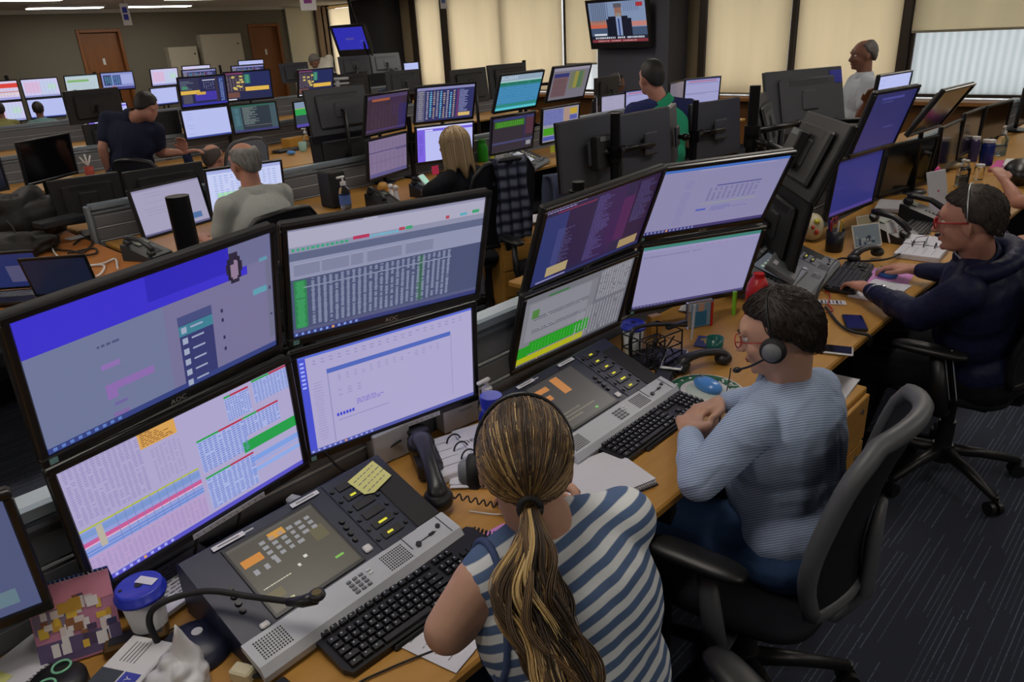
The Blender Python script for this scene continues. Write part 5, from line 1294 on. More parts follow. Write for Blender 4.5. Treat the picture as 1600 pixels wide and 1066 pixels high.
# the blue-shirt man's back corner
t = thing('photo_holder', 'clear block with a child\'s photo in blue, left of the red bottle', 'photo', (2.46, 1.375, DZ), R(-28))
part(t, 'acrylic', MB().box((0, 0, .055), (.115, .02, .11), ch=.003), mat('acrylic', 'dde6ee', .05, trans=.9, var=0))
part(t, 'picture', MB().box((0, -.0115, .055), (.085, .0015, .095), col=s2l('6c88a0')).box((.0, -.0128, .04), (.05, .001, .06), col=s2l('24688c')).box((0, -.0128, .085), (.026, .001, .03), col=s2l('b08c78')), m_print)
part(t, 'red_edge', MB().box((.05, -.008, .05), (.008, .012, .1)), m_red)
t = thing('desk_organizer', 'black wire tray full of cords and pens behind the blue-shirt man\'s phones', 'desk tray', (2.08, 1.345, DZ), R(-10))
fr = MB()
for z in (.01, .06, .11):
    fr.tube([(-.09, -.06, z), (.09, -.06, z), (.09, .06, z), (-.09, .06, z), (-.09, -.06, z)], .003, 6)
for x, y in ((-.09, -.06), (.09, -.06), (.09, .06), (-.09, .06), (0, -.06), (0, .06)): fr.cyl((x, y, 0), (x, y, .11), .003, seg=6)
fr.box((0, 0, .004), (.18, .12, .004)); part(t, 'wire_frame', fr, m_black)
cc = MB()
for i in range(5): cc.tube(smooth_path([(rnd.uniform(-.08, .08), rnd.uniform(-.05, .05), .01 + .02 * k * rnd.random()) for k in range(6)], 5), .003, 5)
part(t, 'tangled_cords', cc, m_rubber)
single('adjustable_lamp_arm', 'black arm reaching over the cluttered tray beside the blue-lidded cup', 'arm', MB().tube(smooth_path([(0, 0, 0), (-.005, .0, .12), (.03, -.0, .15), (.14, -.01, .135), (.24, -.03, .11)], 6), .007, 8).box((.2, -.02, .12), (.1, .02, .014), ch=.004), m_black, (1.975, 1.36, DZ), R(-12))
single('pen', 'silver pen standing in front of the child\'s photo', 'pen', MB().cyl((0, 0, 0), (.004, -.005, .14), .0042, seg=8), m_silver, (2.33, 1.33, DZ))
t = single('booklet', 'small dark blue and gold booklet near the green mug', 'booklet', MB().box((0, 0, .004), (.1, .07, .008), ch=.001), mat('blue_gold', '2c3468', .5), (2.33, 1.27, DZ), R(20))
part(t, 'gold_mark', MB().box((0, 0, .0085), (.05, .012, .0006), rz=.3).box((.01, .014, .0085), (.02, .01, .0006)), mat('gold_ink', '9c8434', .5))
single('card_box', 'small wooden block behind the green-topped lilac sheet screen', 'block', MB().box((0, 0, .045), (.05, .03, .09), ch=.002), m_wood, (2.27, 1.46, DZ), R(-20))
single('green_marker', 'lime green marker standing against the wooden partition edge by the red bottle', 'marker', MB().cyl((0, 0, 0), (0, 0, .1), .009, seg=12), mat('marker_green', '7cc02c', .4), (2.66, 1.33, DZ))
# navy-jacket man's station
t = thing('pen_cup', 'black pen cup with scissors and markers by the slatted partition', 'pen cup', (3.77, 1.36, DZ))
part(t, 'cup', MB().lathe([(.040, 0), (.042, .003), (.045, .11), (.042, .11), (.04, .006), (0, .006)], 24), m_black)
for i, (c, dx, dy) in enumerate((('d8582c', .0, -.015), ('2c8c5c', .016, -.012), ('f0f0e8', .022, .0), ('b02c34', -.02, .01), ('34348c', -.015, .018), ('d8a82c', -.008, -.018))):
    part(t, 'marker', MB().cyl((dx, dy, .01), (dx * 1.6, dy * 1.6, .135 + .006 * i), .006, seg=10), mat('marker_%s' % c, c, .4))
for s in (-1, 1):
    part(t, 'scissor_handle', MB().tube([(s * .022 + .016 * cos(k / 14 * 2 * pi), .012, .155 + .02 * sin(k / 14 * 2 * pi)) for k in range(15)], .0035, 6), mat('scissor_red', '8c2440', .4))
t = thing('painted_egg', 'cream egg ornament with red and yellow flower, left of the pen cup', 'ornament', (3.90, 1.53, DZ))
part(t, 'shell', MB().ball((0, 0, .075), (.055, .055, .075), seg=24, rings=16), mat('egg_cream', 'c8c0a0', .4))
part(t, 'flower', MB().ball((-.035, -.035, .06), (.014, .014, .018), seg=10, rings=8).ball((-.048, -.02, .085), (.01, .01, .012), seg=10, rings=8), mat('flower_red', 'b0402c', .5))
part(t, 'band', MB().ball((-.03, -.03, .115), (.018, .018, .014), seg=10, rings=8), mat('flower_yellow', 'c8c03c', .5))
def leaning_photo(p, yaw, label, w, h, cols, tilt=-22, m=m_print, n=20):
    t = thing('printed_photo', label, 'photo', p, R(yaw)); T = M.Rotation(R(tilt), 4, 'X')
    pm = MB().box((0, 0, h / 2), (w, .0015, h), T=T, col=s2l('d0ccc0')); pm.box((0, -.0012, h / 2), (w * .92, .0008, h * .9), T=T, col=s2l(cols[0]))
    r = random.Random(int(w * 1000))
    for i in range(n): pm.box((r.uniform(-.38, .38) * w, -.0020 - r.random() * .0004, h * r.uniform(.15, .5)), (w * r.uniform(.06, .2), .0003, h * r.uniform(.05, .22)), T=T, col=s2l(r.choice(cols)))
    part(t, 'print', pm, m); return t
leaning_photo((3.919, 1.240, 0.745), -30, 'faded blue-grey old photograph leaning against the handset', .17, .12, ['7c8c98', '3c4c60', '8c9cb0', 'a4acb0', '2c3c4c'])
leaning_photo((4.049, 1.269, 0.745), -22, 'yellowed card behind the faded old photograph', .16, .14, ['a8a084', '948c74'], n=4)
leaning_photo((4.085, 1.166, 0.745), -20, 'white leaflet with orange band right of the old photograph', .09, .11, ['d0d0d4', 'd09074', 'd4d4d8'], n=6)
t = thing('tablet', 'white tablet computer with small red mark standing behind the desk phone', 'tablet', (4.898, 1.177, 0.745), R(-20))
part(t, 'back', MB().box((0, 0, .12), (.17, .008, .24), T=M.Rotation(R(-16), 4, 'X'), ch=.003), m_silver)
part(t, 'red_mark', MB().box((0, -.0045, .12), (.012, .001, .012), T=M.Rotation(R(-16), 4, 'X')), m_red)
t = thing('eyeglasses', 'folded clear reading glasses lying on the printed binder', 'glasses', (3.98, .99, DZ + .04), R(10))
for s in (-1, 1): part(t, 'lens_rim', MB().tube([(s * .033 + .026 * cos(k / 18 * 2 * pi), .0, .022 + .019 * sin(k / 18 * 2 * pi)) for k in range(19)], .0016, 5), m_silver)
part(t, 'temple', MB().tube([(-.06, 0, .03), (-.055, .06, .02), (.03, .07, .006)], .0016, 5).tube([(.06, 0, .03), (.05, .05, .02), (-.03, .06, .006)], .0016, 5), m_ink)
single('red_string', 'thin red cord dangling over the desk edge by the navy-jacket man\'s keyboard', 'cord', MB().tube(smooth_path([(3.122, 1.139, 0.750), (3.076, 1.101, 0.750), (2.973, 1.068, 0.750), (2.910, 1.024, 0.750), (2.876, 1.034, 0.750)], 6), .003, 6), m_red)
single('silver_device', 'slanted silver-grey box behind the blue-shirt man\'s head, below the monitor arm', 'device', MB().box((0, 0, .06), (.2, .14, .03), T=M.Rotation(R(28), 4, 'X'), ch=.006).box((-.04, .04, .078), (.05, .02, .002), 1, T=M.Rotation(R(28), 4, 'X')), [m_grey, m_paper], (3.017, 1.322, 0.800), R(15))
# second headset lying by the phones on the desk edge (bulky black)
cable('black_cable', 'thick black cable crossing in front of the photographs', [(4.266, 1.092, 0.760), (3.762, 1.058, 0.765), (3.598, 1.150, 0.765), (3.516, 1.241, 0.780), (3.167, 1.174, 0.775), (2.955, 1.112, 0.760)], .005, m_rubber)
cable('black_cable', 'black cable from the handset hooked over the desk edge beside the dark phone', [(2.930, 1.061, 0.750), (2.786, 0.953, 0.750), (2.731, 0.883, 0.750), (2.725, 0.816, 0.750), (2.754, 0.820, 0.700)], .006, m_rubber)
cable('black_cable', 'thin wire from the blue-shirt man\'s headset down to the desk', [(2.072, 1.032, 0.800), (2.034, 1.018, 0.760), (1.830, 0.931, 0.780), (1.706, 0.881, 0.745)], .0022, m_rubber)
cable('white_cable', 'white cable looping behind the black desk phone', [(4.977, 1.431, 0.760), (4.775, 1.340, 0.750), (4.489, 1.206, 0.750), (4.328, 1.141, 0.750)], .004, m_white)
for i, (l, pts) in enumerate((('black cable hanging below the near spreadsheet screen, left one', [(.50, 1.55, .85), (.46, 1.52, .78), (.43, 1.49, .76), (.37, 1.46, .748)]),
                              ('black cable hanging below the near spreadsheet screen, right one', [(.62, 1.56, .86), (.56, 1.53, .77), (.48, 1.50, .765), (.40, 1.43, .75)]),
                              ('black cable drooping behind the woman\'s console under the lilac screen', [(.86, 1.58, .85), (.9, 1.55, .78), (1.0, 1.56, .77), (1.08, 1.53, .8)]),
                              ('thin black wire running from the microphone base along the desk', [(.30, 1.31, .75), (.29, 1.36, .748), (.34, 1.37, .748), (.37, 1.33, .748)]),
                              ('thin wire at the bottom of the photo along the desk edge', [(.46, .93, .745), (.5, .96, .745), (.58, .94, .745), (.66, .91, .745)]))):
    cable('black_cable', l, pts, .0035 if i < 3 else .0022, m_rubber)
cable('white_cable', 'thin white earphone wire beside the woman\'s headset', [(1.02, 1.19, .745), (1.06, 1.12, .745), (1.12, 1.08, .745), (1.2, 1.10, .745)], .0018, m_white)
single('coaster', 'dark rounded pad at the bottom edge under the console', 'pad', MB().box((0, 0, .006), (.17, .09, .012), ch=.005), m_black, (.345, 1.03, DZ), R(5))
single('black_pad', 'small black plug at the bottom edge right of the dark pad', 'plug', MB().box((0, 0, .008), (.03, .05, .016), ch=.005), m_black, (.40, .965, DZ), R(25))

# ---- left deep desk: laptops, cables
def laptop(p, yaw, label, scr, openang=105, w=.32, d=.22):
    t = thing('laptop', label, 'laptop', p, R(yaw))
    part(t, 'base', MB().box((0, 0, .01), (w, d, .018), ch=.004), m_black)
    k = MB()
    for i in range(12):
        for j in range(5): k.box((-w * .42 + i * w * .076, -.01 + j * .02, .0205), (w * .064, .015, .003))
    part(t, 'keys', k, m_grey)
    L = M.Translation((0, d / 2, .018)) @ M.Rotation(R(openang - 180), 4, 'X') @ M.Translation((0, -d / 2, 0))
    part(t, 'lid', MB().box((0, 0, .005), (w, d, .008), T=L, ch=.003), m_black)
    o = part(t, 'display', screen_mesh(w * .92, d * .86, scr), m_screen)
    o.matrix_local = L @ M.Translation((0, 0, .0004)) @ M.Rotation(pi, 4, 'X') @ M.Rotation(-pi / 2, 4, 'X') @ M.Rotation(0, 4, 'Y')
    return t
laptop((0.766, 4.283, 0.750), -42, 'open laptop with dark blue screen at the left edge', scr_laptop(1))
laptop((0.894, 3.943, 0.750), -42, 'second laptop lid peeking over the large chat monitor', [(0, 0, 1, 1, '12182c', 0)])
wc = [(1.309, 5.502, 0.750), (1.221, 5.116, 0.750), (1.194, 4.792, 0.750), (1.223, 4.613, 0.750), (1.313, 4.569, 0.750), (1.397, 4.605, 0.750), (1.326, 4.374, 0.750)]
cable('white_cable', 'white cable winding across the left orange desk, upper strand', wc, .006, m_white)
cable('white_cable', 'white cable winding across the left orange desk, lower strand', [(1.079, 4.783, 0.750), (1.106, 4.614, 0.750), (1.223, 4.613, 0.750), (1.302, 4.519, 0.750), (1.213, 4.332, 0.750), (1.151, 4.343, 0.750)], .006, m_white)
cable('black_cable', 'black cable looping across the left orange desk, long one', [(1.248, 5.205, 0.750), (1.300, 5.074, 0.750), (1.338, 4.964, 0.750), (1.471, 5.193, 0.750), (1.470, 5.369, 0.750), (1.370, 5.236, 0.750)], .006, m_rubber)
cable('black_cable', 'black cable on the left orange desk crossing the white ones', [(1.060, 4.682, 0.750), (1.161, 4.796, 0.750), (1.270, 4.867, 0.750), (1.375, 4.856, 0.750), (1.410, 5.011, 0.750), (1.266, 5.023, 0.750)], .006, m_rubber)
cable('black_cable', 'black wire hanging in front of the black bag at the left edge', [(1.076, 5.356, 0.950), (1.083, 5.272, 0.900), (1.053, 5.183, 0.800), (1.041, 5.102, 0.760)], .005, m_rubber)
crumple('black_bag', 'large shapeless black bag on the left desk below the slatted partition', 'bag', (1.267, 5.743, 0.742), (.30, .26, .22), m_blackmat, 11, soft=True)
crumple('black_bag', 'smaller black bag behind the large one near the brownish screen', 'bag', (1.062, 5.280, 0.742), (.26, .2, .10), m_blackmat, 12, soft=True)
single('sheet_of_paper', 'white sheet on the desk left of the slatted partition end', 'paper', MB().box((0, 0, 0), (.22, .1, .002)), m_paper, (1.506, 5.470, 0.745), R(12))
single('router_box', 'flat black and blue box on the small wooden drawer unit at left', 'device', MB().box((0, 0, .02), (.28, .14, .04), ch=.006), mat('router', '20242c', .4), (1.361, 5.353, 0.870), R(12))
single('pen_pot', 'red-and-white pot of pens by the bending man\'s hip', 'pen pot', MB().lathe([(.04, 0), (.045, .1), (0, .1)], 16).tube([(0, 0, .1), (.05, .02, .2)], .008, 6, mi=1).tube([(0, 0, .1), (-.05, .02, .2)], .008, 6, mi=1).tube([(0, 0, .1), (.0, .02, .22)], .008, 6, mi=1), [mat('pot_red', '9c3424', .5), m_white], (2.471, 8.215, 0.742))
# loose sheets and small goods in the second row
stack_papers((5.221, 4.774, 0.742), 25, 'white papers leaning near the dark grey console', 3, .16, .12)
note('sticky_note', 'hot pink note on the edge below the violet-white screen', 'note', rect(.075, .075), mat('hot_pink', 'd8346c', .7), M.Translation((4.12, 4.86, .815)) @ M.Rotation(R(90), 4, 'X'))
note('sticky_note', 'lime note under the blue and green block monitor, left', 'note', rect(.06, .06), m_lime, M.Translation((5.32, 4.575, .84)) @ M.Rotation(R(90), 4, 'X'))
note('sticky_note', 'lime note under the blue and green block monitor, right', 'note', rect(.06, .06), m_lime, M.Translation((5.42, 4.575, .855)) @ M.Rotation(R(90), 4, 'X'))
note('sticky_note', 'lime note near the bright green bottle', 'note', rect(.05, .05), m_lime, M.Translation((4.956, 5.010, 0.800)) @ M.Rotation(R(80), 4, 'X'))
note('sheet_of_paper', 'white printed sheet hanging under the dark green-stripped monitor', 'paper', rect(.16, .1), m_paper, M.Translation((4.930, 4.857, 0.820)) @ M.Rotation(R(75), 4, 'X'), lines=5)
t = thing('wooden_ornament', 'yellowish wooden ornament on the second-row desk under the mauve screen', 'ornament', (3.389, 4.655, 0.742))
part(t, 'dish', MB().lathe([(.05, 0), (.08, .05), (.06, .055), (0, .02)], 20), m_wood); part(t, 'knob', MB().ball((.02, 0, .07), .045, seg=14, rings=10), m_wood)
for i, (p, l) in enumerate((((3.398, 4.547, 0.742), 'small white figurine, left one of the group under the mauve screen'), ((3.388, 4.473, 0.742), 'small white figurine, right one of the group under the mauve screen'))):
    t = thing('figurine', l, 'figurine', p); part(t, 'body', MB().lathe([(.025, 0), (.02, .04), (.012, .07), (0, .08)], 14), m_paper); part(t, 'head', MB().ball((0, 0, .09), .02, seg=12, rings=8), m_paper)
single('speaker_box', 'black speaker-like box on the desk between the partition and the pump bottle', 'speaker', MB().box((0, 0, .13), (.14, .16, .26), ch=.01), m_blackmat, (2.999, 4.709, 0.742), R(0))
single('yellow_box', 'yellow-brown box at the far end desk behind the grey lettered back', 'box', MB().box((0, 0, .05), (.3, .14, .1), ch=.004), mat('yellow_card', 'b48430', .6), (4.736, 8.103, 0.742), R(10))
single('paper_cup', 'pale green cup on the far end desk next to the yellow-brown box', 'cup', MB().lathe([(.04, 0), (.045, .1), (0, .1)], 18), mat('pale_green', '8cb0a4', .5), (4.533, 7.608, 0.742))
single('white_bracket', 'white shelf-like bracket standing above the grey lettered monitor back', 'bracket', MB().box((0, 0, .12), (.42, .06, .03), ch=.004).box((0, 0, .06), (.42, .05, .02), ch=.003).box((.06, 0, 0), (.05, .04, .2), ch=.004), m_silver, (5.7, 8.6, 1.30), R(-20))
# papers and colour bits at right edge
single('pink_tape', 'pink ribbon loops beside the white tablet', 'ribbon', MB().tube([(.05 * cos(k / 16 * 2 * pi), .012 * sin(k / 8 * 2 * pi), .05 + .05 * sin(k / 16 * 2 * pi)) for k in range(17)], .014, 6, flat=.3), mat('hot_pink2', 'e0409c', .6), (5.763, 1.440, 0.745), R(-20))
single('pink_folder', 'pink and violet folder lying at the right edge of the desk', 'folder', MB().box((0, 0, .01), (.4, .16, .02), ch=.003), mat('pink_folder', 'c43c90', .6), (6.540, 1.188, 0.745), R(5))
single('white_tray', 'white paper tray at the right edge behind the glasses wearer', 'tray', MB().box((0, 0, .02), (.3, .2, .04), ch=.006), m_white, (6.581, 1.107, 0.745), R(8))
for i in range(4):
    note('sticky_note', ('first', 'second', 'third', 'fourth')[i] + ' from left of the pale green notes under the third right-edge monitor', 'note', rect(.06, .09), mat('sage_note', '9cb48c', .8), M.Translation((7.04 + i * .13, 1.425 - i * .012, .80)) @ M.Rotation(R(85), 4, 'X') @ M.Rotation(.3 * (i % 2), 4, 'Z'))
single('bag', 'black soft bag at the right edge behind the clear pump bottle', 'bag', MB().ball((0, 0, .07), (.2, .1, .09), seg=20, rings=12), m_black, (6.017, 1.001, 0.742), R(10))
single('cable_tray', 'cream bowl with cables next to the pink ribbon', 'bowl', MB().lathe([(.05, 0), (.09, .03), (.085, .03), (0, .008)], 24), mat('cream_bowl', 'b8ac8c', .5), (6.374, 1.518, 0.745))
single('papers_pile', 'white papers behind the desk phone under the blue-violet screen', 'papers', MB().box((0, 0, .012), (.26, .18, .024), ch=.002), m_paper, (4.850, 1.425, 0.745), R(12))
stack_papers((3.772, 3.535, 0.620), -25, 'printed papers on the light wooden drawer unit, under a red toy', 2, .3, .22)
single('red_toy', 'small red toy on the papers of the light wooden drawer unit', 'toy', MB().ball((0, 0, .03), (.05, .03, .03), seg=14, rings=10).ball((.03, 0, .06), (.02, .02, .02), seg=10, rings=8), m_red, (3.780, 3.547, 0.640))
stack_papers((2.45, .93, .622), 5, 'plastic-wrapped papers on the wooden drawer unit behind the blue-shirt man', 2, .28, .3)
# ------------------------------------------------------------------ office chairs
def smooth01(t): t = max(0, min(1, t)); return t * t * (3 - 2 * t)
def office_chair(x, y, yaw, label, fm=None, bm=None, arms=True, seat_z=.47, lean=14, H=.56, fr=.017, group=None):
    fm = fm or m_chairgrey; bm = bm or m_chair
    t = thing('office_chair', label, 'chair', (x, y, 0), R(yaw), group)
    b = MB()
    for k in range(5):
        a = 2 * pi * k / 5 + .3; d = V((cos(a), sin(a), 0))
        b.tube([d * .03 + V((0, 0, .12)), d * .16 + V((0, 0, .105)), d * .31 + V((0, 0, .075))], [.028, .022, .016], 8)
    b.cyl((0, 0, .07), (0, 0, .15), .04)
    part(t, 'base', b, m_chairblk)
    for k in range(5):
        a = 2 * pi * k / 5 + .3; d = V((cos(a), sin(a), 0)); p = d * .31; q = V((-d.y, d.x, 0))
        c = MB().cyl(p + V((0, 0, .06)), p + V((0, 0, .085)), .012)
        for s in (-1, 1): c.cyl(p + q * .008 * s + V((0, 0, .029)), p + q * .026 * s + V((0, 0, .029)), .029, seg=18)
        part(t, 'caster', c, m_chairblk)
    part(t, 'gas_lift', MB().cyl((0, 0, .13), (0, 0, seat_z - .06), .025).cyl((0, 0, .13), (0, 0, .26), .034).box((0, -.02, seat_z - .075), (.18, .26, .05), ch=.015), m_chairblk)
    s = MB(); s.ball((0, .02, seat_z - .015), (1, 1, 1), seg=36, rings=14, fn=lambda p: 1)
    s.v = [V((math.copysign(abs(v.x) ** .55, v.x) * .25, .02 + math.copysign(abs(v.y - .02) ** .6, v.y - .02) * .24, seat_z - .015 + math.copysign(abs(v.z - seat_z + .015) ** .7, v.z - seat_z + .015) * .04 + .012 * (v.x) ** 2)) for v in s.v]
    part(t, 'seat', s, m_chair)
    # back: curved shell
    z0 = seat_z + .08; nu, nv = 16, 16; la = math.tan(R(lean))
    def bp(u, v, off=0):
        w = .235 * (1 - .10 * (v - .35) ** 2 * 4) * (1 - .22 * smooth01((v - .85) / .15)); w *= (.86 + .14 * smooth01(v / .25))
        return V((u * w, -.20 - la * v * H * smooth01(v * 1.2 + .25) - .05 * (1 - u * u) + .03 * sin(v * pi) + off, z0 + v * H - .025 * u * u * smooth01((v - .8) * 5)))
    m = MB(); vs = []; fs = []
    for sgn, off in ((0, 0), (1, -.022)):
        for j in range(nv + 1):
            for i in range(nu + 1): vs.append(bp(-1 + 2 * i / nu, j / nv, off))
    L = (nu + 1) * (nv + 1)
    for j in range(nv):
        for i in range(nu):
            a = j * (nu + 1) + i; fs.append((a, a + 1, a + nu + 2, a + nu + 1)); fs.append((L + a, L + a + nu + 1, L + a + nu + 2, L + a + 1))
    m.add(vs, fs, 0, smooth=True)
    part(t, 'backrest', m, bm)
    loop = [bp(-1, j / 12, -.01) for j in range(13)] + [bp(-1 + 2 * i / 12, 1, -.01) for i in range(1, 12)] + [bp(1, 1 - j / 12, -.01) for j in range(13)] + [bp(1 - 2 * i / 12, 0, -.01) for i in range(1, 13)]
    part(t, 'back_frame', MB().tube(loop, fr, 8), fm)
    part(t, 'back_support', MB().tube([V((0, -.06, seat_z - .07)), V((0, -.23, seat_z - .05)), V((0, -.29, seat_z + .06)), bp(0, .3, -.045), bp(0, .5, -.035)], [.03, .032, .032, .03, .02], 10, flat=.6), fm)
    if arms:
        for sx in (-1, 1):
            part(t, 'arm_post', MB().tube([V((sx * .20, -.02, seat_z - .07)), V((sx * .285, -.02, seat_z - .05)), V((sx * .30, -.01, seat_z + .03)), V((sx * .295, .02, seat_z + .185))], [.022, .03, .032, .026], 10, flat=.6), fm)
            a = MB().ball((sx * .295, .05, seat_z + .205), (1, 1, 1), seg=24, rings=10)
            a.v = [V((sx * .295 + math.copysign(abs(v.x - sx * .295) ** .7, v.x - sx * .295) * .042, .05 + math.copysign(abs(v.y - .05) ** .6, v.y - .05) * .135, seat_z + .205 + (v.z - seat_z - .205) * .02)) for v in a.v]
            part(t, 'armrest', a, m_chairblk)
    return t

# ------------------------------------------------------------------ people
SKIN = {}
def skin(c, name):
    if name not in SKIN: SKIN[name] = mat('skin_' + name, c, .5, spec=.35, var=.07, scale=40, bump=.03, bscale=120, sss=.08)
    return SKIN[name]
sk_a = skin('b88e78', 'warm'); sk_b = skin('b98673', 'ruddy'); sk_c = skin('80594a', 'brown'); sk_d = skin('c09680', 'fair')
def cap(mb, a, b, ra, rb, seg=14):
    a, b = V(a), V(b); d = b - a; L = d.length
    q = d.to_track_quat('Z', 'Y').to_matrix().to_4x4()
    pr = [(0.0001, -ra)] + [(ra * cos(t), ra * sin(t)) for t in (-1.2, -.8, -.4, 0)] + [(rb * cos(t), L + rb * sin(t)) for t in (0, .4, .8, 1.2)] + [(.0001, L + rb)]
    mb.lathe(pr, seg, T=M.Translation(a) @ q, cap=False)
    # close the poles
    return mb
def rot_from(r, f, u): return M((r, f, u)).transposed()
def hand(mb, W, d, n, side, curl=.35, s=1.0, spread=.0, thumb=.3):
    W = V(W); d = V(d).normalized(); n = V(n); n = (n - d * n.dot(d)).normalized(); t = n.cross(d) * side
    offs = (.030, .010, -.010, -.028); lens = ((.042, .026, .022), (.046, .029, .023), (.043, .027, .022), (.034, .021, .019))
    cap(mb, W - d * .01, W + d * .02 * s, .024 * s, .024 * s)
    for i, o in enumerate(offs):
        k = W + d * (.085 - abs(o - .005) * .25) * s + t * o * s
        cap(mb, W + t * o * .5 * s + d * .015 * s, k, .0155 * s, .0125 * s, 10)
        c = curl if not isinstance(curl, (list, tuple)) else curl[i]; a = c * .5; p = k
        dd = (d + t * o * spread * 10).normalized()
        for j, L in enumerate(lens[i]):
            q = p + (dd * cos(a) - n * sin(a)) * L * s; r0 = (.0098, .0088, .0078)[j] * s
            cap(mb, p, q, r0, r0 * .92, 10); p = q; a += c
    b = W + d * .022 * s + t * .018 * s; e1 = b + (d * .55 + t * .75 - n * thumb * .4).normalized() * .042 * s
    e2 = e1 + (d * .85 + t * (.35 - thumb * .3) - n * thumb * .6).normalized() * .032 * s; e3 = e2 + (d * .95 + t * (.1 - thumb * .4) - n * thumb * .6).normalized() * .026 * s
    cap(mb, b, e1, .017 * s, .0125 * s, 10); cap(mb, e1, e2, .0118 * s, .0105 * s, 10); cap(mb, e2, e3, .0102 * s, .0085 * s, 10)

def person(label, head, hy=0, hp=8, neck=None, ty=0, hip=None, sh=.165, build=1.0, EL=None, WL=None, ER=None, WR=None, hL=None, hR=None,
           pose_='sit', skinm=None, top=None, sleeve='long', bottom=None, hair='short', hairc='1c1714', voxel=.006, s=1.0, knees=None, glasses=False, collar=True, tie=None, hroll=0, longhair=None, shoes=True, armr=1.0, nstr=0, capR=False, hunch=False):
    skinm = skinm or sk_a; top = top or cloth('shirt_grey', '8c9094'); bottom = bottom or cloth('trousers_dark', '1c1e28', .3)
    H = V(head); cy, sy = cos(R(ty)), sin(R(ty)); r = V((cy, sy, 0)); f0 = V((-sy, cy, 0))
    NK = V(neck) if neck else H - f0 * .03 * s - V((0, 0, .165 * s))
    HP = V(hip) if hip else (V((NK.x, NK.y, 0)) - f0 * .10 + V((0, 0, .54))) if pose_ == 'sit' else V((NK.x, NK.y, NK.z - .52 * s)) - f0 * .02
    sp = (NK - HP).normalized(); f = sp.cross(r).normalized(); r = f.cross(sp).normalized(); TL = (NK - HP).length
    SL = NK - r * sh * s - sp * .055 * s; SR = NK + r * sh * s - sp * .055 * s
    root = V((HP.x, HP.y, 0)); To = M.Translation(-root)
    t = thing('person', label, 'person', root)
    if EL is None: EL = SL - V((0, 0, .24 * s)) - r * .05 + f0 * .08
    if ER is None: ER = SR - V((0, 0, .24 * s)) + r * .05 + f0 * .08
    if WL is None: WL = V(EL) + f0 * .22 + r * .06 + V((0, 0, .02))
    if WR is None: WR = V(ER) + f0 * .22 - r * .06 + V((0, 0, .02))
    EL, WL, ER, WR = map(V, (EL, WL, ER, WR))
    RT = rot_from(r, f, sp); B = build
    # legs
    K = []; 
    for sx in (-1, 1):
        h = HP + r * .09 * sx
        if pose_ == 'sit':
            k = h + f0 * .40 * s + r * .03 * sx; k.z = .50; a = k + f0 * .06; a.z = .10
        else:
            k = V((h.x, h.y, HP.z * .53)) + f0 * .03; a = V((h.x, h.y, .09)) + r * .02 * sx
        if knees: k, a = V(knees[(sx + 1) // 2][0]), V(knees[(sx + 1) // 2][1])
        K.append((h, k, a))
    # head frame
    hf = V((-sin(R(hy)) * cos(R(hp)), cos(R(hy)) * cos(R(hp)), -sin(R(hp)))); hr = hf.cross(V((0, 0, 1))).normalized(); hu = hr.cross(hf)
    hq = M.Rotation(R(hroll), 3, hf); hr = hq @ hr; hu = hq @ hu
    HR = rot_from(hr, hf, hu); HT = M.Translation(H) @ HR.to_4x4() @ M.Scale(s, 4)
    mb = MB(); e = lambda c, rr, rot=None, **k: mb.ball(HT @ V(c), tuple(x * s for x in rr), rot=HR if rot is None else HR @ rot, **k)
    e((0, -.012, .022), (.074, .094, .088), seg=28, rings=18)
    e((0, .018, -.03), (.062, .068, .075), seg=24, rings=14)
    e((0, .04, -.078), (.043, .042, .030)); e((0, .062, .035), (.052, .025, .03)); e((0, .078, -.088), (.018, .014, .014))
    for sx in (-1, 1):
        e((sx * .034, .056, -.025), (.022, .022, .022)); e((sx * .030, .078, .024), (.020, .010, .007))
        e((sx * .076, -.008, -.012), (.007, .017, .031), M.Rotation(sx * .35, 3, 'Z'))
    cap(mb, HT @ V((0, .082, .012)), HT @ V((0, .105, -.024)), .0085 * s, .013 * s, 10); e((.011, .096, -.028), (.008, .009, .007)); e((-.011, .096, -.028), (.008, .009, .007))
    e((0, .086, -.052), (.021, .009, .0045)); e((0, .085, -.061), (.019, .009, .005))
    cap(mb, NK - sp * .02, HT @ V((0, -.022, -.055)), .058 * s * min(B, 1.06), .051 * s * min(B, 1.06))
    mb.ball(HP + sp * TL * .68, (.14 * B * s, .09 * B * s, .16 * s), rot=RT); mb.ball(HP + sp * .1, (.13 * B * s, .09 * B * s, .16 * s), rot=RT)
    cap(mb, SL + r * .02, SR - r * .02, .043 * s, .043 * s); cap(mb, HP, NK, .07 * s, .05 * s)
    for S_, E_, W_, hh, sd in ((SL, EL, WL, hL, -1), (SR, ER, WR, hR, 1)):
        cap(mb, S_, E_, .047 * s * armr, .038 * s * armr); cap(mb, E_, E_.lerp(W_, .35), .038 * s * armr, .040 * s * armr); cap(mb, E_.lerp(W_, .35), W_, .040 * s * armr, .0255 * s)
        hh = hh or dict(d=(W_ - E_).normalized(), n=(0, 0, 1))
        hand(mb, W_ + (W_ - E_).normalized() * .015, hh['d'], hh['n'], sd, hh.get('curl', .4), s, hh.get('spread', .15), hh.get('thumb', .3))
    for h, k, a in K: cap(mb, h, k, .065 * s, .045 * s); cap(mb, k, a, .045 * s, .034 * s)
    mb.v = [To @ v for v in mb.v]
    remesh('body', mb, voxel, skinm, t, 3, .5)
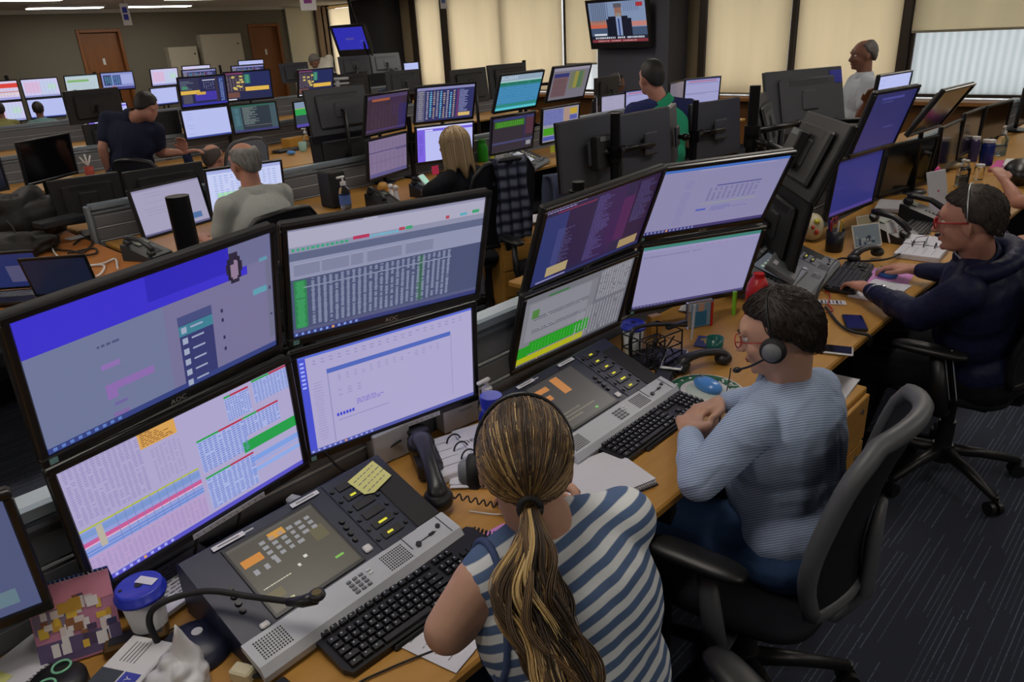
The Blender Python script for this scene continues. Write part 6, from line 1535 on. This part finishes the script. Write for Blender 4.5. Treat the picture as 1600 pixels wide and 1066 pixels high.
    # eyes
    for sx in (-1, 1):
        T = To @ HT
        part(t, 'eye', MB().ball((sx * .030, .0685, .008), (.0125, .0125, .010), T=T, seg=14, rings=10).ball((sx * .030, .0748, .008), (.006, .0065, .006), 1, T=T, seg=10, rings=8), [mat('eye_white', 'cfc8c4', .25), mat('iris', '241a14', .15)])
        part(t, 'eyebrow', MB().tube([V((sx * .016, .087, .030)), V((sx * .030, .087, .034)), V((sx * .046, .078, .030))], [.0022, .0032, .0018], 6, T=T), mat('hair_' + hairc, hairc, .6))
    part(t, 'lips', MB().ball((0, .0905, -.0535), (.020, .005, .0042), T=To @ HT, seg=14, rings=8).ball((0, .0895, -.0600), (.017, .005, .0045), T=To @ HT, seg=14, rings=8), mat('lips', '9c5450', .45))
    # shirt
    mb = MB(); g = .010
    mb.ball(HP + sp * .04, (.165 * B * s, .125 * B * s, .13 * s), rot=RT); mb.ball(HP + sp * .18 + f * .015 * B, (.155 * B * s, .125 * B * s, .16 * s), rot=RT)
    mb.ball(HP + sp * TL * .66, (.172 * B * s, .115 * B * s, .19 * s), rot=RT)
    cap(mb, SL + r * .015, SR - r * .015, .060 * s, .060 * s)
    for S_ in (SL, SR): cap(mb, S_.lerp(NK, .15), NK - sp * .01, .058 * s, .052 * s)
    if sleeve != 'none':
        for S_, E_, W_ in ((SL, EL, WL), (SR, ER, WR)):
            if sleeve == 'long':
                cap(mb, S_, E_, .066 * s * armr, .054 * s * armr); cap(mb, E_, E_.lerp(W_, .93), .054 * s * armr, .037 * s)
                m_ = E_.lerp(W_, .88); cap(mb, m_, E_.lerp(W_, .96), .037 * s, .035 * s)
                for q in (.35, .6, .85): mb.ball(S_.lerp(E_, q) + V((.004, 0, .004)), .058 * s * armr)
                for q in (.2, .45): mb.ball(E_.lerp(W_, q), .050 * s * armr)
            else: cap(mb, S_, S_.lerp(E_, .62), .068 * s, .062 * s)
    elif capR: mb.ball(SR + r * .006, .064 * s); cap(mb, SR, SR.lerp(ER, .22), .062 * s, .058 * s)
    cap(mb, HP + sp * .08, HP + sp * TL * .72 - f * .012, .115 * B * s, .105 * B * s)
    if hunch: mb.ball(HP + sp * TL * .78 - f * .045, (.16 * B * s, .09 * s, .14 * s), rot=RT)
    mb.v = [To @ v for v in mb.v]
    so = remesh('shirt', mb, max(voxel, .006), top, t, 14 if voxel < .008 else 6, .5)
    if collar:
        ax = (HT @ V((0, -.018, -.06)) - NK).normalized(); cm = MB(); pr = []
        q = ax.to_track_quat('Z', 'Y').to_matrix().to_4x4()
        cm.lathe([(.082 * s, -.022), (.078 * s, .004), (.070 * s, .032), (.064 * s, .036), (.060 * s, .006)], 28, T=To @ M.Translation(NK) @ q, cap=False)
        part(t, 'collar', cm, top if collar is True else collar)
    mb = MB(); mb.ball(HP - sp * .02, (.170 * B * s, .130 * B * s, .115 * s), rot=RT)
    for h, k, a in K: cap(mb, h, k, .090 * s * B, .064 * s * B); cap(mb, k, a, .064 * s * B, .050 * s)
    mb.v = [To @ v for v in mb.v]
    remesh('trousers', mb, max(voxel, .008), bottom, t, 5, .5)
    if shoes:
        for h, k, a in K: part(t, 'shoe', MB().ball(To @ (a + f0 * .06 + V((0, 0, -.045))), (.045, .13, .045), rot=rot_from(V((cy, sy, 0)), f0, V((0, 0, 1))), seg=18, rings=10), m_blackmat)
    # hair
    hm = mat('hair_' + hairc, hairc, .55, var=.25, scale=90, bump=.35, bscale=160)
    if hair in ('short', 'receding', 'crop', 'fringe'):
        off = V((H.x * 3, H.y * 5, 0))
        def fn(p):
            y = p.y
            zt = -.72 + (.52) * smooth01((y + 1) / 1.0) if y < 0 else (-.20 + .62 * smooth01(y / .35) if y < .35 else .42 + .16 * smooth01((y - .35) / .6))
            if hair == 'receding' and y > -.2: zt += .12
            k = smooth01((p.z - zt) / .12 + .5); amp = .012 if hair == 'crop' else .035
            if hair in ('fringe', 'receding'):   # bald on top
                d = V((p.x, (p.y - (.15 if hair == 'fringe' else .35)) * .8, 0)).length
                if p.z > .25: k *= smooth01((d - (.72 if hair == 'fringe' else .62)) / .12)
            g_ = (.84 + k * ((.235 if hair != 'crop' else .19) + amp * mnoise.noise(p * 9 + off) + amp * mnoise.noise(p * 20)))
            return V((g_, g_, g_ * (1 + (.42 * smooth01((-y - .15) / .5) if p.z < 0 else 0))))
        T = To @ HT
        part(t, 'hair', MB().ball((0, -.016, .026), (.0775, .0965, .0925), seg=56, rings=40, fn=fn, T=T), hm)
        if nstr:
            rr = random.Random(len(label)); P_, C_ = [], []; base = s2l(hairc)
            for i in range(nstr):
                d = V((rr.gauss(0, 1), rr.gauss(0, 1), rr.gauss(0, 1))).normalized(); g_ = fn(d)
                if g_.x < 1.02: continue
                flow = V((.5 * d.x + .25, .9 if d.z > .5 and d.y > 0 else -.3, -1.0)); pth = []; q = d.copy(); L = rr.uniform(.10, .30)
                for k in range(5):
                    qq = q.normalized(); g2 = fn(qq); lift = 1.0 + .012 + .035 * k / 4 * rr.random()
                    if g2.x < .97: break
                    pth.append(T @ (V((0, -.016, .026)) + V((qq.x * g2.x * .0775, qq.y * g2.y * .0965, qq.z * g2.z * .0925)) * lift))
                    tan = flow - qq * flow.dot(qq); q = qq + tan * (L / 4) + V((rr.gauss(0, .01), rr.gauss(0, .01), rr.gauss(0, .01)))
                if len(pth) > 2:
                    P_.append(pth); f_ = rr.uniform(.45, 1.7); C_.append(tuple(min(1, c * f_) for c in base))
            strands('hair_strands', t, P_, C_, .0009)['kind'] = 'stuff'
    return t, HT, To, (NK, HP, sp, r, f, SL, SR)

def strands(name, parent, paths, cols, rad=.0011, seg=3):
    mb = MB()
    for p, c in zip(paths, cols): mb.tube(p, [rad * (1 if i < len(p) * .8 else .6) for i in range(len(p))], seg, col=c)
    m = attr_mat('strand_colour', False, .42)
    return part(parent, name, mb, m)

def headset(HT, label, side=-1, mic=True, band_m=None, both=False, s=1.0):
    t = thing('headset', label, 'headset', mtx=HT)
    part(t, 'headband', MB().tube([V((.087 * cos(a), -.01, .022 + .101 * sin(a))) for a in [R(-8 + 196 * k / 24) for k in range(25)]], .0028, 6, flat=1.5), band_m or m_black)
    for sd in ((-1, 1) if both else (side,)):
        part(t, 'ear_cushion', MB().lathe([(0, 0), (.028, 0), (.033, .008), (.032, .02), (.022, .026), (0, .026)], 24, T=M.Translation((sd * .080, -.008, -.012)) @ M.Rotation(sd * pi / 2, 4, 'Y')), m_rubber)
        part(t, 'ear_shell', MB().lathe([(.024, .024), (.022, .034), (.014, .040), (0, .041)], 20, T=M.Translation((sd * .080, -.008, -.012)) @ M.Rotation(sd * pi / 2, 4, 'Y'), cap=False), m_grey)
    if mic: part(t, 'boom', MB().tube(smooth_path([(side * .11, 0, -.02), (side * .105, .05, -.04), (side * .07, .10, -.06)], 5), .0032, 6).ball((side * .065, .104, -.062), (.008, .012, .008)), m_black)
    return t

# ---- the woman in stripes
mw_st = stripe_mat('striped_jersey', 'dadfe2', '566c90', (-0.12, 0.50, 0.84), .030, .50, .06, wob=.02, wrinkle=.18, rough=.9)
W_H = (0.809, 0.781, 1.153)
wo, WHT, WTo, WI = person('woman seen from behind in a blue and white striped sleeveless top, long highlighted ponytail', W_H, -44, 18, neck=(0.806, 0.735, 1.046), ty=-24, hip=(.80, .575, .575), sh=.142,
       EL=(0.603, 0.787, 0.916), WL=(0.925, 0.850, 0.872), hL=dict(d=(.2, .1, .9), n=(-.3, .9, 0), curl=.9), ER=(1.12, .78, .80), WR=(1.12, 1.0, .79), skinm=sk_d, top=mw_st, sleeve='none', bottom=cloth('dark_jeans', '20304c', .3), hair='none', hairc='2c2018', collar=False, voxel=.006, build=1.08, armr=1.12, capR=True)
m_edge = cloth('blue_binding', '4c5c84', .2)
NKw, HPw, spw, rw, fw, SLw, SRw = WI
def wrap_ring(o, cen, ax, bx, rad, out=.003, n=40):
    pts = []
    for k in range(n + 1):
        a = 2 * pi * k / n; d = (ax * cos(a) + bx * sin(a)).normalized(); hit, loc, no_, _ = o.ray_cast(cen + d * rad, -d)
        pts.append(loc + d * out if hit else cen + d * .06)
    return pts
_ws = [c for c in kids(wo) if c.name.startswith('shirt')][0]
#part(wo, 'neck_binding', MB().tube([WTo @ (NKw - spw * .006 + rw * .066 * cos(a) + fw * .062 * sin(a)) for a in [2 * pi * k / 28 for k in range(29)]], .008, 8), m_edge)
for S_ , sd in ((SLw, -1),):
    cen = WTo @ (S_ - rw * sd * .006 - spw * .012)
    part(wo, 'armhole_binding', MB().tube(wrap_ring(_ws, cen, (fw + rw * sd * .12).normalized(), (spw - rw * sd * .25).normalized(), .16), .0065, 8), m_edge)
    continue
    part(wo, 'armhole_binding', MB().tube([WTo @ (S_ - spw * .035 + rw * sd * (.036 - .012 * sin(a)) + fw * .062 * cos(a) + spw * .072 * sin(a) + spw * .018) for a in [2 * pi * k / 28 for k in range(29)]], .0075, 8), m_edge)
_r = random.Random(21)
hair_cols = [s2l(c) for c in ('2e241c', '3e2f22', '4c3a28', '644c32', '80633e', 'a0804e', 'bc9a62', 'd0b47c', '5a4630', '3a2c20')]
Wm = WTo @ WHT; TIE = V((.0, -.118, -.045)); paths = []; cols = []
tail = [Wm @ TIE] + [WTo @ V(p) for p in ((0.685, 0.654, 1.118), (0.644, 0.627, 1.082), (0.624, 0.593, 1.041), (0.612, 0.551, 1.003), (0.601, 0.512, 0.970), (0.589, 0.491, 0.940))]
tailp = smooth_path(tail, 8)
part(wo, 'hair', MB().ball((0, -.018, .020), (.080, .100, .096), seg=40, rings=28, T=Wm, fn=lambda p: (1.0 if (p.z > -.78 + .55 * smooth01(p.y + 1) and (p.y < .35 or p.z > .42)) else .84)), mat('hair_base', '2a2018', .6, var=.3, scale=60))
for i in range(1500):
    # start around the hairline or crown
    a = _r.uniform(-1, 1) * pi; el = _r.uniform(-.35, 1.35)
    st = V((sin(a) * cos(el), cos(a) * cos(el), sin(el)))
    if st.y > .35 and st.z < .42: st.z = .42 + _r.random() * .3
    if st.y <= .35 and st.z < -.78 + .55 * smooth01(st.y + 1): continue
    st.normalize(); en = V((TIE.x / .08, (TIE.y + .018) / .100, (TIE.z - .02) / .096)).normalized(); n = 9; P = []
    bump_ = 1.01 + .05 * _r.random()
    for k in range(n):
        q = k / (n - 1); d = st.lerp(en, q)
        if d.length < .05: d = V((st.x * .5, -.5, .2))
        d.normalize(); rr_ = bump_ + .02 * sin(q * pi)
        if q > .85: rr_ *= 1 + .06 * (q - .85) / .15
        P.append(Wm @ V((d.x * .080 * rr_, -.018 + d.y * .100 * rr_, .020 + d.z * .096 * rr_)))
    side = st.x
    tone = _r.random() * .62 + .30 * smooth01((abs(side) * .6 + (1 - st.z) * .4)); k = min(9, int(tone * 9.9)) if _r.random() < .8 else _r.randrange(10)
    order = (0, 1, 9, 2, 8, 3, 4, 5, 6, 7); paths.append(P); cols.append(hair_cols[order[k]])
nT = len(tailp); ay0 = V((.3, .35, .9)); AX = V((.74, -.62, 0)); AY = ay0.cross(AX).normalized() * .6
for c in range(95):
    ph = _r.uniform(0, 2 * pi); am = _r.random() ** .5; fr = _r.uniform(.16, .30); off = _r.uniform(0, 2 * pi); wv = _r.uniform(.006, .016); kc = _r.randrange(10)
    e_ = nT if _r.random() < .55 else _r.randrange(26, nT)
    for i in range(20):
        jx, jy = _r.gauss(0, .0028), _r.gauss(0, .0028); P = []
        for k in range(0 if i % 4 else _r.randrange(0, 6), max(8, e_ - _r.randrange(0, 5))):
            q = k / (nT - 1); wdt = .014 + .036 * smooth01(q * 2.6) - .010 * smooth01((q - .7) * 3); w_ = wv * smooth01(q * 3)
            sp_ = .5 + .9 * smooth01(q * 2)
            P.append(tailp[k] + AX * (wdt * am * cos(ph + q * .9) + w_ * sin(k * fr + off) + jx * sp_) + AY * (wdt * am * sin(ph + q * .9) + w_ * .6 * cos(k * fr + off) + jy * sp_))
        if len(P) < 4: continue
        k = min(9, max(0, kc + _r.choice((-1, 0, 0, 1)))); paths.append(P); cols.append(hair_cols[(0, 1, 9, 2, 8, 3, 4, 5, 6, 7)[k]])
strands('hair_strands', wo, paths, cols, .0012)['kind'] = 'stuff'
for i in range(1): part(wo, 'hair_tie', MB().tube([Wm @ (TIE + V((.017 * cos(a), -.002, .017 * sin(a)))) for a in [2 * pi * k / 18 for k in range(19)]], .006, 8), m_blackmat)
headset(WHT @ M.Translation((0, .02, 0)), 'black headset worn by the woman in stripes, earcup at left', -1)

# ---- the man in the blue shirt
mb_sh = stripe_mat('fine_striped_shirt', 'bccbe2', '8096bc', (0.35, 0.5, 0.75), .0062, .5, .3, wrinkle=.75, wscale=6, rough=.85)
_hand = (1.668, 0.957, 0.815)
bo, BHT, BTo, BI = person('man with dark hair in a light blue striped shirt resting clasped hands on the keyboard', (1.724, 0.737, 1.109), 12, 18, neck=(1.772, 0.721, 0.944), ty=2, hip=(1.71, .63, .53), sh=.215, build=1.24, hunch=True, nstr=2600,
       EL=(1.425, .775, .80), WL=(1.60, .905, .803), ER=(2.03, .78, .80), WR=(1.835, .925, .803),
       hL=dict(d=(.75, .45, .0), n=(-.2, .0, 1), curl=.55), hR=dict(d=(-.85, .25, .05), n=(.1, .3, 1), curl=.7), skinm=sk_d, top=mb_sh, bottom=cloth('blue_jeans', '3c5680', .5), hair='short', hairc='241a14', voxel=.0055)
headset(BHT, 'black headset with foam earcup worn by the blue-shirt man', -1)
t = thing('eyeglasses', 'thin glasses with reddish rim worn by the blue-shirt man', 'glasses', mtx=BHT)
for s_ in (-1, 1):
    part(t, 'rim', MB().tube([V((s_ * .031 + .024 * cos(k / 18 * 2 * pi), .094, .006 + .018 * sin(k / 18 * 2 * pi))) for k in range(19)], .0016, 5), m_red)
    part(t, 'temple', MB().tube([V((s_ * .056, .092, .012)), V((s_ * .076, .05, .010)), V((s_ * .082, -.005, .006))], .0015, 5), m_red)

# ---- the man in the navy jacket
m_jacket = cloth('navy_jacket', '1a1f3c', .6, .5, 9)
no, NHT, NTo, NI = person('man in profile with red glasses and navy jacket, hands on keyboard and mouse', (2.946, 0.612, 1.166), 6, 10, neck=(3.025, .58, 1.028), ty=0, hip=(3.14, .50, .56), sh=.19, build=1.2, nstr=2200,
       EL=(2.90, .70, .80), WL=(3.075, .945, .805), ER=(3.44, .63, .82), WR=(3.475, .875, .80),
       hL=dict(d=(.62, .75, -.02), n=(-.1, -.1, 1), curl=.42, spread=.35), hR=dict(d=(.05, 1, 0), n=(0, 0, 1), curl=.45, spread=.3), skinm=sk_b, top=m_jacket, bottom=cloth('black_trousers', '121218', .3), hair='short', hairc='3a322c', voxel=.006, armr=1.12)
NKn, HPn, spn, rn, fn_, SLn, SRn = NI
part(no, 'shirt_collar', MB().lathe([(.064, .0), (.060, .028), (.058, .028)], 24, T=NTo @ M.Translation(NKn + spn * .02 + fn_ * .01) @ (NHT @ V((0, -.018, -.06)) - NKn).normalized().to_track_quat('Z', 'Y').to_matrix().to_4x4(), cap=False), mat('white_collar', 'b8bccc', .7))
hd = MB(); 
for k in range(13):
    a = pi * (k / 12) + pi; p = NKn - spn * .01 + rn * .13 * cos(a) + fn_ * .10 * sin(a) - fn_ * .02
    hd.ball(NTo @ p, (.045, .04, .035), seg=12, rings=8)
remesh('hood', hd, .008, m_jacket, no, 6)
for k in (0, 1): part(no, 'jacket_piping', MB().tube(smooth_path([NTo @ (HPn - rn * (.17 + .0) + fn_ * (.05 + k * .025) + spn * z - rn * (.035 if z > .05 else .035)) for z in (-.03, .05, .13, .2)], 4), .0022, 6), m_silver)
t = thing('eyeglasses', 'bright red framed glasses worn by the man in the navy jacket', 'glasses', mtx=NHT)
for s_ in (-1, 1):
    part(t, 'rim', MB().tube([V((s_ * .032 + .026 * cos(k / 18 * 2 * pi), .096, .006 + .020 * sin(k / 18 * 2 * pi))) for k in range(19)], .0026, 6), m_red)
    part(t, 'temple', MB().tube([V((s_ * .058, .094, .013)), V((s_ * .078, .05, .011)), V((s_ * .084, -.012, .008))], .0026, 6), m_red)
part(t, 'bridge', MB().cyl((-.008, .099, .010), (.008, .099, .010), .0024, seg=6), m_red)
headset(NHT @ M.Translation((0, .0, .004)) @ M.Scale(1.02, 4), 'thin metal headband over the hair of the man with red glasses', 1, band_m=m_metal)
t = thing('wristwatch', 'silver wristwatch on the navy-jacket man\'s left wrist', 'watch', mtx=M.Translation((3.055, .918, .806)) @ V((.58, .81, 0)).to_track_quat('Z', 'Y').to_matrix().to_4x4())
part(t, 'bracelet', MB().lathe([(.034, -.009), (.036, -.004), (.036, .004), (.034, .009)], 24, cap=False), m_metal)
part(t, 'case', MB().cyl((-.034, .012, 0), (-.042, .014, 0), .017, seg=20), m_metal)

# ---- standing and background people
m_wshirt = cloth('white_shirt', 'b8bec8', .5)
person('balding man standing in an untucked white shirt before the cream blinds', (6.631, 2.350, 1.546), 42, 6, ty=38, pose_='stand', skinm=sk_c, top=m_wshirt, sleeve='short', hair='receding', hairc='5c5856', voxel=.010, build=1.35, sh=.2, bottom=cloth('khaki', '4c4840', .3),
       WL=(6.357, 2.185, 1.193), WR=(6.505, 2.189, 1.193), hip=None)
mg = cloth('green_polo', '2c9c70', .35)
gp, GHT, GTo, GI = person('man with cropped dark hair in a green polo with navy shoulders, seen from behind', (4.401, 2.906, 1.534), -25, 4, ty=-38, pose_='stand', skinm=sk_b, top=mg, sleeve='short', hair='crop', hairc='1e1c1c', voxel=.009, build=1.15, neck=(4.445, 2.845, 1.376), sh=.19)
NKg, HPg, spg, rg, fg, SLg, SRg = GI
yk = MB(); cap(yk, SLg + rg * .01, SRg - rg * .01, .068, .068)
for S_ in (SLg, SRg): cap(yk, S_.lerp(NKg, .1), NKg - spg * .012, .066, .060); cap(yk, S_, S_ - spg * .05, .072, .066)
yk.v = [GTo @ v for v in yk.v]; remesh('navy_yoke', yk, .009, cloth('navy_yoke', '2a305c', .3), gp, 4)
person('grey-haired man in a light grey polo shirt seen from behind', (2.069, 4.142, 1.242), 8, 6, ty=10, skinm=sk_b, top=cloth('light_grey_polo', 'a6aaa6', .5), sleeve='short', hair='fringe', hairc='8c8a88', voxel=.009, build=1.3, sh=.2, nstr=1500)
person('bald man leaning back behind the black monitor, only his crown showing', (2.906, 6.344, 0.996), -60, 0, ty=-60, skinm=sk_b, top=cloth('denim_shirt', '2c3450', .5), hair='fringe', hairc='4c4440', voxel=.010, WL=(2.645, 6.273, 1.081))
person('man in a navy T-shirt standing and bending forward at left', (2.522, 6.536, 1.442), -60, 30, neck=(2.433, 6.659, 1.367), ty=-48, hip=(2.325, 6.765, 0.843), pose_='stand', sh=.2, skinm=sk_b, top=cloth('navy_tshirt', '262a40', .4), sleeve='short', hair='short', hairc='14110f', voxel=.009, build=1.2,
       EL=(2.183, 6.781, 1.145), WL=(2.198, 6.823, 0.982), WR=(2.627, 6.292, 1.082), ER=(2.578, 6.635, 1.057), hR=dict(d=(.8, -.3, .1), n=(0, 0, 1), curl=.5))
bl, BLT, BLo, BLI = person('blonde person in a black top seen from behind, holding a phone', (3.326, 3.721, 1.199), 15, 8, ty=8, skinm=sk_d, top=cloth('black_top', '16181f', .4), sleeve='long', hair='none', hairc='6c5438', voxel=.010, build=1.0, collar=False,
       WL=(3.148, 3.812, 0.918), EL=(3.028, 3.642, 0.948))
part(bl, 'hair', MB().ball((0, -.018, .018), (.084, .104, .098), seg=30, rings=20, T=BLo @ BLT, fn=lambda p: 1.0 if (p.y < .35 or p.z > .5) else .86), mat('blonde_base', '7c6242', .6, var=.2))
P_, C_ = [], []; bm_ = BLo @ BLT
for i in range(700):
    a = _r.uniform(.22, 1.78) * pi + 0; top_ = _r.uniform(.3, 1.4); st = V((sin(a), cos(a), 0)); Pp = []
    for k in range(12):
        q = k / 11
        if q < .45:
            e_ = top_ * (1 - q / .45); Pp.append(bm_ @ V((st.x * cos(e_) * .088, -.018 + st.y * cos(e_) * .108, .018 + sin(e_) * .102)))
        else:
            z = -.20 * (q - .45) / .55; Pp.append(bm_ @ V((st.x * .088 * (1 + .18 * (q - .45)), -.018 + st.y * .108 * (1 - .1 * (q - .45)), .018 + z * (1 + .2 * sin(a * 7)))))
    P_.append(Pp); C_.append(s2l(_r.choice(['a48a64', '8c7048', 'b49c78', '75603f', '947a56', 'c0a884'])))
strands('hair_strands', bl, P_, C_, .0028)['kind'] = 'stuff'
t = phone((3.159, 3.825, 0.958), 20, 'smartphone with a greenish screen held by the blonde person', m_white, emit_mat('phone_glow', '8cb8a8', .8), 1.0, 50)
person('seated man in a pale green shirt at far left, facing white screens', (3.747, 14.125, 1.098), -20, 5, ty=-10, skinm=sk_c, top=cloth('sage_shirt', '6c8c8c', .3), hair='short', hairc='14100e', voxel=.014)
person('seated person in an olive shirt cut by the left edge of the photo', (3.165, 13.975, 1.152), 0, 5, ty=0, skinm=sk_c, top=cloth('olive_shirt', '7c7a4c', .3), hair='short', hairc='1c1614', voxel=.014)
person('dark-haired person before the white screen with a green bar', (4.337, 14.063, 1.223), -10, 5, ty=0, skinm=sk_c, top=cloth('cream_shirt', 'a4a090', .3), hair='short', hairc='14110f', voxel=.014)
hs, HH, HO, HI = person('headset wearer with dark hair beside the television column', (8.391, 6.056, 1.174), -120, 5, ty=-150, skinm=sk_c, top=cloth('dark_red_top', '54241c', .3), hair='short', hairc='14100e', voxel=.012)
headset(HH, 'white and black headset on the person beside the television column', 1, band_m=m_white, both=True)
person('person hidden behind the joined grey monitor backs, only dark hair showing', (4.134, 2.992, 1.224), 178, 0, ty=180, skinm=sk_b, top=cloth('black_top', '16181f', .4), hair='short', hairc='1a1614', voxel=.012)
hp_, HH2, HO2, HI2 = person('person with dark hair and headphones behind the far monitor backs', (7.496, 9.679, 1.320), 120, 5, ty=150, skinm=sk_d, top=cloth('slate_top', '3c4454', .3), hair='short', hairc='1e1a18', voxel=.012, WR=(7.309, 9.325, 1.188), WL=(7.128, 9.441, 1.074))
headset(HH2, 'silver headphones on the dark-haired person behind far monitors', 1, band_m=m_silver, both=True)
person('person in a white shirt leaning over near the cream panel', (7.107, 11.152, 1.576), 100, 50, neck=(7.243, 11.159, 1.558), ty=100, hip=(7.185, 10.888, 1.265), pose_='stand', skinm=sk_c, top=cloth('off_white_shirt', 'b4b0a4', .4), hair='short', hairc='5c5854', voxel=.012)
person('person at the right edge, only a bare bent forearm in view', (4.62, .30, 1.17), 30, 5, ty=30, skinm=sk_b, top=cloth('black_top', '16181f', .4), sleeve='none', hair='short', hairc='1a1614', voxel=.009, collar=False,
       EL=(4.866, 0.790, 0.848), WL=(4.974, 0.882, 0.927), hip=(4.70, .12, .55))

# ---- chairs
office_chair(.73, .48, -22, 'dark office chair at the bottom edge carrying the woman in stripes', m_chairblk, lean=10)
office_chair(1.62, .70, 6, 'grey-framed office chair of the blue-shirt man', m_chairgrey, lean=9, H=.50, seat_z=.45, fr=.022)
office_chair(3.20, .60, 0, 'black office chair of the man in the navy jacket', m_chairblk, lean=16)
_pc = office_chair(1.95, 3.95, 8, 'black mesh chair of the grey polo man, rim showing above the number table screen', m_chairblk, lean=6, seat_z=.40)
_pc.scale = (1.12, 1.12, 1.0)
ch = office_chair(3.42, 3.56, -14, 'black office chair with a plaid scarf hung over its back, behind the blonde person', m_chairblk, lean=10, seat_z=.50)
office_chair(3.45, 2.95, -20, 'dark chair draped with a grey-blue jacket left of the joined grey backs', m_chairblk, lean=10)
office_chair(3.2, 6.65, 10, 'grey upholstered chair back beside the bald man\'s head', m_chairgrey, bm=cloth('grey_upholstery', '80868e', .2), lean=8, arms=False)
office_chair(2.40, 6.25, -60, 'dark chair back just left of the bald man', m_chairblk, lean=8)
office_chair(5.9, 2.9, 60, 'black chair behind the tall pole with gas arms', m_chairblk, lean=8)
office_chair(5.0, 3.9, 12, 'black chair near the second-row grey console', m_chairblk, lean=8)
# scarf over the chair back
m_plaid = stripe_mat('plaid_wool', '6c7080', '2c3044', (1, .25, 0), .075, .45, .25, second=((0, 0, 1), .07, .45, '5c6070'), wrinkle=.3)
def drape(name, label, cat, cx, cy, zt, yaw, w, lf, lb, m, thick=.012, wav=.012):
    t = thing(name, label, cat, (cx, cy, zt), R(yaw)); n = 22; mm = 12; vs = []; fs = []
    for i in range(n + 1):
        q = i / n; L = lf + lb; d = q * L
        for j in range(mm + 1):
            u = (j / mm - .5) * w; wv = wav * sin(j * 1.7 + q * 3)
            if d < lb: p = (u * (1 + .12 * sin(q * 9)), -.03 - wv - .02 * (lb - d), -(lb - d))
            else: p = (u, .03 + wv, -(d - lb))
            if abs(d - lb) < .05: p = (p[0], .03 * sin((d - lb) / .05 * pi / 2), -.0 + .012 * cos((d - lb) / .05 * pi / 2))
            vs.append(p)
    for i in range(n):
        for j in range(mm): a = i * (mm + 1) + j; fs.append((a, a + 1, a + mm + 2, a + mm + 1))
    o = part(t, 'cloth', MB().add(vs, fs, 0, smooth=True), m)
    md = o.modifiers.new('thick', 'SOLIDIFY'); md.thickness = thick; md.offset = 0
    return t
drape('scarf', 'dark plaid scarf hanging over the chair back right of the blonde person', 'scarf', 3.34, 3.24, 1.135, -14, .24, .15, .50, m_plaid)
drape('jacket', 'grey-blue jacket draped over the chair left of the joined grey backs', 'jacket', 3.33, 2.66, 1.10, -20, .46, .3, .55, cloth('greyblue_jacket', '4c5468', .6), .02, .02)

# ---- finer parts hang from the part they belong to
NEST = {'logo': 'bezel', 'sticker': 'bezel', 'blue_screen_corner': 'housing', 'thin_client': 'housing', 'eye': 'body', 'eyebrow': 'body', 'lips': 'body', 'collar': 'shirt',
        'hair_strands': 'hair', 'caster': 'base', 'lit_text': 'line_module', 'line_button': 'line_module', 'line_display': 'line_module', 'sip_hole': 'lid', 'ear_shell': 'ear_cushion', 'lock': 'door', 'speaker_grille': 'front_strip', 'volume_slider': 'front_strip', 'hair_tie': 'hair', 'windscreen': 'head'}
for o in list(COL.objects):
    p = o.parent
    if p is None or p.parent is not None: continue
    k = NEST.get(o.name.split('.')[0])
    if not k: continue
    c = [q for q in COL.objects if q.parent == p and q.name.split('.')[0] == k]
    if c and c[0] is not o: o.parent = c[0]
